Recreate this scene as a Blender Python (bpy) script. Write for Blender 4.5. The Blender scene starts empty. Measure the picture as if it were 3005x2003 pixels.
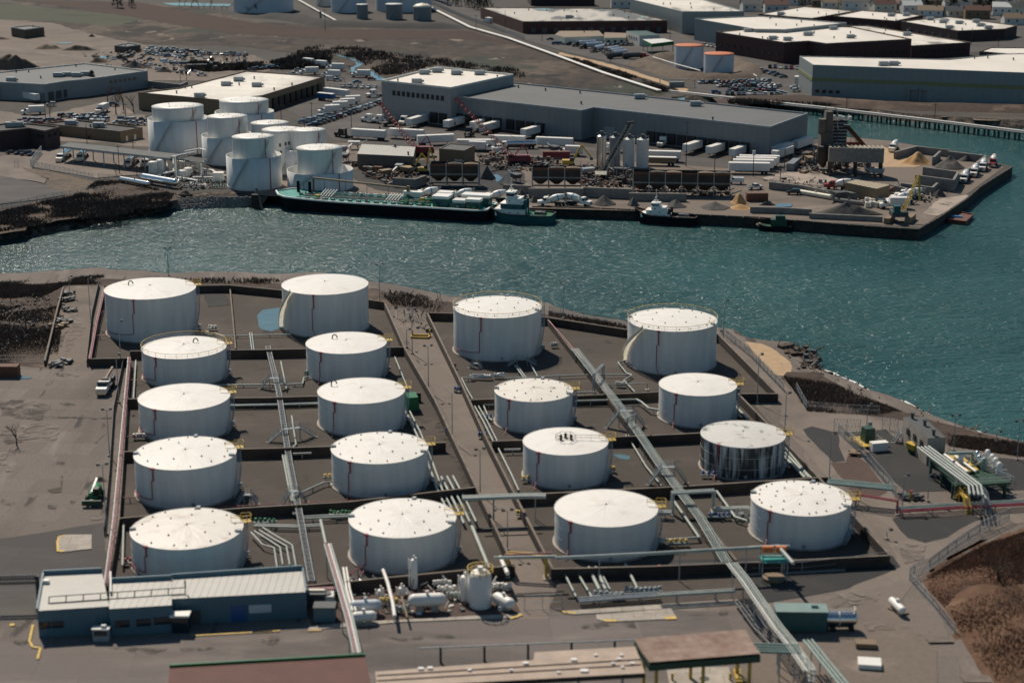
import bpy, bmesh, math, random
from mathutils import Vector, Matrix, noise as mnoise
R = math.radians
rnd = random.Random(11)
sc = bpy.context.scene
COL = sc.collection
# ---- camera model (pixel <-> ground used to take the layout off the photograph)
F, CX, CY, TH, H = 5160.0, 1502.5, 1001.5, R(16), 115.0
S1 = 2.936
CR = {'V': (0, 0, .7827), 'A': (0, 0, S1), 'B': (740, 0, S1), 'C': (1480, 0, S1), 'D': (2205, 0, S1), 'E': (0, 400, S1),
      'F': (740, 380, S1), 'G': (1480, 300, S1), 'H': (2205, 300, S1), 'I': (0, 780, S1), 'J': (740, 780, S1),
      'K': (1480, 780, S1), 'L': (2205, 900, S1), 'M': (0, 1250, S1), 'N': (740, 1200, S1), 'O': (1480, 1200, S1),
      'P': (2205, 1400, 2.6), 'Q': (0, 1600, 2.941), 'R': (740, 1600, 2.941), 'S': (1480, 1600, 2.941), 'X': (0, 0, 1)}
sT, cT = math.sin(TH), math.cos(TH)
WZ = -3.0
def full(k, x, y):
    o = CR[k]; return o[0] + x / o[2], o[1] + y / o[2]
def at(k, x, y, z=0.0):
    u, v = full(k, x, y)
    a, b = (u - CX) / F, -(v - CY) / F
    d = Vector((a, b * sT + cT, b * cT - sT))
    t = (z - H) / d.z
    return Vector((d.x * t, d.y * t, z))
def proj(p):
    y, w = p[1], p[2] - H
    dep = y * cT - w * sT
    return CX + F * p[0] / dep, CY - F * (y * sT + w * cT) / dep, dep
def zup(k, base, yp):
    v = full(k, 0, yp)[1]; s = -(v - CY) / F
    return H + base[1] * (s * cT - sT) / (cT + s * sT)
def pts(k, l, z=0.0): return [at(k, x, y, z) for x, y in l]

# ---- mesh collector
class MB:
    def __init__(s): s.v = []; s.f = []; s.m = []; s.s = []
    def add(s, vs, fs, m=0, sm=False):
        b = len(s.v); s.v += [tuple(v) for v in vs]
        for f in fs: s.f.append([b + i for i in f]); s.m.append(m); s.s.append(sm)
        return s
    def box(s, x, y, z, lx, ly, lz, rz=0, m=0, tx=1, ty=1):
        c, n = math.cos(rz), math.sin(rz); vs = []
        for k, (zz, fx, fy) in enumerate(((z, 1, 1), (z + lz, tx, ty))):
            for a, b in ((-1, -1), (1, -1), (1, 1), (-1, 1)):
                px, py = a * lx / 2 * fx, b * ly / 2 * fy
                vs.append((x + px * c - py * n, y + px * n + py * c, zz))
        return s.add(vs, [(3, 2, 1, 0), (4, 5, 6, 7), (0, 1, 5, 4), (1, 2, 6, 5), (2, 3, 7, 6), (3, 0, 4, 7)], m)
    def prism(s, P, z0, z1, m=0, mt=None):
        n = len(P); P = [(p[0], p[1]) for p in P]
        if sum(P[i][0] * P[(i + 1) % n][1] - P[(i + 1) % n][0] * P[i][1] for i in range(n)) < 0: P = P[::-1]
        vs = [(x, y, z0) for x, y in P] + [(x, y, z1) for x, y in P]
        s.add(vs, [(i, (i + 1) % n, n + (i + 1) % n, n + i) for i in range(n)], m)
        return s.add(vs[n:], [tuple(range(n))], m if mt is None else mt)
    def cyl(s, p0, p1, r0, r1=None, n=8, m=0, caps=True):
        r1 = r0 if r1 is None else r1
        p0, p1 = Vector(p0), Vector(p1); d = p1 - p0
        if d.length < 1e-6: return s
        d.normalize(); a = d.orthogonal().normalized(); b = d.cross(a)
        vs = []
        for p, r in ((p0, r0), (p1, r1)):
            for i in range(n):
                t = 2 * math.pi * i / n; vs.append(p + a * (r * math.cos(t)) + b * (r * math.sin(t)))
        s.add(vs, [(i, (i + 1) % n, n + (i + 1) % n, n + i) for i in range(n)], m, n > 5)
        if caps:
            s.add(vs[:n], [tuple(range(n))[::-1]], m); s.add(vs[n:], [tuple(range(n))], m)
        return s
    def path(s, P, r, n=6, m=0):
        for i in range(len(P) - 1): s.cyl(P[i], P[i + 1], r, r, n, m)
        for p in P[1:-1]: s.ball(p, r * 1.05, m=m)
        return s
    def ball(s, p, r, sx=1, sy=1, sz=1, n=8, k=5, m=0):
        vs = []
        for j in range(k + 1):
            t = math.pi * j / k
            for i in range(n):
                q = 2 * math.pi * i / n
                vs.append((p[0] + r * sx * math.sin(t) * math.cos(q), p[1] + r * sy * math.sin(t) * math.sin(q), p[2] + r * sz * math.cos(t)))
        return s.add(vs, [(j * n + i, (j + 1) * n + i, (j + 1) * n + (i + 1) % n, j * n + (i + 1) % n) for j in range(k) for i in range(n)], m, True)
    def lathe(s, x, y, prof, n=48, m=0, sm=True, a0=0, a1=None):
        vs = []; full_ = a1 is None; a1 = 2 * math.pi if full_ else a1
        nn = n if full_ else n + 1
        for r, z in prof:
            for i in range(nn):
                t = a0 + (a1 - a0) * i / n; vs.append((x + r * math.cos(t), y + r * math.sin(t), z))
        return s.add(vs, [(j * nn + i, j * nn + (i + 1) % nn, (j + 1) * nn + (i + 1) % nn, (j + 1) * nn + i) for j in range(len(prof) - 1) for i in range(n)], m, sm)
    def bar(s, p0, p1, w, h=None, m=0):
        h = w if h is None else h
        p0, p1 = Vector(p0), Vector(p1); d = (p1 - p0)
        if d.length < 1e-6: return s
        d.normalize(); a = d.cross(Vector((0, 0, 1)))
        a = Vector((1, 0, 0)) if a.length < 1e-3 else a.normalized()
        b = a.cross(d).normalized()
        vs = []
        for p in (p0, p1):
            for i, j in ((-1, -1), (1, -1), (1, 1), (-1, 1)): vs.append(p + a * (i * w / 2) + b * (j * h / 2))
        return s.add(vs, [(0, 1, 2, 3), (7, 6, 5, 4), (0, 4, 5, 1), (1, 5, 6, 2), (2, 6, 7, 3), (3, 7, 4, 0)], m)
    def rail(s, P, h=1.1, w=.06, step=2.0, m=0, mt=None):
        mt = m if mt is None else mt
        for i in range(len(P) - 1):
            a, b = Vector(P[i]), Vector(P[i + 1]); L = (b - a).length; n = max(1, int(L / step))
            for q in (h, h * .5): s.bar(a + Vector((0, 0, q)), b + Vector((0, 0, q)), w, w, mt if q == h else m)
            for j in range(n + 1):
                c = a.lerp(b, j / n); s.bar(c, c + Vector((0, 0, h)), w, w, m)
        return s
    def build(s, name, mats, parent=None, org=None, local=False):
        me = bpy.data.meshes.new(name)
        if parent is not None and not local:
            o0, q_ = parent.location.copy(), parent; rz = parent.rotation_euler.z
            while q_.parent: q_ = q_.parent; o0 = o0 + q_.location; rz += q_.rotation_euler.z
        elif parent is None and org is not None: o0, rz = Vector(org), 0
        else: o0, rz = Vector((0, 0, 0)), 0
        if (o0.length > 0 or rz) and not local:
            c, n = math.cos(-rz), math.sin(-rz); V = []
            for v in s.v:
                x, y, z = v[0] - o0.x, v[1] - o0.y, v[2] - o0.z; V.append((x * c - y * n, x * n + y * c, z))
        else: V = s.v
        me.from_pydata(V, [], s.f); me.polygons.foreach_set('material_index', s.m); me.polygons.foreach_set('use_smooth', s.s)
        for m in (mats if isinstance(mats, (list, tuple)) else [mats]): me.materials.append(M[m] if isinstance(m, str) else m)
        me.update()
        o = bpy.data.objects.new(name, me); COL.objects.link(o)
        if parent is not None: o.parent = parent
        elif org is not None: o.location = org
        return o
def tag(o, label=None, cat=None, group=None, kind=None):
    if label: o['label'] = label
    if cat: o['category'] = cat
    if group: o['group'] = group
    if kind: o['kind'] = kind
    return o
def thing(name, label, cat, loc=(0, 0, 0), rz=0, group=None):
    o = bpy.data.objects.new(name, None); COL.objects.link(o); o.empty_display_size = .3
    o.location = loc; o.rotation_euler = (0, 0, rz)
    return tag(o, label, cat, group)
def dup(root, loc=None, rz=None, label=None, group=None, parent=None):
    r = root.copy(); COL.objects.link(r)
    if parent is not None: r.parent = parent
    if loc is not None: r.location = loc
    if rz is not None: r.rotation_euler = (0, 0, rz)
    if label: r['label'] = label
    if group: r['group'] = group
    for ch in list(root.children): dup(ch, parent=r)
    return r
def struct(o): o['kind'] = 'structure'; return o
def stuff(o, label, cat): return tag(o, label, cat, kind='stuff')
used = set()
def first_or_dup(proto, loc, rz, label, group=None):
    if proto.name not in used:
        used.add(proto.name); proto.location = loc; proto.rotation_euler = (0, 0, rz); proto['label'] = label
        if group: proto['group'] = group
        return proto
    return dup(proto, loc, rz, label, group)
ORD = ['first', 'second', 'third', 'fourth', 'fifth', 'sixth', 'seventh', 'eighth', 'ninth', 'tenth', 'eleventh', 'twelfth',
       'thirteenth', 'fourteenth', 'fifteenth', 'sixteenth', 'seventeenth', 'eighteenth', 'nineteenth', 'twentieth', 'twenty-first', 'twenty-second']

# ---- materials
M = {}
DIM = {'gravel_floor': .72, 'road_pale': .74, 'lot': .80, 'yard': .72, 'asphalt': .72, 'driveway': .92, 'marsh': .58, 'far_ground': .52, 'green_field': .7, 'reeds': .75, 'brush_soil': .95, 'shore_rock': 1.25, 'dark_asphalt': .62, 'red_gravel': .7, 'dry_bank': 1.2, 'sandy': .9}
def mat(name, col, rough=.6, metal=0, var=.12, scale=1.0, bump=0, bscale=None, spec=.5, col2=None, stretch=None, detail=6, coat=0):
    m = bpy.data.materials.new(name); m.use_nodes = True; nt = m.node_tree; N = nt.nodes; Lk = nt.links
    b = N['Principled BSDF']; b.inputs['Roughness'].default_value = rough; b.inputs['Metallic'].default_value = metal
    b.inputs['Specular IOR Level'].default_value = spec; b.inputs['Coat Weight'].default_value = coat
    b.inputs['Base Color'].default_value = (*col, 1)
    if var or bump or col2:
        tc = N.new('ShaderNodeTexCoord'); src = tc.outputs['Object']
        if stretch:
            mp = N.new('ShaderNodeMapping'); mp.inputs['Scale'].default_value = stretch; Lk.new(src, mp.inputs['Vector']); src = mp.outputs[0]
    if var or col2:
        n = N.new('ShaderNodeTexNoise'); n.inputs['Scale'].default_value = scale; n.inputs['Detail'].default_value = detail; n.inputs['Roughness'].default_value = .62
        Lk.new(src, n.inputs['Vector'])
        r = N.new('ShaderNodeValToRGB'); r.color_ramp.elements[0].position = .3; r.color_ramp.elements[1].position = .7
        c2 = col2 if col2 else tuple(min(1, c * (1 + var)) for c in col); c1 = tuple(c * (1 - var) for c in col)
        if col2: c1 = col
        r.color_ramp.elements[0].color = (*c1, 1); r.color_ramp.elements[1].color = (*c2, 1)
        Lk.new(n.outputs['Fac'], r.inputs['Fac']); Lk.new(r.outputs['Color'], b.inputs['Base Color'])
    if bump:
        n2 = N.new('ShaderNodeTexNoise'); n2.inputs['Scale'].default_value = bscale or scale * 4; n2.inputs['Detail'].default_value = 8
        Lk.new(src, n2.inputs['Vector'])
        bp = N.new('ShaderNodeBump'); bp.inputs['Strength'].default_value = .8; bp.inputs['Distance'].default_value = bump
        Lk.new(n2.outputs['Fac'], bp.inputs['Height']); Lk.new(bp.outputs['Normal'], b.inputs['Normal'])
    M[name] = m; return m
def ground_mat(name, cols, scales, rough=.9, bump=.05, bscale=1.5, stretch=(1, 1, 1), fine=.12):
    """layered noise: cols = base colour then (colour, threshold, softness) blotches, one scale each"""
    kd = DIM.get(name, 1); sh = lambda c: tuple(v * kd for v in c); cols = [sh(cols[0])] + [(sh(c[0]), c[1], c[2]) for c in cols[1:]]
    m = bpy.data.materials.new(name); m.use_nodes = True; nt = m.node_tree; N = nt.nodes; Lk = nt.links
    b = N['Principled BSDF']; b.inputs['Roughness'].default_value = rough; b.inputs['Specular IOR Level'].default_value = .25
    tc = N.new('ShaderNodeTexCoord'); mp = N.new('ShaderNodeMapping'); mp.inputs['Scale'].default_value = stretch
    Lk.new(tc.outputs['Object'], mp.inputs['Vector'])
    cur = None
    for i, (c, sc_) in enumerate(zip(cols, [None] + scales)):
        if i == 0:
            rgb = N.new('ShaderNodeRGB'); rgb.outputs[0].default_value = (*c, 1); cur = rgb.outputs[0]; continue
        col, th, soft = c
        n = N.new('ShaderNodeTexNoise'); n.inputs['Scale'].default_value = sc_; n.inputs['Detail'].default_value = 8; n.inputs['Roughness'].default_value = .6
        n.inputs['Distortion'].default_value = .4; n.noise_dimensions = '4D'; n.inputs['W'].default_value = i * 3.7 + len(name)
        Lk.new(mp.outputs[0], n.inputs['Vector'])
        r = N.new('ShaderNodeMapRange'); r.inputs['From Min'].default_value = th; r.inputs['From Max'].default_value = th + soft
        Lk.new(n.outputs['Fac'], r.inputs['Value'])
        mx = N.new('ShaderNodeMix'); mx.data_type = 'RGBA'; mx.inputs['B'].default_value = (*col, 1)
        Lk.new(r.outputs[0], mx.inputs['Factor']); Lk.new(cur, mx.inputs['A']); cur = mx.outputs['Result']
    n = N.new('ShaderNodeTexNoise'); n.inputs['Scale'].default_value = bscale; n.inputs['Detail'].default_value = 10; n.inputs['Roughness'].default_value = .7
    Lk.new(mp.outputs[0], n.inputs['Vector'])
    r = N.new('ShaderNodeMapRange'); r.inputs['From Min'].default_value = .3; r.inputs['From Max'].default_value = .7
    r.inputs['To Min'].default_value = 1 - fine; r.inputs['To Max'].default_value = 1 + fine; Lk.new(n.outputs['Fac'], r.inputs['Value'])
    mx = N.new('ShaderNodeVectorMath'); mx.operation = 'SCALE'; Lk.new(cur, mx.inputs[0]); Lk.new(r.outputs[0], mx.inputs['Scale'])
    Lk.new(mx.outputs[0], b.inputs['Base Color'])
    bp = N.new('ShaderNodeBump'); bp.inputs['Distance'].default_value = bump; bp.inputs['Strength'].default_value = 1
    Lk.new(n.outputs['Fac'], bp.inputs['Height']); Lk.new(bp.outputs['Normal'], b.inputs['Normal'])
    M[name] = m; return m
def roof_mat(name, col, dirt, seams=True, rough=.45, thr=.56, soft=.3):
    """tank roof: pale paint, radial plate buckling, dirt blotches"""
    m = ground_mat(name, [col, (dirt, thr, soft)], [.35], rough=rough, bump=.0, bscale=.5, fine=.03)
    nt = m.node_tree; N = nt.nodes; Lk = nt.links; b = N['Principled BSDF']
    tc = [n for n in N if n.type == 'TEX_COORD'][0]; bp = [n for n in N if n.type == 'BUMP'][0]
    s = N.new('ShaderNodeSeparateXYZ'); Lk.new(tc.outputs['Object'], s.inputs[0])
    a = N.new('ShaderNodeMath'); a.operation = 'ARCTAN2'; Lk.new(s.outputs['Y'], a.inputs[0]); Lk.new(s.outputs['X'], a.inputs[1])
    c = N.new('ShaderNodeCombineXYZ'); k = N.new('ShaderNodeMath'); k.operation = 'MULTIPLY'; k.inputs[1].default_value = 3.2; Lk.new(a.outputs[0], k.inputs[0])
    ln = N.new('ShaderNodeVectorMath'); ln.operation = 'LENGTH'; Lk.new(tc.outputs['Object'], ln.inputs[0])
    k2 = N.new('ShaderNodeMath'); k2.operation = 'MULTIPLY'; k2.inputs[1].default_value = .22; Lk.new(ln.outputs['Value'], k2.inputs[0])
    Lk.new(k.outputs[0], c.inputs[0]); Lk.new(k2.outputs[0], c.inputs[1])
    n = N.new('ShaderNodeTexNoise'); n.inputs['Scale'].default_value = 1.3; n.inputs['Detail'].default_value = 3; Lk.new(c.outputs[0], n.inputs['Vector'])
    Lk.new(n.outputs['Fac'], bp.inputs['Height']); bp.inputs['Distance'].default_value = .14
    return m
def siding_mat(name, col, pitch=.9, axis='X', rough=.5, depth=.06, dark=.75, var=.06):
    """ribbed metal or board joints along one object axis"""
    m = mat(name, col, rough, var=var, scale=.25); nt = m.node_tree; N = nt.nodes; Lk = nt.links; b = N['Principled BSDF']
    tc = [n for n in N if n.type == 'TEX_COORD'][0]
    s = N.new('ShaderNodeSeparateXYZ'); Lk.new(tc.outputs['Object'], s.inputs[0])
    k = N.new('ShaderNodeMath'); k.operation = 'MULTIPLY'; k.inputs[1].default_value = 1 / pitch; Lk.new(s.outputs[axis], k.inputs[0])
    f = N.new('ShaderNodeMath'); f.operation = 'FRACT'; Lk.new(k.outputs[0], f.inputs[0])
    g = N.new('ShaderNodeMath'); g.operation = 'GREATER_THAN'; g.inputs[1].default_value = .12; Lk.new(f.outputs[0], g.inputs[0])
    r = N.new('ShaderNodeMapRange'); r.inputs['To Min'].default_value = dark; Lk.new(g.outputs[0], r.inputs['Value'])
    mx = N.new('ShaderNodeVectorMath'); mx.operation = 'SCALE'; src = b.inputs['Base Color'].links[0].from_socket
    Lk.new(src, mx.inputs[0]); Lk.new(r.outputs[0], mx.inputs['Scale']); Lk.new(mx.outputs[0], b.inputs['Base Color'])
    bp = N.new('ShaderNodeBump'); bp.inputs['Distance'].default_value = depth; Lk.new(g.outputs[0], bp.inputs['Height']); Lk.new(bp.outputs['Normal'], b.inputs['Normal'])
    return m
WH = (.80, .77, .71)
roof_mat('tank_roof', (.80, .765, .70), (.64, .58, .50), thr=.54)
roof_mat('tank_roof_dirty', (.62, .60, .55), (.06, .055, .05), thr=.56, soft=.12)
roof_mat('tank_roof_worn', (.76, .71, .63), (.45, .36, .27), thr=.54, soft=.2)
mat('tank_shell', (.67, .67, .64), .55, var=.12, scale=.5, stretch=(1, 1, .12))
m = mat('tank_shell_streaked', (.55, .56, .55), .55, col2=(.03, .035, .035), scale=1.3, stretch=(1, 1, .09), detail=3)
m.node_tree.nodes['Color Ramp'].color_ramp.elements[0].position = .37; m.node_tree.nodes['Color Ramp'].color_ramp.elements[1].position = .53
mat('white', WH, .45, var=.05, scale=.4); mat('cream', (.72, .66, .52), .5); mat('off_white', (.6, .6, .56), .6)
mat('pale_pipe', (.38, .41, .37), .4, var=.15, scale=.5); mat('green_pipe', (.22, .30, .27), .4, var=.15, scale=.5)
mat('grey_steel', (.30, .33, .34), .45, var=.2, scale=1); mat('dark_steel', (.06, .065, .07), .5, var=.2, scale=2)
mat('silver', (.65, .66, .66), .22, 1, var=.1, scale=.7); mat('red_pipe', (.33, .05, .07), .5, var=.15, scale=.6)
mat('pink_pipe', (.38, .17, .18), .55, var=.15, scale=.4)
mat('yellow', (.55, .36, .05), .5, var=.15); mat('yellow_line', (.62, .42, .10), .8, var=.2, scale=1)
mat('bright_green', (.01, .26, .07), .4); mat('orange', (.65, .17, .04), .5); mat('red', (.27, .02, .03), .4, var=.15); mat('dark_red', (.16, .025, .03), .55, var=.3, scale=1)
mat('green', (.01, .14, .045), .4, var=.15); mat('dark_green', (.014, .055, .032), .5, var=.2); mat('teal', (.015, .26, .22), .5, var=.2, scale=.6)
mat('deep_teal', (.01, .085, .09), .45, var=.15); mat('blue', (.02, .09, .25), .4); mat('tarp_blue', (.05, .30, .6), .5)
mat('black', (.012, .013, .015), .5, var=.2); mat('rubber', (.018, .018, .018), .8, var=.1); mat('glass', (.02, .03, .04), .08, var=0)
mat('rust', (.16, .065, .035), .8, col2=(.08, .04, .03), scale=.8); mat('tan', (.20, .14, .085), .7, var=.1)
mat('mud_brown', (.11, .075, .05), .8, var=.2); mat('dark_hull', (.010, .010, .013), .7, spec=.15, var=.3, scale=.5)
mat('concrete', (.36, .32, .27), .85, var=.22, scale=.5, bump=.02); mat('block', (.20, .19, .175), .9, var=.25, scale=.8, bump=.03)
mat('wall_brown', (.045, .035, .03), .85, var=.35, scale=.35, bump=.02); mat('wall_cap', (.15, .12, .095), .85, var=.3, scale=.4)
mat('dark_roof', (.075, .08, .08), .8, var=.25, scale=.15); mat('tar_roof', (.05, .05, .05), .85, var=.3, scale=.3)
mat('grey_roof', (.095, .10, .10), .75, var=.1, scale=.06, detail=10); mat('white_roof', (.78, .72, .62), .6, col2=(.62, .57, .50), scale=.05, stretch=(1, .3, 1))
ground_mat('worn_white_roof', [(.74, .69, .60), ((.42, .38, .33), .50, .15), ((.22, .2, .18), .60, .08)], [.03, .06], rough=.6, bump=.01, fine=.06, stretch=(1, .4, 1), bscale=.3)
ground_mat('puddled_roof', [(.52, .47, .40), ((.12, .12, .11), .49, .06), ((.22, .42, .46), .60, .03)], [.05, .045], rough=.5, bump=.01, stretch=(.8, .3, 1), bscale=.3)
mat('tower', (.12, .095, .08), .85, var=.35, scale=.5)
mat('brick', (.075, .034, .03), .85, var=.25, scale=.8); mat('dark_brick', (.05, .03, .03), .85, var=.25, scale=.8)
siding_mat('grey_siding', (.175, .20, .215), 2.4, 'X', dark=.9, depth=.03); siding_mat('grey_siding_light', (.26, .275, .28), 1.2, 'Y', dark=.9, depth=.03)
siding_mat('tan_siding', (.22, .25, .25), 3, 'X', dark=.93, depth=.02); mat('olive_band', (.20, .21, .10), .6)
siding_mat('blue_siding', (.075, .155, .20), .6, 'X', dark=.9, depth=.02); siding_mat('seam_roof', (.46, .44, .39), 1.1, 'X', dark=.72, depth=.05)
siding_mat('seam_roof_y', (.46, .44, .39), .6, 'Y', dark=.85, depth=.03); siding_mat('corrugated', (.42, .40, .35), 1.0, 'X', dark=.8)
siding_mat('tan_rib_roof', (.38, .31, .20), 1.2, 'X', dark=.6); siding_mat('container_white', (.72, .71, .67), .8, 'X', dark=.93, depth=.03)
siding_mat('container_red', (.20, .02, .03), .5, 'X', dark=.6); mat('brown_roof', (.105, .042, .030), .8, var=.12, scale=.3)
mat('rust_roof', (.15, .075, .05), .75, col2=(.30, .22, .17), scale=.5); mat('pink_canopy', (.42, .33, .26), .85, var=.15, scale=.4)
ground_mat('sandy', [(.47, .33, .20), ((.36, .25, .16), .5, .3)], [.15], bump=.12, bscale=.6, fine=.15)
ground_mat('sand_orange', [(.42, .25, .11), ((.55, .38, .22), .52, .2)], [.2], bump=.3, bscale=.5, fine=.2)
ground_mat('gravel_pile', [(.085, .08, .075), ((.14, .125, .105), .5, .25)], [.15], bump=.25, bscale=.9, fine=.3)
ground_mat('tan_pile', [(.22, .17, .125), ((.13, .11, .09), .5, .2)], [.15], bump=.25, bscale=.7, fine=.25)
ground_mat('dirt_pile', [(.13, .10, .075), ((.06, .05, .042), .5, .2)], [.12], bump=.4, bscale=.5, fine=.3)
ground_mat('yard', [(.235, .19, .155), ((.14, .12, .105), .5, .2), ((.34, .28, .23), .57, .14), ((.075, .068, .06), .64, .1)], [.035, .06, .09], bump=.05, bscale=.8, stretch=(1, 1.6, 1), fine=.14)
ground_mat('lot', [(.215, .18, .155), ((.13, .112, .10), .50, .22), ((.29, .25, .215), .56, .12), ((.085, .075, .07), .60, .05)], [.04, .11, .2], bump=.03, bscale=2, stretch=(1.5, .35, 1), fine=.16)
ground_mat('stain', [(.075, .066, .058), ((.12, .105, .092), .48, .15)], [.3], fine=.15)
ground_mat('worn_pale', [(.25, .215, .185), ((.17, .148, .128), .5, .12)], [.25], fine=.15)
for nm in ('stain', 'worn_pale'):
    m = M[nm]; N = m.node_tree.nodes; tc = [n for n in N if n.type == 'TEX_COORD'][0]; n = N.new('ShaderNodeTexNoise'); n.inputs['Scale'].default_value = .35; n.inputs['Detail'].default_value = 9; n.inputs['Roughness'].default_value = .65; n.inputs['Distortion'].default_value = .8
    r = N.new('ShaderNodeMapRange'); r.inputs['From Min'].default_value = .44; r.inputs['From Max'].default_value = .62; r.inputs['To Max'].default_value = .8
    m.node_tree.links.new(tc.outputs['Object'], n.inputs['Vector']); m.node_tree.links.new(n.outputs['Fac'], r.inputs['Value']); m.node_tree.links.new(r.outputs[0], N['Principled BSDF'].inputs['Alpha'])
ground_mat('pale_dust', [(.36, .30, .25), ((.22, .19, .16), .50, .12), ((.12, .105, .09), .58, .08)], [.1, .2], bump=.03, bscale=1, fine=.12)
ground_mat('asphalt', [(.115, .105, .10), ((.17, .155, .14), .50, .2), ((.07, .066, .062), .58, .2)], [.05, .12], bump=.02, bscale=3, stretch=(.5, 1.6, 1), fine=.08)
ground_mat('dark_asphalt', [(.062, .062, .062), ((.09, .085, .08), .5, .25)], [.08], bump=.02, bscale=3, fine=.1)
ground_mat('road_pale', [(.26, .215, .18), ((.19, .16, .14), .48, .2), ((.32, .27, .23), .6, .2)], [.08, .2], bump=.02, bscale=2, fine=.07)
ground_mat('gravel_floor', [(.092, .078, .066), ((.14, .117, .097), .48, .22), ((.05, .044, .038), .60, .10)], [.06, .15], bump=.05, bscale=4, fine=.28)
ground_mat('red_gravel', [(.125, .085, .070), ((.16, .115, .095), .5, .2)], [.08], bump=.05, bscale=4, fine=.25)
ground_mat('brush_soil', [(.065, .045, .035), ((.13, .092, .068), .52, .12), ((.034, .026, .022), .56, .12), ((.20, .155, .12), .66, .08)], [.07, .13, .3], bump=.2, bscale=.5, fine=.3)
ground_mat('shore_rock', [(.085, .068, .054), ((.19, .15, .115), .54, .1), ((.025, .022, .02), .52, .1)], [.3, .5], bump=.9, bscale=.45, fine=.5)
ground_mat('marsh', [(.080, .056, .042), ((.16, .12, .09), .50, .08), ((.028, .023, .02), .52, .06), ((.05, .06, .04), .56, .08), ((.34, .27, .21), .62, .04)], [.02, .035, .03, .08], bump=.6, bscale=.15, stretch=(1, .6, 1), fine=.5)
ground_mat('reeds', [(.068, .036, .026), ((.045, .028, .022), .5, .2)], [.03], bump=.8, bscale=.25, fine=.2)
ground_mat('far_ground', [(.13, .115, .10), ((.075, .07, .062), .5, .15), ((.19, .16, .13), .6, .15)], [.012, .03], bump=.1, bscale=.2, fine=.25)
ground_mat('driveway', [(.175, .152, .138), ((.12, .105, .096), .50, .15), ((.22, .19, .17), .55, .12), ((.07, .062, .058), .62, .06)], [.06, .1, .14], bump=.02, bscale=2, stretch=(.4, 1.2, 1), fine=.08)
ground_mat('green_field', [(.075, .082, .052), ((.11, .105, .07), .5, .2), ((.045, .045, .034), .55, .1)], [.012, .02], bump=.2, bscale=.3, stretch=(.5, 1.6, 1), fine=.15)
ground_mat('dry_bank', [(.10, .055, .033), ((.16, .10, .065), .52, .15), ((.045, .026, .018), .54, .1)], [.08, .12], bump=.25, bscale=.4, fine=.3)
mat('puddle', (.10, .16, .165), .07, var=.1, scale=.3, spec=.8); mat('creek', (.09, .15, .18), .12, var=.1, scale=.1, spec=.8)
mat('bark', (.045, .035, .028), .9, var=.2); mat('twig', (.12, .085, .065), .9, var=.4, scale=.15); mat('twig_dark', (.06, .05, .042), .9, var=.4, scale=.15)
mat('evergreen', (.015, .030, .020), .8, var=.5, scale=.5); mat('dry_leaf', (.20, .105, .06), .9, var=.4, scale=.3); mat('foam', (.7, .7, .66), .7, var=.2, scale=1)
CARC = {'white': (.75, .74, .71), 'silver': (.45, .47, .48), 'black': (.015, .016, .018), 'grey': (.14, .15, .16), 'blue': (.03, .10, .22), 'red': (.22, .015, .03), 'beige': (.33, .28, .2), 'dark green': (.02, .06, .045), 'dark blue': (.015, .03, .07)}
for c, v in CARC.items(): mat('car_' + c, v, .28, var=0, coat=.6)
def slabs(name, w_, h_, rot=0, dark=.72, tone=.86):
    m = M[name]; nt = m.node_tree; N = nt.nodes; Lk = nt.links; b = N['Principled BSDF']; src = b.inputs['Base Color'].links[0].from_socket
    tc = [n for n in N if n.type == 'TEX_COORD'][0]; mp = N.new('ShaderNodeMapping'); mp.inputs['Rotation'].default_value = (0, 0, rot); Lk.new(tc.outputs['Object'], mp.inputs['Vector'])
    nz = N.new('ShaderNodeTexNoise'); nz.inputs['Scale'].default_value = .3; Lk.new(tc.outputs['Object'], nz.inputs['Vector']); ad = N.new('ShaderNodeMixRGB'); ad.inputs[0].default_value = .12; Lk.new(mp.outputs[0], ad.inputs[1]); Lk.new(nz.outputs['Color'], ad.inputs[2])
    k = N.new('ShaderNodeTexBrick'); k.inputs['Scale'].default_value = 1; k.inputs['Brick Width'].default_value = w_; k.inputs['Row Height'].default_value = h_; k.inputs['Mortar Size'].default_value = .07; k.inputs['Mortar Smooth'].default_value = .6
    k.inputs['Color1'].default_value = (1.05, 1.05, 1.05, 1); k.inputs['Color2'].default_value = (tone, tone, tone, 1); k.inputs['Mortar'].default_value = (dark, dark, dark, 1); Lk.new(ad.outputs[0], k.inputs['Vector'])
    mx = N.new('ShaderNodeMixRGB'); mx.blend_type = 'MULTIPLY'; mx.inputs[0].default_value = 1; Lk.new(src, mx.inputs[1]); Lk.new(k.outputs['Color'], mx.inputs[2]); Lk.new(mx.outputs[0], b.inputs['Base Color'])
slabs('lot', 9, 6, .08); slabs('driveway', 12, 7, -.06, .8, .9); slabs('road_pale', 7, 14, -.35, .8, .88); slabs('asphalt', 16, 9, .1, .82, .88); slabs('concrete', 3, 3, 0, .6, .9); slabs('worn_white_roof', 14, 5, .2, .8, .9); slabs('grey_roof', 12, 4, -.3, .85, .94)
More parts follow.
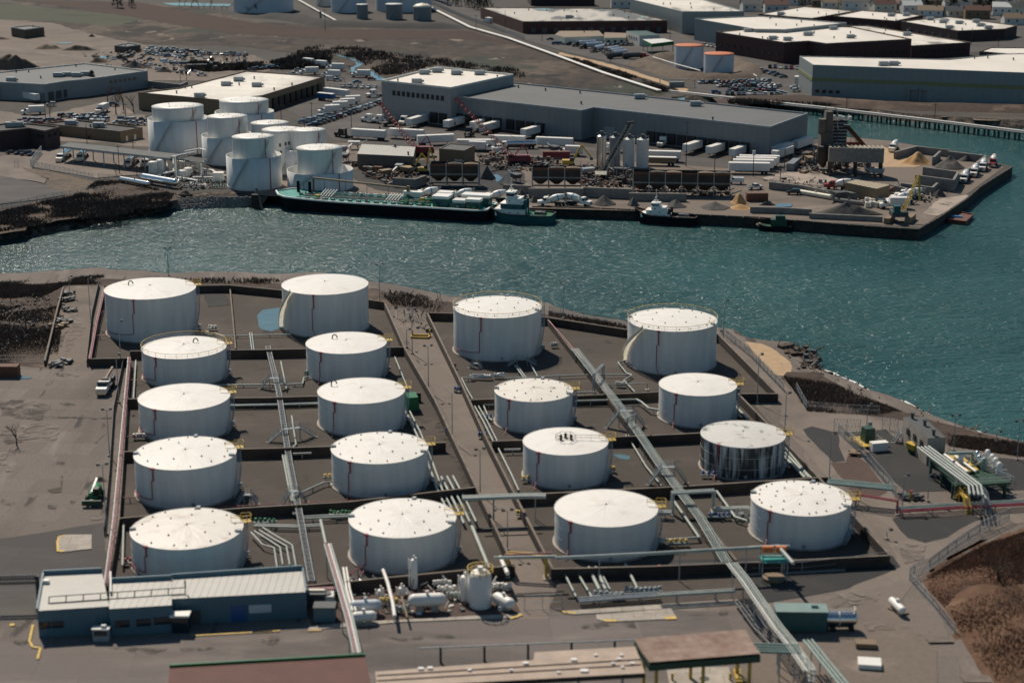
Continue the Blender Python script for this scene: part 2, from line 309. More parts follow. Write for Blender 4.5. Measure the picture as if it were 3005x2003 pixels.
def water_mat():
    m = bpy.data.materials.new('water'); m.use_nodes = True; nt = m.node_tree; N = nt.nodes; Lk = nt.links; b = N['Principled BSDF']
    b.inputs['Roughness'].default_value = .18; b.inputs['IOR'].default_value = 1.33; b.inputs['Specular IOR Level'].default_value = .5
    tc = N.new('ShaderNodeTexCoord')
    n0 = N.new('ShaderNodeTexNoise'); n0.inputs['Scale'].default_value = .012; n0.inputs['Detail'].default_value = 5; Lk.new(tc.outputs['Object'], n0.inputs['Vector'])
    r = N.new('ShaderNodeValToRGB'); r.color_ramp.elements[0].position = .35; r.color_ramp.elements[1].position = .65
    r.color_ramp.elements[0].color = (.014, .066, .066, 1); r.color_ramp.elements[1].color = (.036, .110, .108, 1)
    Lk.new(n0.outputs['Fac'], r.inputs[0]); Lk.new(r.outputs[0], b.inputs['Base Color'])
    mp = N.new('ShaderNodeMapping'); mp.inputs['Rotation'].default_value = (0, 0, R(-28)); mp.inputs['Scale'].default_value = (.45, 1.15, 1); Lk.new(tc.outputs['Object'], mp.inputs['Vector'])
    wl = N.new('ShaderNodeTexNoise'); wl.inputs['Scale'].default_value = .011; wl.inputs['Detail'].default_value = 3; Lk.new(mp.outputs[0], wl.inputs['Vector'])
    wr = N.new('ShaderNodeMapRange'); wr.inputs['From Min'].default_value = .38; wr.inputs['From Max'].default_value = .62; wr.inputs['To Min'].default_value = .8; wr.inputs['To Max'].default_value = 1.0; Lk.new(wl.outputs['Fac'], wr.inputs['Value'])
    prev = None
    for s, d, det in ((.10, 1.5, 2), (.48, 1.4, 2), (1.6, .8, 2)):
        n = N.new('ShaderNodeTexNoise'); n.inputs['Scale'].default_value = s; n.inputs['Detail'].default_value = det; n.inputs['Roughness'].default_value = .6; n.inputs['Distortion'].default_value = .3
        Lk.new(mp.outputs[0], n.inputs['Vector'])
        bp = N.new('ShaderNodeBump'); bp.inputs['Distance'].default_value = d; Lk.new(wr.outputs[0], bp.inputs['Strength']); Lk.new(n.outputs['Fac'], bp.inputs['Height'])
        if prev: Lk.new(prev.outputs[0], bp.inputs['Normal'])
        prev = bp
    Lk.new(prev.outputs[0], b.inputs['Normal']); M['water'] = m
water_mat()
# ---- camera, sun, sky
cam = bpy.data.cameras.new('camera'); cam.sensor_width = 36; cam.lens = 36 * F / 3005; cam.clip_end = 20000; cam.clip_start = 1
co = bpy.data.objects.new('camera', cam); COL.objects.link(co); co.location = (0, 0, H); co.rotation_euler = (math.pi / 2 - TH, 0, 0); sc.camera = co
cam.dof.use_dof = True; cam.dof.focus_distance = 520; cam.dof.aperture_fstop = .09
EL, AZ = R(48), math.atan2(-.43, .90)      # azimuth measured from +Y, positive towards +X
sd = Vector((math.sin(AZ) * math.cos(EL), math.cos(AZ) * math.cos(EL), math.sin(EL)))
sl = bpy.data.lights.new('sun', 'SUN'); sl.energy = 4.6; sl.angle = R(.5); sl.color = (1, .89, .76)
so = bpy.data.objects.new('sun', sl); COL.objects.link(so); so.rotation_euler = (-sd).to_track_quat('-Z', 'Y').to_euler(); so.location = (0, 0, 300)
w = bpy.data.worlds.new('World'); sc.world = w; w.use_nodes = True; nt = w.node_tree; bg = nt.nodes['Background']
sky = nt.nodes.new('ShaderNodeTexSky'); sky.sky_type = 'NISHITA'; sky.sun_disc = False; sky.sun_elevation = EL; sky.sun_rotation = AZ
sky.ozone_density = 2.0; sky.air_density = 1.0; sky.dust_density = .4
tn = nt.nodes.new('ShaderNodeMix'); tn.data_type = 'RGBA'; tn.blend_type = 'MULTIPLY'; tn.inputs['Factor'].default_value = 1; tn.inputs['B'].default_value = (.80, 1.0, 1.0, 1)
nt.links.new(sky.outputs[0], tn.inputs['A']); nt.links.new(tn.outputs['Result'], bg.inputs[0]); bg.inputs[1].default_value = .062
sc.view_settings.view_transform = 'Standard'; sc.view_settings.look = 'None'; sc.view_settings.exposure = -.04; sc.view_settings.gamma = 1
sc.view_settings.use_curve_mapping = False
sc.render.engine = 'CYCLES'; sc.cycles.use_denoising = True; sc.cycles.max_bounces = 5; sc.cycles.sample_clamp_indirect = 4

# ---- ground
def ngon_mesh(name, P, z, m, cat=None):
    bm = bmesh.new(); vs = [bm.verts.new((p[0], p[1], z)) for p in P]; f = bm.faces.new(vs); f.normal_update()
    if f.normal.z < 0: f.normal_flip()
    bmesh.ops.triangulate(bm, faces=[f])
    me = bpy.data.meshes.new(name); bm.to_mesh(me); bm.free(); me.materials.append(M[m]); o = bpy.data.objects.new(name, me); COL.objects.link(o)
    return o
zlev = [0.0]
def patch(name, k, l, m, z=None, rough=0, world=None, seed=0):
    """flush sheet of paving or soil, edge optionally roughened; each new sheet lies a little higher"""
    zlev[0] += .004
    z = .004 + zlev[0] if z is None else z
    P = pts(k, l, 0) if world is None else [Vector(p) for p in world]
    if rough: P = roughen(P, rough, seed)
    return struct(ngon_mesh(name, P, z, m))
def roughen(P, amp, seed=0, step=3.0, closed=True):
    out = []; n = len(P)
    for i in range(n if closed else n - 1):
        a, b = P[i], P[(i + 1) % n]; L = (b - a).length; q = max(1, min(40, int(L / step)))
        for j in range(q):
            c = a.lerp(b, j / q); c = c.copy()
            v = mnoise.noise_vector(Vector((c.x * .12, c.y * .12, seed * 7.3))) * 1.4 + mnoise.noise_vector(Vector((c.x * .4, c.y * .4, seed + 3))) * .6
            c.x += v.x * amp; c.y += v.y * amp; out.append(c)
    if not closed: out.append(P[-1])
    return out
water = struct(MB().add([(-5000, -300, WZ), (5000, -300, WZ), (5000, 7000, WZ), (-5000, 7000, WZ)], [(0, 1, 2, 3)]).build('water', 'water'))
# near shore: waterline, then a rising bank, then the level ground
shore = [(-420, 668), (-100, 646), (0, 641), (90, 636), (150, 632), (230, 627), (330, 633), (400, 640), (480, 636), (560, 636), (640, 640), (760, 640), (850, 655), (905, 662), (960, 670), (1030, 688),
         (1120, 700), (1250, 708), (1340, 724), (1440, 745), (1560, 762), (1655, 766), (1700, 770), (1745, 788), (1800, 800), (1855, 806), (1868, 832), (1882, 846), (1930, 868), (2010, 900),
         (2090, 932), (2180, 968), (2262, 998), (2352, 1024), (2560, 1085), (2900, 1190)]
W0 = roughen(pts('V', shore, WZ), 1.2, 1, 3, False)
def inset(P, d, seed=5):
    out = []
    for i, p in enumerate(P):
        a, b = P[max(0, i - 2)], P[min(len(P) - 1, i + 2)]; t = (b - a); t.z = 0; t.normalize()
        dd = d * (1 + .35 * mnoise.noise(Vector((p.x * .08, p.y * .08, seed))))
        out.append(Vector((p.x + t.y * dd, p.y - t.x * dd, 0)))
    return out
T0 = inset(W0, 6.0)
land = T0 + [Vector((900, 100, 0)), Vector((500, -250, 0)), Vector((-500, -250, 0)), Vector((-700, 350, 0))]
struct(ngon_mesh('ground', land, 0, 'lot'))
def bank(name, A, B, m, rows=5, amp=.35, zA=WZ - .6, seed=2):
    mb = MB(); n = len(A); vs = []
    for j in range(rows + 1):
        t = j / rows
        for i in range(n):
            p = A[i].lerp(B[i], t); z = zA + (0.01 - zA) * (t ** .8)
            if 0 < j < rows:
                z += amp * mnoise.noise(Vector((p.x * .35, p.y * .35, seed))) * 1.6; p = p + Vector((mnoise.noise(Vector((p.x * .5, p.y * .5, 9))) * .7, 0, 0))
            vs.append((p.x, p.y, z))
    mb.add(vs, [(j * n + i, j * n + i + 1, (j + 1) * n + i + 1, (j + 1) * n + i) for j in range(rows) for i in range(n - 1)], 0, False)
    return struct(mb.build(name, m))
bank('shore_bank', W0, T0, 'shore_rock')
# breaking water line along the near beach
def foam_line(A, i0, i1, w, label):
    mb = MB(); vs = []
    for i in range(i0, i1):
        p = A[i]; a, b = A[max(0, i - 1)], A[min(len(A) - 1, i + 1)]; t = (b - a).normalized()
        for s_ in (0, w * (.05 + 2.2 * abs(mnoise.noise(Vector((p.x * .2, p.y * .2, 4)))))): vs.append((p.x - t.y * s_, p.y + t.x * s_, WZ + .03))
    n = len(vs) // 2
    mb.add(vs, [(2 * i, 2 * i + 2, 2 * i + 3, 2 * i + 1) for i in range(n - 1)])
    return stuff(mb.build('surf', 'foam'), label, 'surf')
nW = len(W0)
i0 = min(range(nW), key=lambda i: (W0[i] - at('V', 1875, 840, WZ)).length)
foam_line(W0, i0, nW - 2, 1.0, 'thin line of white surf along the near beach')

# far shore with the pier, one sheet to the horizon
farsh = [(-500, 628), (-200, 585), (0, 553), (60, 547), (170, 530), (240, 514), (330, 495), (400, 481), (440, 478), (520, 474), (590, 480)]
FW = roughen(pts('V', farsh, WZ), 1.5, 3, 4, False)
def outset(P, d):
    out = []
    for i, p in enumerate(P):
        a, b = P[max(0, i - 2)], P[min(len(P) - 1, i + 2)]; t = (b - a); t.z = 0; t.normalize()
        dd = d * (1 + .35 * mnoise.noise(Vector((p.x * .05, p.y * .05, 2)))); out.append(Vector((p.x - t.y * dd, p.y + t.x * dd, 0)))
    return out
FT = outset(FW, 10)
quay = pts('F', [(150, 541), (1000, 594), (2020, 658)]) + pts('G', [(240, 903), (700, 912), (1100, 930), (1640, 970), (2200, 997)]) + \
    pts('H', [(700, 1050), (1430, 1100), (1540, 1040), (1640, 980), (1760, 900), (1850, 840), (1960, 742), (2110, 645), (2250, 560), (2225, 545), (2110, 520), (2030, 462),
              (1700, 412), (1420, 372), (1340, 362), (1180, 345), (930, 302), (700, 300), (560, 318)])
qroof = pts('C', [(2616, 985), (2400, 958), (1380, 848), (60, 718)], 11.3)
back = [Vector((p.x + 3, p.y + 6, 0)) for p in qroof[:3]]
inlet = pts('C', [(1440, 838), (1560, 822), (1900, 838), (2349, 858)]) + pts('D', [(350, 880), (700, 905), (1000, 935), (1300, 975), (1700, 1000), (2000, 1022), (2349, 1035), (2900, 1060)])
far = FT + quay + back + inlet + [Vector((4500, 1200, 0)), Vector((4500, 6500, 0)), Vector((-4500, 6500, 0)), Vector((-4500, 500, 0))]
struct(ngon_mesh('far_ground', far, 0, 'far_ground'))
bank('far_shore_bank', FW, FT, 'shore_rock', 6, .5)
def skirt(name, P, m, z0=WZ - 1, z1=0, out=0):
    mb = MB(); n = len(P)
    vs = [(p.x, p.y, z0) for p in P] + [(p.x, p.y, z1) for p in P]
    mb.add(vs, [(i, i + 1, n + i + 1, n + i) for i in range(n - 1)]); return mb.build(name, m)
mat('sheet_pile', (.035, .028, .024), .85, var=.5, scale=.6, bump=.15, bscale=1.2)
qd = roughen(quay[3:] , .25, 2, 2.0, False)
struct(skirt('quay_wall', [FT[-1]] + quay + back, 'sheet_pile'))
mb = MB()
for i in range(3, len(quay) - 11):
    a, b = quay[i], quay[i + 1]; n = max(1, int((b - a).length / 5))
    for j in range(n):
        p, q = a.lerp(b, j / n), a.lerp(b, (j + .94) / n); z = .12 + .1 * rnd.random()
        mb.bar(p + Vector((0, 0, z)), q + Vector((0, 0, z)), .7, .35)
tag(mb.build('wharf_edging', 'wall_brown'), 'low worn timber edging along the lip of the wharf', 'edging')
IN = inlet[:]; IW = [Vector((p.x, p.y - 5, WZ - .5)) for p in IN]
bank('inlet_bank', roughen(IW, .5, 4, 8, False), roughen(IN, .5, 4, 8, False), 'shore_rock', 3, .2)

# ---- near ground sheets
patch('brush_ground', 'V', [(-380, 690), (0, 655), (150, 647), (150, 655), (130, 820), (100, 845), (0, 838), (-400, 860)], 'brush_soil', rough=1.5)
patch('shore_ground', 'V', [(150, 640), (230, 641), (640, 650), (860, 664), (1000, 690), (1260, 722), (1445, 758), (1440, 762), (1260, 732), (980, 716), (890, 702), (850, 690), (500, 655), (240, 655), (150, 656)], 'brush_soil', rough=.8)
patch('track', 'V', [(150, 660), (215, 662), (205, 830), (120, 838), (105, 830)], 'yard', rough=.8)
patch('paving', 'V', [(-300, 1245), (0, 1238), (245, 1200), (240, 1330), (90, 1330), (80, 1420), (-300, 1440)], 'asphalt', rough=.6)
patch('driveway', 'V', [(-300, 1440), (90, 1480), (720, 1440), (1180, 1405), (1900, 1400), (2000, 1500), (2100, 1900), (-400, 1900)], 'driveway', rough=.3)
patch('service_road', 'V', [(905, 712), (965, 712), (1060, 900), (1150, 1080), (1262, 1310), (1262, 1420), (1190, 1420), (1175, 1320), (1085, 1100), (1000, 900), (915, 745)], 'road_pale', rough=.3)
patch('left_bund_floor', 'V', [(240, 668), (520, 668), (842, 700), (884, 705), (1150, 1225), (1180, 1335), (250, 1345), (300, 830), (212, 836)], 'gravel_floor')
patch('right_bund_floor', 'V', [(985, 728), (1260, 745), (1440, 770), (1655, 785), (1790, 915), (1720, 915), (2040, 1285), (1285, 1320), (1262, 1300), (1115, 1010)], 'gravel_floor')
patch('perimeter_road', 'V', [(1650, 768), (1720, 790), (1800, 880), (1850, 930), (1960, 940), (2070, 985), (2110, 1060), (2050, 1130), (2060, 1180), (2130, 1190), (2352, 1140), (2500, 1150), (2352, 1200), (2200, 1240),
                             (2130, 1290), (2060, 1390), (2090, 1440), (1900, 1440), (1880, 1390), (2060, 1280), (2050, 1262), (1905, 1100), (1790, 970), (1800, 915), (1660, 778)], 'road_pale', rough=.5)
patch('beach_sand', 'L', [(-60, 300), (80, 318), (200, 375), (300, 440), (360, 560), (330, 600), (230, 590), (120, 500), (0, 400)], 'sandy', rough=.7)
patch('scrub_ground', 'L', [(330, 560), (560, 560), (860, 760), (1300, 900), (1700, 1010), (2349, 1170), (2349, 1290), (1700, 1200), (1300, 975), (1000, 920), (480, 900), (380, 700), (270, 620)], 'brush_soil', rough=1.0)
patch('fenced_yard', 'L', [(790, 1090), (1150, 1060), (1500, 1290), (2150, 1300), (2700, 1330), (2700, 1560), (1350, 1600), (1000, 1340)], 'dark_asphalt', rough=.4)
patch('old_asphalt', 'L', [(450, 1060), (540, 1035), (740, 1090), (750, 1200), (810, 1325), (700, 1335), (590, 1230)], 'dark_asphalt', rough=.6)
patch('gravel_strip', 'L', [(810, 1335), (860, 1230), (1010, 1360), (1180, 1600), (1100, 1640), (900, 1640), (680, 1340)], 'red_gravel', rough=.5)
patch('junction_asphalt', 'P', [(1090, 320), (1200, 300), (1770, 310), (1700, 350), (1500, 460), (1330, 500), (1190, 470), (1120, 420)], 'dark_asphalt', rough=.6)
patch('apron', 'P', [(-700, 640), (720, 600), (1080, 600), (1130, 680), (700, 850), (150, 960), (-600, 940)], 'dark_asphalt', rough=.5)
patch('slab_strip', 'P', [(-300, 690), (680, 655), (720, 715), (300, 740), (-250, 760)], 'concrete', rough=.05)
patch('corner_yard', 'P', [(150, 1100), (1050, 1110), (1280, 1200), (1400, 1340), (1420, 1600), (300, 1900), (-100, 1500)], 'yard', rough=.8)
patch('skid_pad', 'V', [(690, 1350), (860, 1335), (1165, 1340), (1195, 1405), (1170, 1412), (720, 1440), (700, 1400)], 'red_gravel', z=.09)
patch('manifold_bed', 'V', [(1290, 1330), (1700, 1310), (1730, 1385), (1300, 1410), (1262, 1395)], 'gravel_floor', z=.10)
for nm, k, l in (('kerb_slab', 'R', [(480, 735), (1300, 665), (2300, 625), (2330, 590), (2260, 595), (900, 665), (500, 700)]), ('traffic_island', 'S', [(790, 600), (1440, 550), (1490, 635), (880, 665), (800, 640)]),
                 ('raised_slab', 'M', [(505, 960), (560, 940), (790, 938), (790, 1060), (520, 1090), (492, 1075)]), ('manifold_kerb', 'S', [(500, 570), (2010, 470), (2040, 510), (600, 600), (520, 590)])):
    P = pts(k, l); struct(MB().prism(P, 0, .17).build(nm, 'concrete'))
def line(k, l, w=.18, m='yellow_line', z=.2, name='road_marking'):
    mb = MB(); P = pts(k, l)
    for i in range(len(P) - 1):
        a, b = P[i], P[i + 1]; t = (b - a).normalized() * (w / 2); n_ = Vector((-t.y, t.x, 0))
        mb.add([a - n_ + Vector((0, 0, z)), b - n_ + Vector((0, 0, z)), b + n_ + Vector((0, 0, z)), a + n_ + Vector((0, 0, z))], [(0, 1, 2, 3)])
    return struct(mb.build(name, m))
line('Q', [(285, 690), (255, 830), (280, 880), (350, 890), (325, 985)], .35); line('Q', [(1650, 785), (2353, 745)], .3); line('R', [(0, 755), (240, 740)], .3)
line('Q', [(565, 217), (860, 200)], .25); line('M', [(500, 1085), (495, 1000), (510, 955), (560, 945)], .35, z=.19); line('M', [(495, 1080), (555, 1082)], .5, z=.195)
line('S', [(860, 650), (970, 655)], .7, z=.19); line('S', [(1390, 632), (1485, 628)], .9, z=.19); line('S', [(500, 575), (620, 590)], .5, z=.19); line('Q', [(85, 690), (125, 685)], .8, z=.16)
line('R', [(480, 740), (600, 735)], .3, z=.19); line('R', [(2230, 635), (2330, 600)], .5, z=.19)
# puddles in the bund
patch('puddle', 'V', [(588, 725), (600, 712), (650, 706), (672, 735), (655, 752), (625, 762), (600, 756)], 'puddle', rough=.5)
patch('puddle', 'O', [(925, 390), (1000, 385), (1080, 410), (1070, 440), (980, 430)], 'puddle', rough=.3)
patch('puddle', 'I', [(105, 950), (180, 948), (265, 965), (230, 980), (120, 975)], 'puddle', rough=.5)
patch('damp_patch', 'I', [(1760, 235), (1960, 230), (1990, 340), (1800, 350), (1750, 290)], 'dark_asphalt', rough=1)

for k, m, L_ in (('I', 'stain', ([(0, 1160), (250, 1150), (380, 1210), (350, 1340), (170, 1330), (0, 1300)], [(490, 1195), (580, 1180), (660, 1195), (570, 1215)], [(430, 920), (640, 930), (560, 960), (430, 950)], [(440, 610), (560, 560), (520, 700), (440, 760)], [(380, 1300), (980, 1296), (980, 1308), (380, 1314)])),
                 ('M', 'stain', ([(450, 320), (540, 305), (535, 340), (460, 335)], [(370, 550), (500, 525), (480, 575), (390, 575)], [(390, 690), (480, 680), (470, 715), (400, 712)], [(560, 650), (660, 640), (620, 672)], [(0, 40), (240, 20), (200, 150), (60, 160)], [(500, 440), (525, 430), (500, 520), (480, 520)], [(0, 640), (150, 680), (120, 700), (0, 680)])),
                 ('I', 'worn_pale', ([(600, 330), (680, 330), (700, 560), (620, 700), (560, 800), (570, 560)], [(160, 1370), (420, 1350), (520, 1400), (470, 1500), (170, 1500)], [(620, 930), (700, 940), (660, 960)])), ('M', 'worn_pale', ([(740, 770), (900, 760), (880, 820), (760, 830)], [(160, 60), (330, 40), (320, 110), (170, 130)], [(40, 200), (130, 190), (100, 380), (30, 400)])),
                 ('N', 'stain', ([(1530, 60), (1590, 50), (1720, 330), (1650, 320)], [(1990, 100), (2060, 200), (2180, 440), (2120, 420)], [(1700, 350), (1780, 400), (1860, 640), (1800, 640)])), ('Q', 'stain', ([(900, 900), (1500, 870), (1900, 890), (1300, 920)], [(60, 830), (240, 820), (200, 860)])), ('R', 'stain', ([(1150, 780), (1700, 740), (1750, 775), (1300, 800)], [(60, 820), (250, 810), (230, 860), (80, 860)])),
                 ('S', 'stain', ([(1880, 540), (1970, 540), (1960, 575), (1890, 575)], [(560, 700), (1040, 660), (1080, 700), (700, 730)])), ('P', 'worn_pale', ([(740, 860), (960, 880), (900, 960), (600, 1010), (620, 900)], [(1130, 520), (1350, 520), (1300, 640), (1160, 660)], [(880, 1110), (1080, 1110), (1090, 1160), (900, 1175)]))):
    for l in L_: patch('worn_patch', k, l, m, rough=1.2)
# ---- storage tanks of the near yard
vent_me = None
def solve_tank(k, xl, xr, yc, yb):
    lo, hi = 2.0, 24.0
    for _ in range(40):
        h = (lo + hi) / 2; c = at(k, (xl + xr) / 2, yc, h); dep = proj(c)[2]
        r = (xr - xl) / CR[k][2] / 2 * dep / F; q = Vector((c.x, c.y, 0)); q -= Vector((c.x, c.y, 0)).normalized() * r
        if proj(q)[1] < full(k, 0, yb)[1]: lo = h
        else: hi = h
    return c, r, h
def shell_path(R_, a0, a1, z0, z1, n, off=.0):
    return [Vector(((R_ + off) * math.cos(a0 + (a1 - a0) * i / n), (R_ + off) * math.sin(a0 + (a1 - a0) * i / n), z0 + (z1 - z0) * i / n)) for i in range(n + 1)]
def small_part(name, me_src, parent, loc, rz=0):
    o = bpy.data.objects.new(name, me_src); COL.objects.link(o); o.parent = parent; o.location = loc; o.rotation_euler = (0, 0, rz); return o
_v = MB().box(0, 0, 0, .23, .23, .24, 0, 0, .8, .8).build('roof_vent', 'dark_steel', local=True); VENT = _v.data; bpy.data.objects.remove(_v)
_v = MB().box(0, 0, -.1, .9, .6, .45).build('roof_hatch', 'grey_steel', local=True); HATCH = _v.data; bpy.data.objects.remove(_v)
_v = MB().path([Vector((-.55 * math.cos(t), 0, .35 + .75 * math.sin(t))) for t in [x * math.pi / 8 for x in range(0, 9)]], .13, 6).cyl((-.55, 0, -.2), (-.55, 0, .4), .13).build('gooseneck_vent', 'black', local=True); GOOSE = _v.data; bpy.data.objects.remove(_v)
def spiral(root, R_, h, a0, a1, wide=.8, m='white', mr='yellow', panel=False):
    """stair winding up the shell: a0 at the ground, a1 at the rim"""
    n = max(14, int(h / .26)); mb = MB()
    for i in range(n):
        t = i / n; a = a0 + (a1 - a0) * t; z = h * t + .1; c, s_ = math.cos(a), math.sin(a); rr = R_ + wide / 2 + .05
        mb.box(rr * c, rr * s_, z, wide, .3, .05, a, 0)
    P = shell_path(R_, a0, a1, .1, h, 24, wide + .08)
    for q in (0, .12): mb.path([p + Vector((0, 0, q)) for p in P], .06, 4)
    if panel:
        for p, q in zip(P, P[1:]): mb.add([p, q, q + Vector((0, 0, .9)), p + Vector((0, 0, .9))], [(0, 1, 2, 3)])
    st = mb.build('stair', m, root, local=True)
    mb = MB()
    for q in (.55, 1.05): mb.path([p + Vector((0, 0, q)) for p in P], .035, 4)
    for p in P[::2]: mb.bar(p, p + Vector((0, 0, 1.05)), .05)
    mb.build('handrail', mr, st, local=True)
def platform(root, R_, h, a, m='yellow'):
    c, s_ = math.cos(a), math.sin(a); mb = MB(); r0 = R_ + .7
    mb.box(r0 * c, r0 * s_, h - .1, 1.7, 1.5, .1, a)
    q = [Vector((x * c - y * s_, x * s_ + y * c, h)) for x, y in ((R_, -.75), (R_ + 1.5, -.75), (R_ + 1.5, .75), (R_, .75))]
    mb.rail(q, 1.1, .07, .8); mb.bar((R_ * .97 * c, R_ * .97 * s_, h + .9), (R_ * .8 * c, R_ * .8 * s_, h + .9), .07)
    mb.rail([Vector((R_ * .98 * c, R_ * .98 * s_, h)), Vector((R_ * .80 * c, R_ * .80 * s_, h + .3))], 1.0, .06, 1)
    mb.build('ladder_platform', m, root, local=True)
TANKS = []
def tank(label, k, xl, xr, yc, yb, riser=-.35, ring=False, dots=0, goose=None, stair=None, plat=True, roofm='tank_roof', shellm='tank_shell', diag=True, group='white storage tanks of the near yard', top=None):
    c, r, h = solve_tank(k, xl, xr, yc, yb)
    t = thing('storage_tank', label, 'storage tank', (c.x, c.y, 0), 0, group); TANKS.append((c.x, c.y, r, h))
    view = math.atan2(-c.y, -c.x)                       # towards the viewer side
    mb = MB().lathe(0, 0, [(r, .25), (r, h)], 72, 0); sh = mb.build('shell', shellm, t, local=True)
    MB().lathe(0, 0, [(r + .35, 0), (r + .35, .25), (r - .02, .27)], 64, 0, False).build('foundation', 'concrete', t, local=True)
    rise = .07 * r; n = 96; rings = 12; vs = []; sd_ = rnd.random() * 50
    for j in range(rings + 1):
        q = r * (1 - j / rings)
        for i in range(n):
            a = 2 * math.pi * i / n; wv = .035 * mnoise.noise(Vector((a * 2.2, q * .25, sd_))) * (1 if 0 < j else 0)
            vs.append((q * math.cos(a), q * math.sin(a), h + rise * (1 - (q / r) ** 1.6) + wv))
    MB().add(vs, [(j * n + i, j * n + (i + 1) % n, (j + 1) * n + (i + 1) % n, (j + 1) * n + i) for j in range(rings) for i in range(n)], 0, True).build('roof', roofm, t, local=True)
    MB().lathe(0, 0, [(r + .0, h - .14), (r + .09, h - .13), (r + .09, h + .04), (r - .02, h + .05)], 72, 0, False).build('rim', 'white', t, local=True)
    mb = MB(); mb.box((r * .9) * math.cos(view + 2.6), r * .9 * math.sin(view + 2.6), h, .1, .1, .1)
    # red foam riser
    if riser is not None:
        a = view + math.asin(riser); ca, sa = math.cos(a), math.sin(a); rr = r + .16; mb = MB()
        P = lambda z, da=0: Vector((rr * math.cos(a + da), rr * math.sin(a + da), z))
        mb.path([P(h - .1), P(h * .68)], .15, 6); mb.box(rr * ca, rr * sa, h - .35, .5, .6, .4, a)
        k1 = -.25 / r * 1.6
        mb.path([P(h * .68), P(h * .66, k1), P(h * .2, k1)], .085, 6)
        if diag: mb.path([P(h * .2, k1), Vector(((rr + 2.2) * math.cos(a + k1 + .12), (rr + 2.2) * math.sin(a + k1 + .12), .25))], .085, 6)
        else:
            mb.path([P(h * .2, k1), P(h * .17, k1 - .25), P(h * .15, k1 - .5), P(h * .14, k1 - .75)], .08, 6)
        mb.build('foam_riser', 'red_pipe', t, local=True)
    if ring:
        P = [Vector(((r + .1) * math.cos(2 * math.pi * i / 48), (r + .1) * math.sin(2 * math.pi * i / 48), h)) for i in range(49)]
        mb = MB()
        for i in range(48):
            mb.bar(P[i] + Vector((0, 0, .5)), P[i + 1] + Vector((0, 0, .5)), .05)
            if i % 2 == 0: mb.bar(P[i], P[i] + Vector((0, 0, 1.05)), .05)
        g = mb.build('guard_rail', 'grey_steel', t, local=True)
        mb = MB()
        for i in range(48): mb.bar(P[i] + Vector((0, 0, 1.05)), P[i + 1] + Vector((0, 0, 1.05)), .08)
        mb.build('top_rail', 'yellow', g, local=True)
    if dots:
        for rr, cnt in ((.86, dots * 3 // 4), (.5, dots // 3)):
            for i in range(cnt):
                a = 2 * math.pi * (i + .6 * rnd.random()) / cnt; q = r * rr * (1 + .09 * (rnd.random() - .4))
                small_part('roof_vent', VENT, t, (q * math.cos(a), q * math.sin(a), h + rise * (1 - (q / r) ** 1.6) - .03), a)
        for i in range(3):
            a = view + 1.2 + i * 1.7; small_part('roof_hatch', HATCH, t, (r * .96 * math.cos(a), r * .96 * math.sin(a), h + .05), a)
    small_part('roof_vent', VENT, t, (0, 0, h + rise - .05))
    if goose: small_part('gooseneck_vent', GOOSE, t, (goose[0] * r, goose[1] * r, h + rise * .6), 0)
    if stair: spiral(t, r, h, view + stair[0], view + stair[1], 1.0, 'cream', 'cream', True)
    else: spiral(t, r, h, view + 1.0, view + 1.75, .75, 'grey_steel', 'grey_steel')
    if plat: platform(t, r, h, view + 1.72)
    # nozzle and manway by the ground
    a = view + (1.45 if stair is None else -1.2)
    for da, l_, q in ((0, .9, .22), (.12, .9, .22), (view + .1 - a, .2, .35)): MB().cyl((r * math.cos(a + da), r * math.sin(a + da), .8), ((r + l_) * math.cos(a + da), (r + l_) * math.sin(a + da), .8), q, n=8).build('nozzle', 'grey_steel', t, local=True)
    for zz in (.33, .66): MB().lathe(0, 0, [(r + .012, h * zz - .03), (r + .03, h * zz), (r + .012, h * zz + .03)], 72, 0, False).build('weld_seam', 'tank_shell', t, local=True)
    if top: top(t, r, h, rise)
    return t
def top_cage(t, r, h, rise):
    mb = MB(); z = h + rise * .8; P = [Vector((1.9 * math.cos(x * math.pi / 3), -.6 + 1.9 * math.sin(x * math.pi / 3), z)) for x in range(7)]
    mb.rail(P, 1.0, .06, 2); mb.rail([P[0], Vector((r * .95, 0, h + .1))], 1.0, .06, 2)
    mb.build('roof_cage', 'tan', t, local=True)
    for x, y in ((-.9, -.9), (0, .2), (1.0, -.6)): MB().box(x, y, z - .2, .5, .5, .9).ball((x, y, z + .8), .3).build('valve', 'black', t, local=True)
tank('big white tank at the back left corner by the water, black gooseneck on roof', 'I', 907, 1680, 192, 663, -.37, goose=(-.45, .1), diag=False)
tank('big white tank with cream stair on its left side, second on the water row', 'J', 257, 997, 157, 620, -.27, stair=(-1.62, -.80), plat=False)
tank('big white tank with rim railing, between the central road and right pipe rack', 'K', -439, 318, 351, 828, -.36, ring=True, dots=20, plat=False, diag=False)
tank('big white tank with yellow rim railing and cream stair, rightmost on the water row', 'K', 1065, 1832, 462, 945, -.29, ring=True, dots=20, stair=(-1.65, -.62), plat=False)
tank('small white tank with yellow rim railing, nearest the left fence in the second row', 'I', 1225, 1945, 699, 1052, -.66, ring=True, goose=(.25, .2), diag=False)
tank('white tank with black gooseneck, right of the left rack in the second row', 'J', 465, 1155, 660, 1018, -.62, goose=(-.3, .15))
tank('white tank with plain dusty roof behind the one with scattered vents, left column', 'I', 1197, 1975, 1126, 1525, -.63, diag=False)
tank('white tank with gooseneck and streaked shell, in the middle of the second column', 'J', 566, 1313, 1072, 1470, -.60, goose=(-.65, .25))
tank('white tank with vents dotted round its roof, fourth down the left column', 'M', 1162, 2030, 228, 716, -.63, dots=16, diag=False)
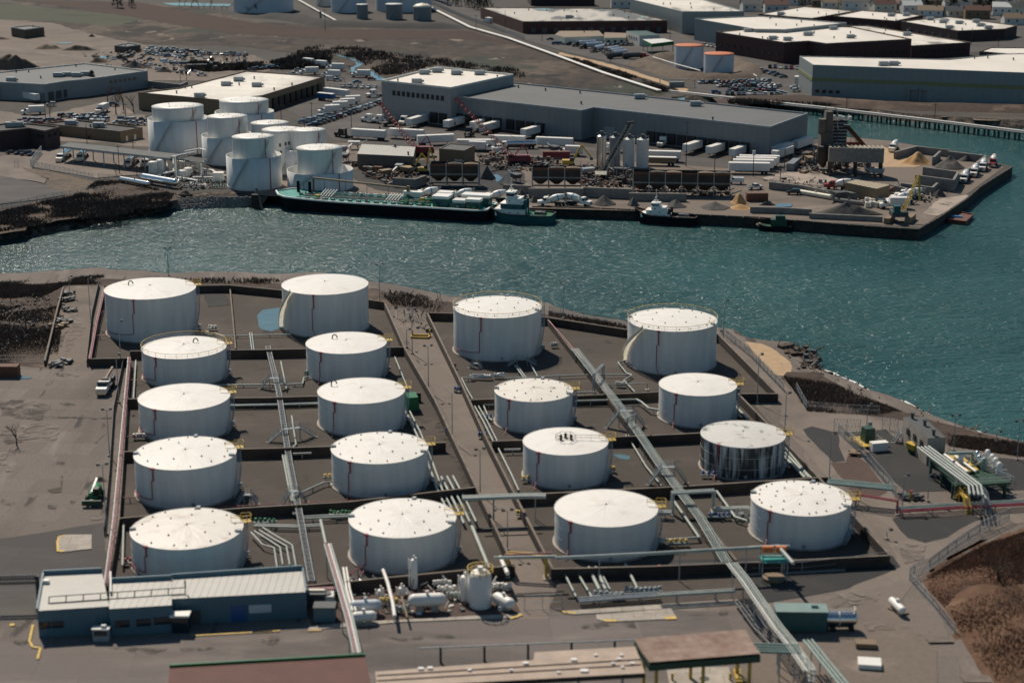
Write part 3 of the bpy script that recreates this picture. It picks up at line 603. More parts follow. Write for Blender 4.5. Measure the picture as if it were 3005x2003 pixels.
tank('white tank with dotted roof beside the central road, fourth in the second column', 'N', 683, 1512, 330, 775, -.60, dots=18)
tank('nearest white tank on the left, directly behind the blue office building', 'M', 1133, 2088, 877, 1352, -.72, roofm='tank_roof_worn', dots=18, diag=False)
tank('white tank with dotted roof standing behind the white vertical vessel', 'N', 835, 1755, 933, 1428, -.65, dots=18)
tank('small white tank with dotted roof left of the right pipe rack, second row', 'K', -83, 590, 1067, 1447, -.61, dots=18, roofm='tank_roof_worn')
tank('small white tank with hatch on its roof edge, right of the right pipe rack', 'K', 1335, 2000, 1019, 1400, -.53)
tank('white tank with a railed cage of black valves on its roof', 'O', 162, 893, 274, 697, -.61, top=top_cage)
tank('dirty white tank with dark streaks down its wall and cracked stained roof', 'O', 1696, 2417, 213, 618, -.55, roofm='tank_roof_dirty', shellm='tank_shell_streaked')
tank('nearest white tank with plain roof, just left of the right pipe rack', 'O', 434, 1320, 848, 1318, -.66)
tank('nearest white tank at the right end, its roof ringed by small vents', 'P', 0, 757, 156, 557, -.58, dots=30)
# ---- bund walls
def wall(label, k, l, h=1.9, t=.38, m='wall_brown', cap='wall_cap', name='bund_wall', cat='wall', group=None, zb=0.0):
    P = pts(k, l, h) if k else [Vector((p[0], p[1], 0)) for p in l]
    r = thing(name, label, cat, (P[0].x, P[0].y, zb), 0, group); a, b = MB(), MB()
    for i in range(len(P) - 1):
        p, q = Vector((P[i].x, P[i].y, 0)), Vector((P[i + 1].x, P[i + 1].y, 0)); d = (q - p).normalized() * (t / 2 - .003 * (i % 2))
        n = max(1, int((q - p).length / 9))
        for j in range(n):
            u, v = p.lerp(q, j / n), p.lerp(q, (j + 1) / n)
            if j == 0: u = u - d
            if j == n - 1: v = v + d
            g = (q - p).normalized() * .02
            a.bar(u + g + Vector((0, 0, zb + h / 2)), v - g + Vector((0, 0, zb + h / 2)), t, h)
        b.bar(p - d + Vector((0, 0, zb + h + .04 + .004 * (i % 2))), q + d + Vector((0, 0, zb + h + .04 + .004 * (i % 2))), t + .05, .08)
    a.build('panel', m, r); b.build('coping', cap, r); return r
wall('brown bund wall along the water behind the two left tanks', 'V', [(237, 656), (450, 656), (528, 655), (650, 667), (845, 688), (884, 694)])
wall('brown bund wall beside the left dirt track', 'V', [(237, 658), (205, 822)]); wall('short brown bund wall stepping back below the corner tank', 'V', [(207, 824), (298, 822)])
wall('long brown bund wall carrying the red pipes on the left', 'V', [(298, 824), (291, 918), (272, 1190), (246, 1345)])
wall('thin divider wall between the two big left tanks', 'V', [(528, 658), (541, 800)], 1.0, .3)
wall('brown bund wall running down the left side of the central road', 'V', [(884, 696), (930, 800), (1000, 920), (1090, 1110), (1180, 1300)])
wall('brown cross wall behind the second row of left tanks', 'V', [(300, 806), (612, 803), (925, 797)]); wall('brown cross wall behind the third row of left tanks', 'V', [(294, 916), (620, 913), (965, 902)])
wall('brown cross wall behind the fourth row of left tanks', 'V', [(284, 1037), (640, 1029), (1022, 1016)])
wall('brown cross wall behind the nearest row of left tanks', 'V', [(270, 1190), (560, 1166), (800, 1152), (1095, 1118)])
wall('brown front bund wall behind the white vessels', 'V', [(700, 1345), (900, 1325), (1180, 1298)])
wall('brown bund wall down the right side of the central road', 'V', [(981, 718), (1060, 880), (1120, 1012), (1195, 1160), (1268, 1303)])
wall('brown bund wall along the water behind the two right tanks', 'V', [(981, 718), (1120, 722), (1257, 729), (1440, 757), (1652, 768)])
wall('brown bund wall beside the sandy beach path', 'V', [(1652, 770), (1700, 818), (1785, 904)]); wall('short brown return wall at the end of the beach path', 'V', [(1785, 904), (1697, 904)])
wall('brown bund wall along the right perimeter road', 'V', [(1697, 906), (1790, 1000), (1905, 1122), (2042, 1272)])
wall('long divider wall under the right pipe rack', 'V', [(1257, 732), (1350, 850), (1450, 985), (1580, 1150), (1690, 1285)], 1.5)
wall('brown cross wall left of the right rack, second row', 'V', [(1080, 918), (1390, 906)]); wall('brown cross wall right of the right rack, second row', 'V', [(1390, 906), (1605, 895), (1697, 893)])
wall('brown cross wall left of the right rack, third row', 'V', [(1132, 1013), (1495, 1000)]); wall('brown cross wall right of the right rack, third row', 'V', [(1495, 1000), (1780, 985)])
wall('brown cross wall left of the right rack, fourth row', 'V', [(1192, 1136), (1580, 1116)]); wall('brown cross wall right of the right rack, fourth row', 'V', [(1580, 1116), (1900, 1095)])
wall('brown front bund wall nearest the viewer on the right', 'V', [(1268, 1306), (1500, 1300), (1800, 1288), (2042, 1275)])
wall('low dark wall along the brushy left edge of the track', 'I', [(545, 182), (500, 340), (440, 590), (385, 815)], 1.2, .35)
# ---- pipes
def pipes(label, k, l, z, n=1, gap=.55, r=.16, m='pale_pipe', sup=6.0, name='pipe_run', cat='pipe', group=None, sm='grey_steel', z0=.0, mats=None, world=None, tray=False):
    P = pts(k, l, z) if world is None else [Vector(p) for p in world]
    if isinstance(z, (int, float)) is False: pass
    t = thing(name, label, cat, (P[0].x, P[0].y, z0), 0, group); nn = len(P); nr = []
    for i in range(nn):
        a, b = P[max(0, i - 1)], P[min(nn - 1, i + 1)]; d = Vector((b.x - a.x, b.y - a.y, 0)); d = d.normalized() if d.length > .01 else Vector((1, 0, 0)); nr.append(Vector((-d.y, d.x, 0)))
    for j in range(n):
        off = (j - (n - 1) / 2) * gap
        MB().path([P[i] + nr[i] * off for i in range(nn)], r * (1 if j % 3 else 1.15), 8).build('pipe', mats[j % len(mats)] if mats else m, t)
    if sup:
        acc = 0
        for i in range(nn - 1):
            a, b = P[i], P[i + 1]; L = (b - a).length
            if abs(b.z - a.z) > L * .5: continue
            q = max(1, int(L / sup))
            for j in range(q):
                c = a.lerp(b, (j + .5) / q); w_ = (n - 1) * gap / 2 + .22; mb = MB(); nv = nr[i] if i else nr[min(1, nn - 1)] if nn > 2 else nr[0]
                d = (b - a); nv = Vector((-d.y, d.x, 0)).normalized(); zz = c.z - r - .12
                mb.bar(c - nv * w_ + Vector((0, 0, -r - .07)), c + nv * w_ + Vector((0, 0, -r - .07)), .16, .14)
                for s_ in ((-1, 1) if n > 1 else (0,)): mb.bar((c + nv * w_ * .85 * s_).xy.to_3d() + Vector((0, 0, z0)), (c + nv * w_ * .85 * s_).xy.to_3d() + Vector((0, 0, zz)), .16, .16)
                mb.build('support', sm, t)
    return t
def tray(label, k, l, z=1.3, w_=1.0, m='grey_steel'):
    P = pts(k, l, z); t = thing('cable_tray', label, 'cable tray', (P[0].x, P[0].y, 0)); a, b, c_ = MB(), MB(), MB()
    for i in range(len(P) - 1):
        p, q = P[i], P[i + 1]; d = (q - p); nv = Vector((-d.y, d.x, 0)).normalized() * w_ / 2; L = d.length; n = int(L / .9)
        for s_ in (-1, 1): a.bar(p + nv * s_, q + nv * s_, .12, .35)
        for j in range(n):
            u, v = p.lerp(q, j / n), p.lerp(q, (j + .7) / n); b.bar(u - nv * .9, v + nv * .9 * (1 if j % 2 else -1), .07); b.bar(u - nv * .95, u + nv * .95, .12, .06)
            if j % 6 == 3:
                for s_ in (-1, 1): MB().bar((u + nv * s_).xy.to_3d(), (u + nv * s_), .15).build('support', m, t)
    a.build('side_rail', m, t); b.build('rungs', m, t)
    mb = MB()
    for off in (-.2, .2): mb.path([p + Vector((off, 0, .1)) for p in P], .09, 5)
    mb.build('cable', 'dark_steel', t)
tray('long grey cable tray between the two left columns of tanks', 'V', [(615, 795), (640, 900), (665, 1060), (690, 1190), (716, 1335)], 1.4)
pipes('pair of pale pipes left of the long cable tray, far half', 'V', [(618, 800), (632, 870), (655, 1000), (660, 1035)], .7, 1, r=.14)
pipes('pale pipe right of the long cable tray', 'V', [(645, 830), (658, 893)], .7, 1); pipes('pale elbow pipe right of the cable tray', 'V', [(670, 955), (680, 1020), (672, 1028)], .7)
pipes('three pale pipes along the cable tray, near half', 'V', [(653, 1040), (680, 1180)], .8, 3, .4)
pipes('pair of pipes behind the lower left tanks crossing under the cable tray', 'V', [(530, 930), (640, 928), (735, 925)], .8, 2, .8, .2)
pipes('thin green pipe crossing between the second-row left tanks', 'J', [(-700, 1030), (300, 1020), (435, 1015), (445, 965), (500, 950)], .6, m='pale_pipe')
pipes('pale pipe crossing the upper left bund', 'I', [(1760, 560), (1940, 605), (2150, 598), (2500, 590)], .6, r=.14)
pipes('two short pale pipes ending at the upper cross wall', 'I', [(2160, 575), (2180, 725)], .7, 2, .5, .14)
pipes('pale pipe angled down beside the third-row tank on the left road wall', 'J', [(1230, 785), (1345, 1065)], 1.0, 1, r=.15)
pipes('pair of pale pipes running down beside the central road wall', 'N', [(1340, 20), (1430, 200), (1520, 420), (1620, 700), (1700, 860)], .8, 2, .9, .2)
pipes('bundle of three short pale pipes dropping from the big crossing pipe', 'N', [(1680, 580), (1790, 790), (1880, 980)], .9, 3, 1.1, .22)
pipes('long pale pipe beside the front of the central road wall', 'N', [(1890, 1000), (2010, 1290), (2050, 1400)], .8, 1, r=.3)
rk = pipes('long rack of pale pipes running between the right columns of tanks', 'V', [(1320, 800), (1430, 940), (1530, 1085), (1610, 1190), (1670, 1290)], 2.0, 5, .40, .09, mats=['pale_pipe', 'green_pipe', 'grey_steel'], sup=8, z0=0, name='pipe_rack', cat='pipe rack')
pipes('thin red fire main along the divider wall behind the right tanks', 'V', [(1262, 738), (1350, 838), (1410, 920)], 1.9, 1, r=.1, m='pink_pipe', sup=0)
pipes('pale pipe lying left of the right pipe rack', 'O', [(1095, 285), (1220, 490), (1355, 660)], .7, r=.15)
pipes('pale pipe beside the rack by the nearest right tank', 'O', [(1460, 790), (1560, 930), (1680, 1105), (1360, 1125), (1350, 1150)], .8, r=.2)
pipes('heavy pale pipes beside the right perimeter wall', 'L', [(-210, 200), (-60, 450)] and [(270, 1255), (480, 1470)], .8, 2, .8, .25)
pipes('pale pipes continuing down the right perimeter wall', 'L', [(310, 1215), (500, 1440), (620, 1550)], 1.0, 2, .7, .16)
pipes('pale pipe run from the edge tank down the right bund', 'K', [(1985, 1200), (2100, 1320)], .8, r=.22)
pipes('pale pipe crossing the top right bund to the rack', 'K', [(0, 968), (300, 955), (650, 940), (1080, 935)], .7, r=.15)
pipes('grey portal pipe crossing over the right pipe rack, far one', 'K', [(770, 1090), (775, 1000)] and [(620, 1090), (770, 1085)], .8, r=.16)
pipes('zigzag pale pipe at the foot of the big right tank', 'K', [(1030, 820), (980, 830), (1050, 920), (1100, 940), (1030, 985), (1125, 1085)], .7, r=.14)
pipes('pair of pipes leaving the railed tank towards the rack', 'K', [(100, 855), (180, 965)], .7, 2, .5, .14); pipes('single pipe leaving the railed tank towards the rack', 'K', [(230, 850), (285, 950)], .7, r=.14)
pipes('pale pipe behind the second cross wall on the right', 'K', [(610, 1163), (1140, 1150), (1180, 1170), (1245, 1225), (1330, 1240)], 1.2, r=.2)
pipes('pale pipe run down the inner side of the right road wall, upper part', 'J', [(1920, 965), (1805, 965), (1850, 1060), (1900, 1145)], .8, r=.14)
pipes('pair of pale pipes down the inner side of the right road wall', 'J', [(1930, 1200), (2010, 1340), (2095, 1510)], .8, 2, .8, .16)
pipes('pale elbow pipe beside the small dotted tank', 'J', [(2085, 1193), (1990, 1193), (2040, 1310), (2070, 1330)], .8, r=.15)
pipes('pale pipe beside the road wall left of the caged tank', 'O', [(-50, 340), (60, 560), (125, 700)], .8, r=.17); pipes('pale stub pipe with valve behind the caged tank', 'O', [(0, 350), (140, 345)], 1.0, r=.2)
pipes('pale stub pipe lying behind the dotted tank by the left cross wall', 'N', [(350, 385), (510, 378)], 1.0, r=.18)
pipes('green tinted pipes of the manifold behind the nearest left tanks', 'N', [(20, 1000), (380, 1010), (590, 1000)], .7, 2, .8, .18); pipes('pair of pale manifold pipes right of the cable tray', 'N', [(440, 935), (600, 925), (840, 915)], .9, 2, 1.0, .18)
pipes('pale pipe sloping towards the dotted tank by the road', 'N', [(420, 720), (620, 630), (700, 625)], .8, r=.16)
pipes('pale pipe dropping into the bundle behind the blue building', 'N', [(590, 955), (635, 1160)], .8, r=.25)
for i, (a, b, c, d) in enumerate((((-10, 1060), (90, 1165), (190, 1195), (220, 1390)), ((20, 1050), (150, 1130), (240, 1190), (265, 1340)), ((60, 1040), (180, 1115), (295, 1180), (325, 1340)), ((90, 1020), (220, 1100), (345, 1170), (380, 1360)))):
    pipes('%s of four pale pipes bending towards the blue building' % ORD[i], 'N', [a, b, c, d], 1.0, r=.14, sup=0, group='four bending pipes')
pipes('bundle of pink and pale pipes crossing high over the driveway to the brown roof', 'N', [(650, 1160), (700, 1330), (780, 1600), (840, 1810), (905, 2100)], 4.2, 4, .34, .14, mats=['pale_pipe', 'pink_pipe', 'white', 'pale_pipe', 'white'], sup=9, name='pipe_rack', cat='pipe rack')
pipes('thick pale pipe bundle bridging the central road', 'N', [(1790, 790), (1800, 760)] and [(1810, 765), (2349, 745), (2530, 745)], 4.6, 3, .6, .3, m='pale_pipe', sup=26)
pipes('thin grey pipe low across the central road', 'N', [(1990, 1035), (2349, 1020), (2480, 1010)], 1.0, 1, r=.18, m='dark_steel')
def portal(label, k, a, b, yt, r=.2, m='grey_steel', n=1, gap=.6):
    A, B = at(k, *a), at(k, *b); zt = zup(k, A, yt); d = (B - A); nv = Vector((-d.y, d.x, 0)).normalized()
    t = thing('pipe_portal', label, 'pipe portal', A)
    for j in range(n):
        o = nv * (j - (n - 1) / 2) * gap; z = Vector((0, 0, zt)); MB().path([A + o, A + o + z, B + o + z, B + o], r, 8).build('pipe', m, t)
    for P_ in (A, B): MB().box(P_.x, P_.y, 0, .8, n * gap + .6, .25).build('footing', 'concrete', t)
portal('grey hoop of pipes crossing the rack between two right tanks', 'O', (1445, 905), (1800, 885), 720, .22, 'pale_pipe', 3, .5)
portal('grey pipe hoop over the upper end of the right rack', 'K', (770, 1095), (850, 1010), 930, .14, 'grey_steel', 2, .4)
portal('thin pipe hoop between the wall and the right rack', 'K', (1230, 1070), (870, 1080), 1010, .12, 'pale_pipe'); portal('small hoop where the stairs cross the right rack', 'O', (1060, 235), (1130, 200), 75, .15)
portal('dark red pipe portal beside the perimeter road', 'P', (795, 230), (1110, 280), 130, .13, 'red_pipe', 2, .6)
portal('yellow and pink pipe gantry over the lower central road', 'S', (30, 260), (360, 280), 65, .22, 'yellow', 2, .8)
pipes('pink pipe lying across the yellow gantry', 'S', [(0, 80), (410, 62)], 5.0, 1, r=.15, m='pink_pipe', sup=0); pipes('wide silver pipe lying across the yellow gantry', 'S', [(-90, 105), (450, 95)], 4.9, 1, r=.25, m='pale_pipe', sup=0)
pipes('long thick silver pipe on tall posts in front of the nearest right tank', 'S', [(440, 108), (1200, 72), (1830, 35), (2349, 8), (2460, 8)], 5.2, 1, r=.27, m='pale_pipe', sup=11)
pipes('thick silver pipe bending down beside the orange topped skid', 'P', [(-20, 535), (205, 525), (320, 655)], 5.2, 1, r=.27, m='pale_pipe', sup=0)
pipes('rack of green and pale pipes running down to the right foreground', 'S', [(1960, 150), (2080, 300), (2349, 690), (2480, 850), (2640, 1080)], 4.6, 5, .42, .11, mats=['pale_pipe', 'white', 'green_pipe', 'pale_pipe', 'pale_pipe'], sup=9, name='pipe_rack', cat='pipe rack')
pipes('bundle of dark pipes on the ground below the right foreground rack', 'S', [(2040, 480), (2200, 700), (2349, 850)], .8, 4, .6, .16, m='dark_steel')
pipes('green pipe bundle crossing towards the rusty canopy', 'P', [(-250, 1290), (60, 1300), (370, 1310)], 4.6, 4, .8, .2, m='green_pipe', sup=12)
pipes('green steel pipe bridge sloping out of the bottom right', 'P', [(430, 1240), (560, 1400), (740, 1620)], 4.0, 3, .6, .18, m='green_pipe', sup=8)
pipes('pale pipe bending down off the end of the right foreground rack', 'P', [(330, 1300), (460, 1440), (460, 1560)], 3.5, 2, .6, .15)
pipes('bundle of four thick pipes leaving the last right tank', 'P', [(580, 30), (1080, 80)], 3.6, 4, .7, .22, m='green_pipe', sup=14)
pipes('long run of pale and red pipes along the junction yard', 'P', [(1120, 245), (1600, 215), (2080, 190), (2600, 160)], 1.1, 5, .6, .13, mats=['red_pipe', 'red_pipe', 'pale_pipe', 'green_pipe', 'pale_pipe'], sup=9)
for i, (a, b, rr) in enumerate((((520, 240), (620, 440), .16), ((640, 250), (760, 450), .16), ((730, 190), (840, 420), .26), ((790, 190), (890, 410), .26), ((830, 220), (920, 390), .12), ((1045, 160), (1160, 390), .2))):
    pipes('%s pale pipe from the left dropping into the manifold below the right wall' % ORD[i], 'S', [a, b], .8, 1, r=rr, group='manifold feed pipes', sup=0)
pipes('pale pipe bridge along the front of the manifold', 'S', [(1320, 425), (1990, 385)], 1.6, 2, .7, .22, sup=6); pipes('grey pipes of the low manifold', 'S', [(640, 470), (1000, 440), (1340, 420)], 1.0, 3, .7, .2, m='grey_steel')
pipes('thick pink and brown pipe beside the blue building', 'R', [(470, 385), (740, 372)], 1.5, 2, .6, .3, m='pink_pipe')
pipes('pair of pale pipes entering the last right tank through the hoop', 'O', [(1810, 860), (2110, 850)], 1.2, 2, .8, .3, m='pale_pipe'); pipes('pale pipes joining the nearest right tank to the hoop', 'O', [(1330, 885), (1440, 890)], 1.2, 2, .9, .3)
pipes('pale pipe angling to the purple valves of the last tank', 'O', [(1830, 705), (1920, 830), (1990, 930), (2090, 960)], 1.0, r=.2)
# red mains on the left wall
pipes('pink and white fire mains running beside the left bund wall', 'V', [(297, 820), (288, 920), (277, 1040), (262, 1200), (243, 1340)], 2.3, 3, .27, .08, mats=['white', 'pink_pipe', 'pink_pipe'], sup=6)
pipes('pink main along the upper left bund wall', 'V', [(241, 660), (222, 740), (207, 824)], 2.1, 2, .3, .1, m='pink_pipe', sup=0)
pipes('white pipe beside the left fence in the second cell', 'I', [(1170, 815), (1150, 1145)], .9, 1, r=.17); pipes('white pipe beside the nearest left tank', 'M', [(1065, 840), (1055, 1200)], .9, r=.17)
for i, (k, a, b) in enumerate((('I', (795, 600), (930, 598)), ('I', (830, 395), (915, 393)), ('I', (1100, 980), (1240, 985)), ('I', (1080, 1470), (1240, 1455)), ('M', (1045, 612), (1190, 610)), ('N', (-300, 840), (880, 785)), ('R', (830, 250), (990, 155)))):
    pipes('thin red fire branch %s' % ('reaching the corner tank low down', 'reaching the corner tank high up', 'reaching the railed left tank', 'reaching the dusty roofed left tank', 'reaching the fourth left tank', 'along the cross wall behind the nearest tanks', 'at the foot of the tank behind the vessel')[i], k, [a, b], 1.0, r=.07, m='red_pipe', sup=3)
def valve_group(label, k, x, y, m='grey_steel', n=5, w_=3.0, cat='valve manifold', h=1.2):
    c = at(k, x, y); t = thing('valve_manifold', label, cat, c)
    MB().path([c + Vector((-w_ / 2, 0, .7)), c + Vector((w_ / 2, 0, .7))], .18, 8).path([c + Vector((-w_ / 2, .7, .7)), c + Vector((w_ / 2, .7, .7))], .15, 8).build('header', 'pale_pipe', t)
    for i in range(n):
        x_ = c.x - w_ / 2 + w_ * (i + .5) / n; y_ = c.y + rnd.random() * .7
        mb = MB().cyl((x_, y_, .3), (x_, y_, h + .3 * rnd.random()), .13).ball((x_, y_, .75), .33).lathe(x_, y_, [(.05, h), (.33, h + .02), (.33, h + .1), (.05, h + .12)], 10, 0)
        mb.build('valve', m, t)
for a in (('green valves at the foot of the second-row left tank', 'J', 485, 955, 'green', 4, 2), ('green valves on the manifold left of the cable tray', 'N', 110, 1010, 'green', 5, 4), ('green valves on the manifold right of the cable tray', 'N', 760, 940, 'green', 6, 4),
          ('cluster of silver valves in front of the railed tank', 'J', 1970, 985, 'silver', 8, 5), ('silver valves on the pipe behind the railed tank', 'J', 2130, 975, 'silver', 4, 2.5), ('green valves by the small tank, on the left', 'J', 2040, 1335, 'blue', 2, 1.5),
          ('yellow valves left of the dotted tank by the road', 'N', 650, 620, 'yellow', 2, 1.6), ('yellow valves left of the caged tank', 'O', 205, 640, 'yellow', 3, 2.5), ('yellow valves right of the caged tank', 'O', 930, 550, 'yellow', 2, 1.2),
          ('yellow valves on the pipe beside the nearest right tank', 'O', 1500, 1190, 'yellow', 4, 3.5), ('purple valves at the foot of the last right tank', 'O', 1850, 960, 'blue', 5, 4), ('purple valves by the streaked tank', 'O', 1760, 600, 'blue', 3, 3),
          ('white valves near the big right tank', 'K', 1000, 1050, 'pale_pipe', 4, 2), ('small valve cluster on the pipe behind the divider wall', 'K', 430, 710, 'pale_pipe', 3, 1.6), ('three orange valves in front of the nearest right tank', 'S', 1340, 250, 'orange', 3, 2.2),
          ('grey valve cluster of the low manifold, right end', 'S', 1200, 430, 'grey_steel', 8, 6), ('grey valve cluster of the low manifold, left end', 'S', 900, 470, 'grey_steel', 6, 5), ('red valve by the nearest left tank', 'M', 1100, 1210, 'red', 2, 1.5),
          ('blue valves beside the central road wall', 'J', 1985, 1490, 'blue', 4, 1.8), ('blue hydrant valves halfway up the road', 'J', 1770, 1090, 'blue', 3, 1.6), ('pair of blue valves on the left side of the road', 'J', 1680, 1450, 'blue', 2, 1.0),
          ('red valves beside the upper road wall', 'J', 1730, 890, 'red', 3, 1.4), ('yellow valves under the crossing pipes on the road', 'O', 140, 940, 'yellow', 3, 1.6), ('pale valves at the corner tank base', 'I', 1830, 560, 'white', 3, 2.2),
          ('white pump set left of the third-row tank', 'M', 1200, 120, 'white', 4, 2.6)):
    valve_group(*a)
def crossover(label, k, a, b, zt=2.4, m='grey_steel', w_=.9, cat='stairs', flat=.35):
    """steps up, a landing, steps down again over pipes"""
    A, B = at(k, *a), at(k, *b); t = thing('crossover_stairs', label, cat, A); d = (B - A); L = d.length; u = d.normalized(); nv = Vector((-u.y, u.x, 0)) * w_ / 2
    p1, p2 = A + u * L * (1 - flat) / 2 + Vector((0, 0, zt)), A + u * L * (1 + flat) / 2 + Vector((0, 0, zt))
    for P0, P1, nm in ((A, p1, 'flight'), (B, p2, 'flight')):
        mb = MB(); n = max(4, int(zt / .25))
        for s_ in (-1, 1): mb.bar(P0 + nv * s_, P1 + nv * s_, .08, .25)
        for i in range(n): c = P0.lerp(P1, (i + .5) / n); mb.bar(c - nv, c + nv, .26, .05)
        f = mb.build(nm, m, t); mb = MB()
        for s_ in (-1, 1):
            for q in (.5, 1.0): mb.bar(P0 + nv * s_ + Vector((0, 0, q)), P1 + nv * s_ + Vector((0, 0, q)), .05)
            for i in range(4): c = P0.lerp(P1, i / 3) + nv * s_; mb.bar(c, c + Vector((0, 0, 1)), .05)
        mb.build('handrail', m, t)
    MB().bar(p1, p2, w_, .08).build('landing', m, t)
    mb = MB().rail([p1 + nv, p2 + nv], 1, .05, 1).rail([p1 - nv, p2 - nv], 1, .05, 1)
    for p in (p1, p2):
        for s_ in (-1, 1): mb.bar((p + nv * s_ * .9).xy.to_3d(), p + nv * s_ * .9, .1)
    mb.build('frame', m, t)
    for p in (A, B): MB().box(p.x, p.y, 0, 1.1, .8, .12).build('footing', 'wall_cap', t)
for a in (('steps crossing the cable tray between the second-row left tanks', 'J', (70, 1060), (320, 1055)), ('steps crossing the cable tray between the third-row left tanks', 'J', (140, 1520), (545, 1475)), ('steps crossing the cable tray by the nearest left tanks', 'N', (255, 830), (470, 800)),
          ('steps crossing the right pipe rack between the small tanks', 'O', (880, 165), (1210, 155), 3.6), ('steps crossing the right pipe rack beside the streaked tank', 'O', (1240, 655), (1570, 640), 3.4), ('white steps in front of the railed tank', 'K', (30, 860), (275, 855), 1.4),
          ('small white steps left of the railed tank', 'J', (1875, 880), (1980, 885), 1.2), ('white steps beside the fourth left tank', 'M', (2050, 670), (2220, 670), 1.8), ('small white steps by the last right tank', 'O', (1990, 960), (2090, 940), 1.2),
          ('steps over the pipe run by the junction yard', 'P', (1570, 160), (1660, 290), 2.2, 'yellow'), ('second steps over the pipe run, further right', 'P', (1710, 155), (1810, 290), 2.2)):
    crossover(*a)
# ---- light poles
def light_pole(label, k, x, yb, yt, heads=2, m='grey_steel', group='yard light poles', arm=.6):
    b = at(k, x, yb); z = zup(k, b, yt); t = thing('light_pole', label, 'light pole', b, rnd.random() * .4, group)
    MB().cyl((0, 0, 0), (0, 0, z), .11, .07, 8).build('pole', m, t, local=True); MB().box(0, 0, 0, .6, .6, .35).build('base', 'concrete', t, local=True)
    for s_ in ((-1, 1) if heads == 2 else (1,)):
        MB().bar((0, 0, z - .1), (s_ * arm, 0, z + .15), .07).box(s_ * (arm + .15), 0, z + .02, .55, .5, .42, 0, 0, .8, .9).build('lamp_head', 'dark_steel', t, local=True)
for a in (('light pole on the far left bank behind the corner tank', 'E', 1455, 1200, 965), ('light pole on the bank right of the second big tank', 'J', 1098, 300, -9), ('light pole at the top of the central road', 'J', 1380, 758, 380), ('second light pole down the central road', 'J', 1520, 1085, 692),
          ('third light pole down the central road, single head', 'J', 1725, 1515, 1095, 1), ('light pole on the central road beside the crossing pipes', 'N', 1965, 740, 350), ('light pole on the lower central road with low heads', 'N', 2200, 1215, 875), ('light pole on the shore between the two right tanks', 'K', 507, 455, 150),
          ('light pole on the shore beside the rightmost big tank', 'K', 1886, 635, 302, 1), ('light pole in the bund corner by the beach', 'K', 2178, 1185, 770, 1), ('light pole beside the perimeter road behind the streaked tank', 'L', 288, 1070, 750, 1), ('light pole on the red gravel strip', 'L', 670, 1475, 1095, 1),
          ('pale light pole beside the grey pump house', 'L', 1740, 1240, 940), ('light pole on the far right bank', 'L', 2288, 1320, 990), ('thin green pole beside the container skid', 'L', 988, 1130, 850, 1), ('short black pole in the fenced yard', 'P', 1150, 240, -10, 1), ('pale pole right of the short black pole', 'P', 1345, 185, -20, 1),
          ('light pole on the dirt track outside the bund', 'I', 783, 490, 115, 1), ('light pole standing before the corner tank', 'I', 1043, 860, 480, 1), ('light pole by the notch of the left bund wall', 'I', 1025, 1180, 768, 1), ('light pole on the lot beside the parked crane truck', 'I', 945, 1640, 1240, 2), ('light pole beside the green telehandler', 'M', 922, 935, 335, 2),
          ('black post in the brush on the left', 'I', 603, 265, 95, 1), ('short post at the corner of the last right bund', 'P', 1032, 475, 410, 1), ('thin post at the shore end of the beach path', 'K', 1866, 560, 490, 1), ('thin lamp post on the upper central road', 'J', 1333, 705, 550, 1),
          ('tall post in the brush of the far right', 'L', 2110, 1165 + 0, 1080, 1)):
    light_pole(*a)
# ---- fences
def fence(label, k, l, h=2.2, step=3.0, m='grey_steel', mesh=True, name='fence', group=None, world=None, wire=.035):
    P = pts(k, l, 0) if world is None else world; t = thing(name, label, 'fence', P[0], 0, group); a, b = MB(), MB()
    for i in range(len(P) - 1):
        p, q = P[i], P[i + 1]; L = (q - p).length; n = max(1, int(L / step)); u = Vector((0, 0, 1))
        for j in range(n + (i == len(P) - 2)): c = p.lerp(q, j / n); MB().bar(c, c + u * h, .09).build('post', m, t)
        for z in (.1, h * .5, h): b.bar(p + u * z, q + u * z, .05)
        if mesh:
            nn = int(L / .55)
            for j in range(nn): c, d = p.lerp(q, j / nn), p.lerp(q, (j + 1) / nn); b.bar(c + u * .1, d + u * h, wire); b.bar(d + u * .1, c + u * h, wire)
    b.build('netting', m, t)
fence('dark fence along the left lot beside the fire mains', 'V', [(285, 835), (262, 950), (252, 1100), (240, 1230)], 1.6, 2.5, 'dark_steel', wire=.07)
fence('dark fence between the track and the upper left bund', 'V', [(228, 658), (212, 730), (200, 842)], 1.6, 2.5, 'dark_steel', wire=.07)
fence('wire fence along the beach path', 'V', [(1660, 770), (1720, 818), (1800, 900)]); fence('wire fence at the top of the central road', 'J', [(1255, 460), (1355, 465), (1455, 455)], 3)
fence('wire fence on the bank behind the right tanks', 'V', [(1262, 722), (1340, 735), (1440, 752)]); fence('wire gate frame behind the skid', 'L', [(710, 1075), (820, 1080), (935, 1085)], 2.8, 1.5)
fence('wire gate frame left of the pump house', 'L', [(1125, 1055), (1190, 1065), (1260, 1075)], 2.6, 1.5); fence('long wire fence beside the gravel strip', 'L', [(750, 1100), (860, 1200), (1000, 1350), (1180, 1560), (1240, 1640)], 2.4)
fence('curved wire fence round the brown bank', 'P', [(1965, 330), (1740, 440), (1560, 560), (1360, 710), (1240, 760), (1205, 785)], 2.4, wire=.05); fence('wire fence down the side of the brown bank', 'P', [(1205, 790), (1380, 980), (1550, 1190)], 1.6)
fence('wire fence on the scrub edge by the road', 'L', [(385, 720), (475, 885), (800, 910), (1100, 925)], 1.8); fence('wire fence at the foot of the lower road', 'S', [(175, 560), (330, 555), (495, 545)], 2.5, 5, mesh=False)
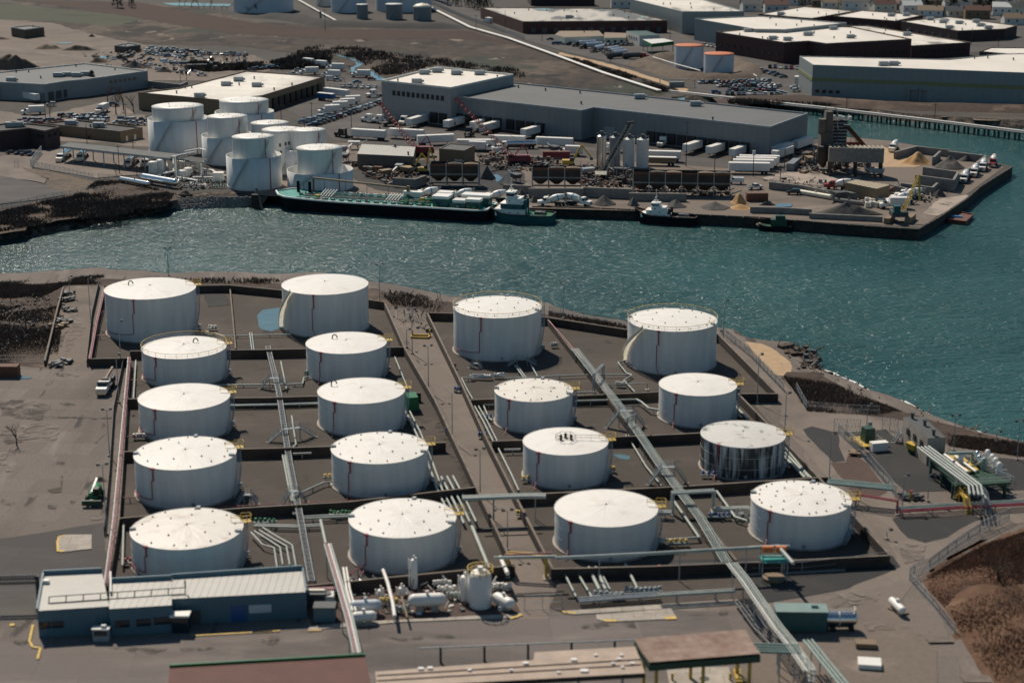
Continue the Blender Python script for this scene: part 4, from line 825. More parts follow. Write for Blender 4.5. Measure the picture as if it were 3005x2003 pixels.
fence('thin rail fence at the front of the right bund', 'P', [(-600, 740), (385, 730), (760, 690), (1050, 650)], 2.0, 6, mesh=False); fence('wire fence across the brush at far left', 'I', [(0, 830), (380, 830)], 1.6, 6, mesh=False)
# ---- buildings
def building(label, k, poly, z, roofm='grey_roof', wallm='grey_siding', name='warehouse', cat='warehouse', par=.5, hvac=0, openings=(), zb=0, group=None, extras=None, seed=0, vents=0, world=None):
    P = pts(k, poly, z) if world is None else world; n = len(P)
    if sum(P[i].x * P[(i + 1) % n].y - P[(i + 1) % n].x * P[i].y for i in range(n)) < 0: P = P[::-1]; rev = True
    else: rev = False
    c = sum(P, Vector((0, 0, 0))) / n; t = thing(name, label, cat, (c.x, c.y, 0), 0, group)
    mb = MB(); vs = [(p.x, p.y, zb) for p in P] + [(p.x, p.y, z + par) for p in P]
    mb.add(vs, [(i, (i + 1) % n, n + (i + 1) % n, n + i) for i in range(n)]); wl = mb.build('wall', wallm, t)
    rf = MB().add([(p.x, p.y, z) for p in P], [tuple(range(n))]).build('roof', roofm, t)
    bm = bmesh.new(); bm.from_mesh(rf.data); bmesh.ops.triangulate(bm, faces=bm.faces[:]); bm.to_mesh(rf.data); bm.free()
    if par:
        mb = MB()
        for i in range(n):
            a, b = P[i], P[(i + 1) % n]; d = (b - a).normalized(); nv = Vector((-d.y, d.x, 0))
            mb.bar(a + nv * .18 + Vector((0, 0, par / 2 + .06 + .003 * i)), b + nv * .18 + Vector((0, 0, par / 2 + .06 + .003 * i)), .42, par)
        mb.build('parapet', 'wall_cap' if wallm in ('brick', 'dark_brick', 'tan') else 'off_white' if 'light' in wallm else 'grey_steel', t)
    r2 = random.Random(seed + 5)
    xs, ys = [p.x for p in P], [p.y for p in P]
    def inside(x, y):
        c_ = False
        for i in range(n):
            a, b = P[i], P[(i + 1) % n]
            if (a.y > y) != (b.y > y) and x < (b.x - a.x) * (y - a.y) / (b.y - a.y) + a.x: c_ = not c_
        return c_
    def spot(m_=3):
        for _ in range(80):
            x, y = r2.uniform(min(xs), max(xs)), r2.uniform(min(ys), max(ys))
            if all(inside(x + dx, y + dy) for dx in (-m_, m_) for dy in (-m_, m_)): return x, y
        return c.x, c.y
    for _ in range(hvac):
        x, y = spot(); MB().box(x, y, z + .3, 4.2, 2.2, 1.7).box(x + 2.6, y, z + .6, 1, 1.2, .9).box(x, y, z, 4.6, .2, .3).box(x, y + .8, z, 4.6, .2, .3).build('rooftop_unit', 'grey_steel', rf)
    for _ in range(vents):
        x, y = spot(1); MB().cyl((x, y, z), (x, y, z + 1), .3).cyl((x, y, z + 1), (x, y, z + 1.2), .5).build('roof_vent', 'dark_steel', rf)
    for (a, b, cnt, wd, z0, ht, nm, mt) in openings:      # a, b: pixel points of the wall line at roof height
        A, B = at(k, *a, z), at(k, *b, z); mid = (A + B) / 2; best = None
        for i in range(n):
            e0, e1 = P[i], P[(i + 1) % n]; e = (e1 - e0).normalized(); h_ = (mid - e0).dot(e)
            if -1 < h_ < (e1 - e0).length + 1:
                ds = (e0 + e * h_ - mid).length
                if best is None or ds < best[0]: best = (ds, e0, e)
        if best: A, B = (best[1] + best[2] * (q - best[1]).dot(best[2]) for q in (A, B))
        d = (B - A); d.z = 0; L = d.length; d.normalize(); nv = Vector((d.y, -d.x, 0))
        if nv.y > 0 and abs(nv.y) > .1: nv = -nv
        ang = math.atan2(d.y, d.x)
        for i in range(cnt):
            q = A + d * (L * (i + .5) / cnt) + nv * .06
            dp = .9 if 'dock' in nm else .2; o = MB().box(q.x + nv.x * dp * .4, q.y + nv.y * dp * .4, z0, wd, dp, ht, ang).build(nm, mt, t)
    return t
DK = 'dark_steel'
WHD = [(-458, 835), (665, 960), (770, 935), (2290, 1103), (2616, 985), (82, 720)]
building('long grey warehouse with dock doors and flat grey roof beside the wharf', 'C', WHD, 11.3, 'grey_roof', 'grey_siding', hvac=2, vents=5, seed=4, openings=[
    ((0, 890), (360, 926), 4, 3.6, .8, 4.0, 'dock_door', 'black'), ((-420, 838), (-20, 886), 5, 3.6, .8, 4.0, 'dock_door', 'black'), ((860, 945), (950, 955), 1, 5, 0, 4.6, 'loading_door', 'grey_steel'), ((1230, 985), (2130, 1085), 10, 3.6, .8, 4.0, 'dock_door', 'black')])
building('tall pale block with white roof and one row of square windows', 'B', [(1115, 705), (1710, 768), (2252, 652), (1600, 587)], 15.4, 'white_roof', 'grey_siding_light', name='warehouse_block', hvac=5, vents=3, seed=9, par=.7,
         openings=[((1195, 715), (1665, 762), 11, 1.5, 10.2, 2.0, 'window', 'glass'), ((1520, 750), (1680, 766), 2, 3.6, .8, 4.2, 'dock_door', 'black')])
building('dark warehouse with grey flat roof at the left edge', 'A', [(-300, 700), (385, 733), (560, 706), (745, 690), (1272, 617), (730, 553), (-300, 660)], 7.6, 'grey_roof', 'grey_siding_light', hvac=6, vents=5, seed=2,
         openings=[((400, 731), (700, 694), 4, 3.2, .6, 3.5, 'loading_door', DK), ((930, 664), (1170, 630), 6, 1.2, 4.4, 1.4, 'window', 'tan')])
building('small dark annex at the left frame edge', 'A', [(-200, 755), (165, 738), (40, 710), (-200, 716)], 6, 'grey_roof', 'grey_siding', name='annex', cat='building', vents=1)
building('brown fronted warehouse with worn pale roof and loading bays', 'A', [(1190, 806), (1550, 765), (2120, 618), (2797, 668), (2263, 832), (1900, 872)], 7, 'worn_white_roof', 'tan', hvac=4, vents=9, seed=3,
         openings=[((2330, 812), (2770, 678), 9, 3.6, .5, 4.4, 'dock_door', 'black')])
building('low brown flat building in front of the left car park', 'A', [(370, 1072), (640, 1040), (1228, 1108), (1035, 1143)], 3.8, 'tar_roof', 'tan', name='workshop', cat='building', hvac=2, vents=2, seed=5, openings=[((1050, 1140), (1200, 1115), 2, 1, 0, 2.1, 'door', 'cream')])
building('dark two storey office block at the left frame edge', 'A', [(-300, 1120), (100, 1065), (300, 1078), (512, 1102), (385, 1137), (250, 1112), (0, 1137)], 6.8, 'tar_roof', 'dark_brick', name='office_block', cat='building', hvac=3, seed=6, openings=[((300, 1125), (370, 1137), 2, 1.4, 4.2, 1.3, 'window', 'glass'), ((400, 1133), (500, 1106), 2, 1.6, 4.3, 1.2, 'window', 'glass')])
for lab, poly, z in (('roofless looking concrete ruin with open window gaps, far left', [(95, 242), (215, 262), (380, 240), (250, 226)], 5), ('small brown derelict building with flat roof by the dirt piles', [(985, 398), (1090, 408), (1212, 392), (1110, 378)], 3.4)):
    a, b, c = poly[0], poly[1], poly[2]
    building(lab, 'A', poly, z, 'grey_roof', 'mud_brown', name='derelict_building', cat='building', vents=1, openings=[(a, b, 4, 1.6, z - 2.2, 1.5, 'window_gap', DK), (b, c, 4, 1.6, z - 2.2, 1.5, 'window_gap', DK)])
building('wide brick warehouse whose flat roof is covered in pale blue puddles', 'C', [(-205, 70), (160, 193), (1405, 184), (960, 78)], 7, 'puddled_roof', 'brick', hvac=1, vents=8, seed=1, openings=[((200, 192), (1380, 184), 12, 3, .5, 3, 'dock_door', DK)])
building('tall tan warehouse with white roof behind the green canopy', 'C', [(1085, 0), (1535, 108), (2067, 105), (1560, -40)], 12.9, 'worn_white_roof', 'tan_siding', vents=7, seed=8)
building('dark brick hall at the top edge behind the puddled roof', 'C', [(230, -60), (780, -60), (700, -90), (200, -90)], 9, 'tar_roof', 'dark_brick')
building('tan walled warehouse with white roof right of the tall tan one', 'C', [(1640, 168), (2160, 258), (2420, 262), (2950, 205), (2200, 145)], 12, 'white_roof', 'tan_siding', vents=6, seed=12)
building('large dark brick warehouse with white roof and five rooftop units', 'D', [(-305, 283), (280, 375), (490, 362), (645, 385), (1380, 346), (860, 238), (300, 225)], 10.5, 'white_roof', 'brick', hvac=7, vents=9, seed=13, par=.6, openings=[((700, 382), (1360, 347), 12, 2.2, 3.5, 1.8, 'window', 'glass'), ((-290, 285), (260, 372), 9, 2.4, 3.5, 1.6, 'window', 'glass')])
building('brick hall with speckled roof right of the five unit roof', 'D', [(1380, 402), (1888, 373), (1000, 228), (760, 226)], 6.5, 'worn_white_roof', 'brick', hvac=1, vents=4, seed=14, openings=[((1450, 398), (1860, 375), 10, 1.8, 2.6, 1.6, 'window', 'glass')])
building('low brick warehouse with pale roof, leftmost of the three at the back', 'D', [(60, 128), (520, 165), (900, 100), (450, 62)], 6, 'worn_white_roof', 'brick', hvac=1, vents=4, seed=15, openings=[((80, 130), (500, 163), 5, 2.5, .5, 3, 'loading_door', DK)])
building('low brick warehouse with pale roof, middle of the three at the back', 'D', [(708, 146), (1240, 188), (1480, 137), (950, 95)], 6, 'white_roof', 'brick', hvac=2, vents=4, seed=16, openings=[((760, 150), (1200, 185), 6, 2.5, .5, 3, 'loading_door', DK)])
building('low brick warehouse crowded with rooftop units, rightmost of the three', 'D', [(1290, 190), (1780, 273), (2185, 256), (2290, 226), (1690, 150)], 6, 'worn_white_roof', 'dark_brick', hvac=8, vents=5, seed=17, openings=[((1330, 198), (1740, 266), 6, 2.5, .5, 2.5, 'loading_door', DK)])
def band(t, k):
    A, B, C_ = at(k, 415, 490, 14.5), at(k, 530, 565, 14.5), at(k, 3400, 672, 14.5)
    for p, q in ((A, B), (B, C_)):
        d = (q - p).normalized(); nv = Vector((d.y, -d.x, 0)); nv = nv if nv.y < 0 else -nv; nv = nv * .06
        MB().bar(p.xy.to_3d() + nv + Vector((0, 0, 8.2)), q.xy.to_3d() + nv + Vector((0, 0, 8.2)), .3, 1.6).build('painted_band', 'olive_band', t)
    for i, f in enumerate((.018, .04, .061, .083)): q = B.lerp(C_, f); MB().box(q.x, q.y - .1, 2.2, 1.9, .3, 1.4, 0).build('window', 'glass', t)
    for f in (.30, .335): q = B.lerp(C_, f); MB().box(q.x, q.y - 1.2, .2, .3, 2, 6).box(q.x + 2, q.y - 1.2, 5.6, 4, 2, .3).build('dock_canopy', 'grey_steel', t)
t = building('huge pale warehouse with olive band and white roof across the inlet', 'D', [(415, 490), (530, 565), (3400, 672), (3400, 450), (2150, 470), (1700, 518)], 14.5, 'white_roof', 'tan_siding', vents=9, hvac=4, seed=18, par=.3)
band(t, 'D')
building('white puddled roof building at the right frame edge', 'D', [(1965, 450), (2300, 480), (2900, 520), (2900, 420), (2060, 415)], 9, 'worn_white_roof', 'dark_brick', hvac=1, seed=19)
building('cream shed with brown pitched roof by the tanker yard', 'C', [(435, 300), (520, 322), (858, 310), (815, 266), (475, 268)], 4.6, 'tan', 'cream', name='shed', cat='shed', par=0, vents=2, openings=[((540, 321), (840, 311), 3, 3, 0, 3, 'roller_door', 'off_white')])
building('small brown roofed office right of the cream shed', 'C', [(862, 327), (1050, 326), (1050, 286), (862, 280)], 3.6, 'tan', 'cream', name='office', cat='building', par=0, openings=[((870, 327), (1040, 326), 3, 1.5, 1, 1.2, 'window', 'glass')])
building('pale building with dark green roof by the fuel canopy', 'C', [(1050, 268), (1165, 308), (1338, 302), (1225, 266)], 6, 'dark_green', 'off_white', name='garage', cat='building', par=0, openings=[((1070, 274), (1150, 303), 4, 1.2, 3, 1.2, 'window', 'glass'), ((1190, 307), (1320, 303), 2, 3, 0, 3.4, 'roller_door', 'white')])
def canopy(label, k, poly, z, th, roofm, edgem, posts=4, name='canopy', post='grey_steel', under=None):
    P = pts(k, poly, z); c = sum(P, Vector((0, 0, 0))) / len(P); t = thing(name, label, 'canopy', (c.x, c.y, 0))
    MB().prism(P, z - th, z - .02).build('fascia', edgem, t); MB().add([(p.x, p.y, z + .005) for p in (P if (P[1] - P[0]).cross(P[2] - P[1]).z > 0 else P[::-1])], [tuple(range(len(P)))]).build('roof', roofm, t)
    n = len(P)
    for i in range(n):
        a, b = P[i].lerp(c, .06), P[(i + 1) % n].lerp(c, .06); L = (b - a).length; q = max(1, int(L / 9))
        for j in range(q): p = a.lerp(b, j / q); MB().box(p.x, p.y, 0, .35, .35, z - th).build('post', post, t)
    return t
canopy('grey fuel loading canopy with green fascia near the orange tanks', 'C', [(1190, 340), (1270, 378), (1462, 355), (1370, 333)], 6.5, 2.0, 'off_white', 'green')
canopy('long dark grey canopy over tanker loading bays beside the white tanks', 'A', [(515, 1258), (600, 1225), (1548, 1328), (1452, 1363)], 6.0, .7, 'dark_roof', 'grey_steel')
canopy('small brown flat shelter roof among the white pipes', 'E', [(1530, 182), (1592, 165), (1778, 192), (1720, 216)], 5.5, .4, 'tar_roof', 'white')
building('dark shed with pale corrugated roof beside the scrap yard', 'B', [(905, 1325), (1390, 1348), (1408, 1265), (945, 1242)], 5.5, 'corrugated', 'dark_steel', name='shed', cat='shed', par=0, vents=2)
building('brown brick pump building between the two red cranes', 'B', [(1610, 1285), (1825, 1302), (1918, 1258), (1700, 1240)], 5.5, 'dark_roof', 'tan', name='workshop', cat='building', par=.2, openings=[((1745, 1295), (1815, 1301), 2, 1.3, 0, 2.3, 'door', 'off_white')])
building('tan metal shed with ribbed roof on the pier', 'H', [(810, 690), (1078, 745), (1195, 712), (900, 665)], 5.0, 'tan_rib_roof', 'tan', name='shed', cat='shed', par=0)
# houses and trees along the top edge
def tree_mesh(h, spread, seed, ever=False):
    r = random.Random(seed); tr, cr = MB(), MB()
    if ever:
        tr.cyl((0, 0, 0), (0, 0, h * .8), .25, .1)
        for i in range(int(420)):
            z = h * (.1 + .9 * r.random()); q = spread * (1 - z / h) * (.6 + .5 * r.random()) + .15; a = r.random() * 6.283; c = Vector((q * math.cos(a), q * math.sin(a), z)); s_ = .5 + r.random() * .5
            d = Vector((r.gauss(0, 1), r.gauss(0, 1), r.gauss(0, .5))).normalized() * s_; e = Vector((r.gauss(0, 1), r.gauss(0, 1), r.gauss(0, .6))).normalized() * s_
            cr.add([c, c + d, c + e], [(0, 1, 2)])
        return tr, cr
    def grow(p, d, L, rad, lev):
        q = p + d * L; (tr if lev < 2 else cr).cyl(p, q, rad, rad * .6, 5 if lev < 2 else 3, caps=False)
        if lev == 4: return
        for i in range(3 if lev < 3 else 4):
            v = Vector((r.gauss(0, 1), r.gauss(0, 1), r.gauss(.25, .5))).normalized()
            grow(p + d * L * (.55 + .45 * r.random()), (d + v * (spread * .75)).normalized(), L * (.6 + .15 * r.random()), rad * .55, lev + 1)
    grow(Vector((0, 0, 0)), Vector((0, 0, 1)), h * .33, h * .022, 0)
    return tr, cr
TREES = []
for i, (h, s_, ev) in enumerate(((9, .9, 0), (11, .8, 0), (8, 1.1, 0), (9, 2.6, 1))):
    tr, cr = tree_mesh(h, s_, 30 + i, ev); t = thing('evergreen_tree' if ev else 'bare_tree', 'x', 'tree')
    tr.build('trunk', 'bark', t, local=True); cr.build('crown', 'evergreen' if ev else 'twig', t, local=True); TREES.append(t)
def plant_tree(kind, k, x, y, s_, label, group=None):
    o = first_or_dup(TREES[kind], at(k, x, y), rnd.random() * 6, label, group); o.scale = (s_, s_, s_ * (.85 + .3 * rnd.random())); return o
HC = ['white', 'off_white', 'cream', 'tan', 'off_white']; RC = ['brown_roof', 'grey_roof', 'dark_roof', 'tan', 'off_white']
RN = {'brown_roof': 'brown', 'grey_roof': 'grey', 'dark_roof': 'dark', 'tan': 'tan', 'rust_roof': 'rusty', 'off_white': 'pale'}
def house(label, c, w_, d_, h_, rz, wm, rm):
    t = thing('house', label, 'house', c, rz, 'houses beyond the warehouses'); x, y, e = w_ / 2, d_ / 2, .5
    MB().box(0, 0, 0, w_, d_, h_).add([(-x, -y, h_), (-x, y, h_), (-x, 0, h_ + d_ * .3), (x, -y, h_), (x, y, h_), (x, 0, h_ + d_ * .3)], [(0, 2, 1), (3, 4, 5)]).build('wall', wm, t, local=True)
    z0, z1 = h_ - .25, h_ + d_ * .3 + .08
    MB().add([(-x - e, -y - e, z0), (x + e, -y - e, z0), (x + e, 0, z1), (-x - e, 0, z1), (-x - e, y + e, z0), (x + e, y + e, z0)], [(0, 1, 2, 3), (3, 2, 5, 4)]).box(w_ * .2, .3, z1 - .6, .8, .8, 1.4).build('roof', rm, t, local=True)
    for i in range(3): MB().box(-x + w_ * (i + .5) / 3, -y - .02, h_ * .45, 1.1, .12, 1.3).build('window', 'glass', t, local=True)
hx = [(130, 70), (210, 100), (410, 25), (600, 55), (690, 60), (905, 75), (1000, 20), (1130, 95), (1290, 70), (1370, 105), (1540, 130), (1770, 75), (1745, 135), (1940, 150), (2120, 30), (2160, 120), (2270, 200), (2330, 120), (1600, 40), (820, 20), (300, 30), (1450, 35), (1900, 40), (2010, 75)]
for i, (x, y) in enumerate(hx):
    c = at('D', x, y + 12); wm, rm = HC[i % 5], (RC + ['rust_roof'])[(i * 5 + 1) % 6]
    house('%s house with %s roof, %s house from the left along the skyline' % ({'white': 'white', 'off_white': 'pale', 'cream': 'cream', 'tan': 'tan'}[wm], RN[rm], ORD[sorted(q[0] for q in hx).index(x)] if sorted(q[0] for q in hx).index(x) < 22 else ('last but one', 'last')[sorted(q[0] for q in hx).index(x) - 22]),
          c, 13 + (i % 3) * 3, 9, 4.5 + (i % 2) * 1.5, ((i * 7) % 5 - 2) * .12, wm, rm)
house('pale house left of the tall tan warehouse', at('C', 1010, 70), 15, 10, 6, 0, 'off_white', 'grey_roof'); house('white house behind the tall tan warehouse roof', at('C', 2140, 95), 16, 10, 5, .1, 'off_white', 'grey_roof'); house('white house with red roof behind the tan warehouse', at('C', 2280, 80), 14, 9, 5, -.1, 'white', 'brown_roof')
for i in range(34):
    x = 40 + i * 68 + rnd.random() * 30; y = 20 + rnd.random() * 60 + (x / 2349) * 60
    plant_tree(rnd.choice((0, 1, 2, 2, 3)), 'D', x, y, 1.3 + rnd.random() * .6, 'tree among the houses beyond the brick warehouses', 'trees among the far houses')
for i in range(16): plant_tree(rnd.choice((0, 1, 3)), 'B', 1660 + i * 28 + rnd.random() * 20, 20 + i * 5 + rnd.random() * 20, 1.1, 'dark tree in the belt left of the puddled roof', 'dark tree belt by the road')
for i in range(14): plant_tree(rnd.choice((1, 2)), 'A', 1540 + i * 50 + rnd.random() * 30, 50 + 8 * i * .6 + rnd.random() * 10, .9, 'bare tree in the row before the far tank farm', 'bare trees before the far tanks')
for a in ((3, 'A', 1015, 68, 1.6, 'large round evergreen near the top left'), (3, 'A', 1137, 68, 1.0, 'smaller evergreen right of the large one'), (3, 'A', 800, 800, 1.3, 'dark green tree against the left dark warehouse'), (1, 'A', 930, 900, 1.2, 'bare tree in front of the dark warehouse corner'),
          (0, 'A', 1000, 985, 1.5, 'bare tree left of the brown warehouse, nearest'), (1, 'A', 1065, 950, 1.3, 'bare tree in the middle of the clump by the brown warehouse'), (0, 'A', 1150, 970, 1.3, 'bare tree against the brown warehouse wall'), (2, 'A', 1025, 915, 1.2, 'bare tree at the back of the clump by the brown warehouse'),
          (2, 'A', 1310, 830, .9, 'bare shrub by the front of the worn pale roof'), (2, 'A', 1490, 850, .9, 'second bare shrub by the worn pale roof'), (2, 'A', 1800, 880, 1.0, 'bare shrub behind the tallest white tank'), (2, 'E', 1180, 345, .8, 'bare bush by the silver vessels'), (2, 'E', 1000, 340, .6, 'small bare bush by the loading bay fence'),
          (0, 'B', 850, 640, .9, 'bare tree on the creek bank'), (2, 'B', 795, 710, .6, 'bare shrub in the lorry park'), (1, 'L', 865, 770, .35, 'small bare tree on the beach scrub'), (1, 'A', 430, 1010, .8, 'bare sapling by the left car park'),
          (0, 'M', 145, 165, .8, 'leaning bare tree at the left frame edge of the lot'), (0, 'P', 1880, 900, 1.1, 'bare tree on the brown bank'), (1, 'A', 1990, 610, 1.0, 'bare tree left of the blue tarpaulin'), (1, 'A', 1930, 590, .9, 'bare tree by the scrap cars')):
    plant_tree(*a)
# ---- white tank cluster with outer containment rings
def ring_tank(label, k, inner, outer, h_out, stairs=True, marks=False):
    xl, xr, yc = inner
    if outer: ox0, ox1, oy = outer; c = at(k, (ox0 + ox1) / 2, oy, h_out); Ro = (ox1 - ox0) / S1 / 2 * proj(c)[2] / F
    else: c = at(k, (xl + xr) / 2, yc, h_out); Ro = None
    b = Vector((c.x, c.y, 0)); h = zup(k, b, yc) if outer else h_out
    r = (xr - xl) / S1 / 2 * proj((c.x, c.y, h))[2] / F; t = thing('walled_tank', label, 'storage tank', b, 0, 'white tank cluster across the water'); view = math.atan2(-c.y, -c.x)
    MB().lathe(0, 0, [(r, 0), (r, h)], 56).build('shell', 'tank_shell', t, local=True)
    MB().lathe(0, 0, [(r + .02, h - .1), (r + .1, h), (r * .6, h + .35), (0.01, h + .55)], 56).build('roof', 'tank_roof', t, local=True)
    if Ro: MB().lathe(0, 0, [(Ro, 0), (Ro, h_out), (Ro - .18, h_out), (Ro - .18, .2)], 64).lathe(0, 0, [(Ro, .3), (Ro + .12, .3), (Ro + .12, .6), (Ro, .6)], 64).build('containment_ring', 'tank_shell', t, local=True)
    spiral(t, r, h - .3, view - .2, view + .75, .7, 'grey_steel', 'cream')
    if Ro: spiral(t, Ro, h_out - .3, view - .9, view - .2, .7, 'grey_steel', 'grey_steel')
    for i in range(7): a = rnd.random() * 6.28; q = r * .75 * rnd.random(); small_part('roof_vent', VENT, t, (q * math.cos(a), q * math.sin(a), h + .4), 0)
    P = [Vector((r * .9 * math.cos(a), r * .9 * math.sin(a), h + .1)) for a in (view + .3, view + .5, view + .7)]; MB().rail(P, 1.0, .08, 1).build('roof_rail', 'cream', t, local=True)
    a = view + .6; rr = (Ro or r) + .15; MB().cyl((rr * math.cos(a), rr * math.sin(a), 0), (rr * math.cos(a), rr * math.sin(a), (h_out if Ro else h) - .1), .14).cyl(((r + .1) * math.cos(a), (r + .1) * math.sin(a), .2), ((r + .1) * math.cos(a), (r + .1) * math.sin(a), h - .1), .14).build('foam_riser', 'red_pipe', t, local=True)
    if marks:
        for da, zz in ((-.15, h - 5), (.12, h - 4.6), (.28, h - 4.4), (-.12, h - 7.6)): a = view + da; MB().box((r + .02) * math.cos(a), (r + .02) * math.sin(a), zz, .1, .7, 1.2, a).build('access_hatch', 'dark_steel', t, local=True)
ring_tank('tallest white tank with wide outer ring, leftmost of the cluster', 'A', (1311, 1750, 913), (1275, 1795, 1015), 12.6)
ring_tank('white tank with outer ring at the back of the cluster', 'A', (1895, 2315, 863), (1852, 2358, 958), 12.4)
ring_tank('slim white tank with outer ring between the leftmost and front tanks', 'A', (1790, 2133, 1001), (1738, 2190, 1158), 10)
ring_tank('white tank without ring behind the cluster middle', 'B', (-10, 315, 1057), None, 14.5)
ring_tank('white tank with dark hatches on its shell, middle of the cluster', 'B', (85, 440, 1115), None, 15, marks=True)
ring_tank('white tank with outer ring and cream stair, right side of the cluster', 'B', (342, 640, 1118), (284, 690, 1272), 9.5)
ring_tank('front left white tank with outer ring beside the silver vessels', 'B', (-170, 190, 1175), (-224, 250, 1331), 10.9)
ring_tank('front right white tank in a low wide ring behind the barge', 'B', (383, 775, 1271), (300, 867, 1455), 6.3)
def plain_tank(label, k, xl, xr, ybase, h=None, ytop=None, shell='white', roof='tank_roof', dome=.05, group=None):
    c = at(k, (xl + xr) / 2, ybase); r = (xr - xl) / CR[k][2] / 2 * proj(c)[2] / F; c = c + Vector((c.x, c.y, 0)).normalized() * r
    if h is None: h = zup(k, Vector((c.x, c.y, 0)), ytop)
    t = thing('storage_tank', label, 'storage tank', c, 0, group)
    MB().lathe(0, 0, [(r, 0), (r, h)], 40).build('shell', shell, t, local=True); MB().lathe(0, 0, [(r + .1, h - .3), (r + .1, h), (r * .7, h + r * dome * .6), (.01, h + r * dome)], 40).build('roof', roof, t, local=True)
    if r > 4: spiral(t, r, h - .3, math.atan2(-c.y, -c.x) - .6, math.atan2(-c.y, -c.x) + .3, .7, 'grey_steel', 'grey_steel')
    return t
mat('pale_blue_shell', (.50, .55, .60), .4, var=.06, scale=.3); mat('grey_shell', (.19, .20, .21), .5, var=.1); mat('orange_roof', (.50, .14, .05), .7, var=.2, scale=.4)
plain_tank('left white tank with orange roof inside the grassy berm', 'C', 1463, 1713, 597, ytop=388, roof='orange_roof', shell='pale_blue_shell', group='orange roofed tanks'); plain_tank('right white tank with orange roof inside the grassy berm', 'C', 1715, 1973, 672, ytop=460, roof='orange_roof', shell='pale_blue_shell', group='orange roofed tanks')
plain_tank('huge white tank cut by the top edge, left of the far farm', 'B', -165, 362, 118, h=15, shell='pale_blue_shell'); plain_tank('white tank at the top edge behind the pipeline bend', 'B', 550, 680, 60, h=12, shell='off_white'); plain_tank('white tank at the top edge behind the left grey tank', 'B', 680, 990, 116, h=14, shell='pale_blue_shell')
plain_tank('white tank at the top edge behind the right grey tanks', 'B', 1060, 1550, 112, h=14, shell='pale_blue_shell'); plain_tank('left of three grey tanks in the far farm', 'B', 900, 1000, 168, ytop=38, shell='grey_shell', roof='off_white', group='three grey far tanks')
plain_tank('middle of three grey tanks in the far farm', 'B', 1152, 1298, 174, ytop=34, shell='grey_shell', roof='off_white', group='three grey far tanks'); plain_tank('right grey far tank with domed cream roof', 'B', 1388, 1545, 184, ytop=55, shell='grey_shell', roof='cream', dome=.35, group='three grey far tanks')
for a in (('white vertical tank beside the loading canopy, left one', 1285, 1362, 338, 222), ('white vertical tank beside the loading canopy, taller right one', 1355, 1430, 332, 205), ('short white tank by the tall column, front one', 1530, 1607, 368, 298), ('short white tank by the tall column, rear one', 1588, 1662, 352, 276),
          ('tall slim white column of the vapour plant', 1502, 1526, 352, 172), ('slim white stack near the white cabinet', 1730, 1746, 372, 240)):
    plain_tank(a[0], 'E', a[1], a[2], a[3], ytop=a[4], dome=.3)
plain_tank('slim grey stack beside the far embankment', 'B', 582, 600, 190, ytop=95, shell='grey_shell')
def vessel(label, k, a, b, r, z, m='silver', group=None):
    A, B = at(k, *a, z), at(k, *b, z); t = thing('horizontal_vessel', label, 'vessel', (A.x, A.y, 0), 0, group); d = (B - A).normalized()
    MB().cyl(A, B, r, n=20).ball(A, r, 1, 1, 1, 20, 10).ball(B, r, 1, 1, 1, 20, 10).build('drum', m, t)
    for f in (.2, .8): p = A.lerp(B, f); MB().box(p.x, p.y, 0, r * 1.2, r * 1.2, max(.1, z - r * .7)).build('saddle', 'concrete', t)
    p = A.lerp(B, .5); MB().cyl(p, p + Vector((0, 0, r + .5)), .25).build('dome_nozzle', m, t)
vessel('long silver horizontal vessel in front of the loading bays', 'E', (1240, 352), (1505, 398), 1.35, 2.0, 'silver'); vessel('thin silver horizontal vessel left of the long one', 'E', (1045, 368), (1275, 408), .9, 1.4, 'silver')
MBx = MB(); c = at('E', 1886, 385); tt = thing('white_cabinet', 'white square equipment cabinet left of the front tanks', 'cabinet', c); MB().box(c.x, c.y, 0, 3.4, 2.6, 3.0).build('body', 'white', tt); MB().box(c.x, c.y, 3.0, 3.6, 2.8, .12).build('lid', 'white', tt)
for i, (l, z) in enumerate((([(1590, 130), (1720, 105), (1770, 118)], 6), ([(1475, 175), (1690, 130)], 6.5), ([(1525, 210), (1690, 235), (1660, 260)], 3.5), ([(1710, 275), (1830, 290), (1850, 305)], 2), ([(1530, 350), (1700, 380)], 1), ([(1410, 320), (1500, 300), (1500, 180)], 2.5), ([(1660, 350), (1830, 350), (1950, 335)], 1), ([(1430, 230), (1440, 320)], 1.5))):
    pipes('white pipe run of the vapour plant, %s counted from the back' % ORD[i], 'E', l, z, 2, .6, .17, 'white', 4, group='vapour plant pipe runs')
for i, (x, y) in enumerate(((1680, 350), (1760, 400), (1700, 440), (1850, 400), (1640, 440), (1880, 450), (1800, 350), (1620, 390))):
    valve_group('cluster of small pumps among the vapour plant pipes, %s of eight' % ORD[i], 'E', x, y, ('dark_steel', 'deep_teal', 'white', 'silver')[i % 4], 6, 5)
fence('pale picket fence below the loading bays', 'E', [(262, 262), (430, 300), (600, 335), (800, 385)], 2.6, 2.5, 'off_white'); fence('wire fence right of the picket fence', 'E', [(850, 372), (1020, 385)], 2.2); fence('wire fence above the brushy shore', 'E', [(-60, 635), (180, 590), (390, 545), (670, 500), (980, 470)], 1.8)
fence('dark fence by the car yard gate', 'E', [(265, 265), (360, 150)], 3, 2.5, 'off_white'); fence('gate at the left entrance', 'E', [(125, 270), (160, 268)], 2.6); fence('wire fence along the distant road', 'B', [(1480, 5), (1800, 150), (2349, 345)], 2.5); fence('wire fence round the inner tank yard', 'B', [(320, 1085), (600, 1060), (1100, 860)], 2.2)
fence('wire fence in the grey yard by the silos', 'G', [(260, 520), (520, 530), (790, 560)], 2.0); fence('wire fence beyond the trailers', 'B', [(620, 750), (1110, 790)], 2.2)
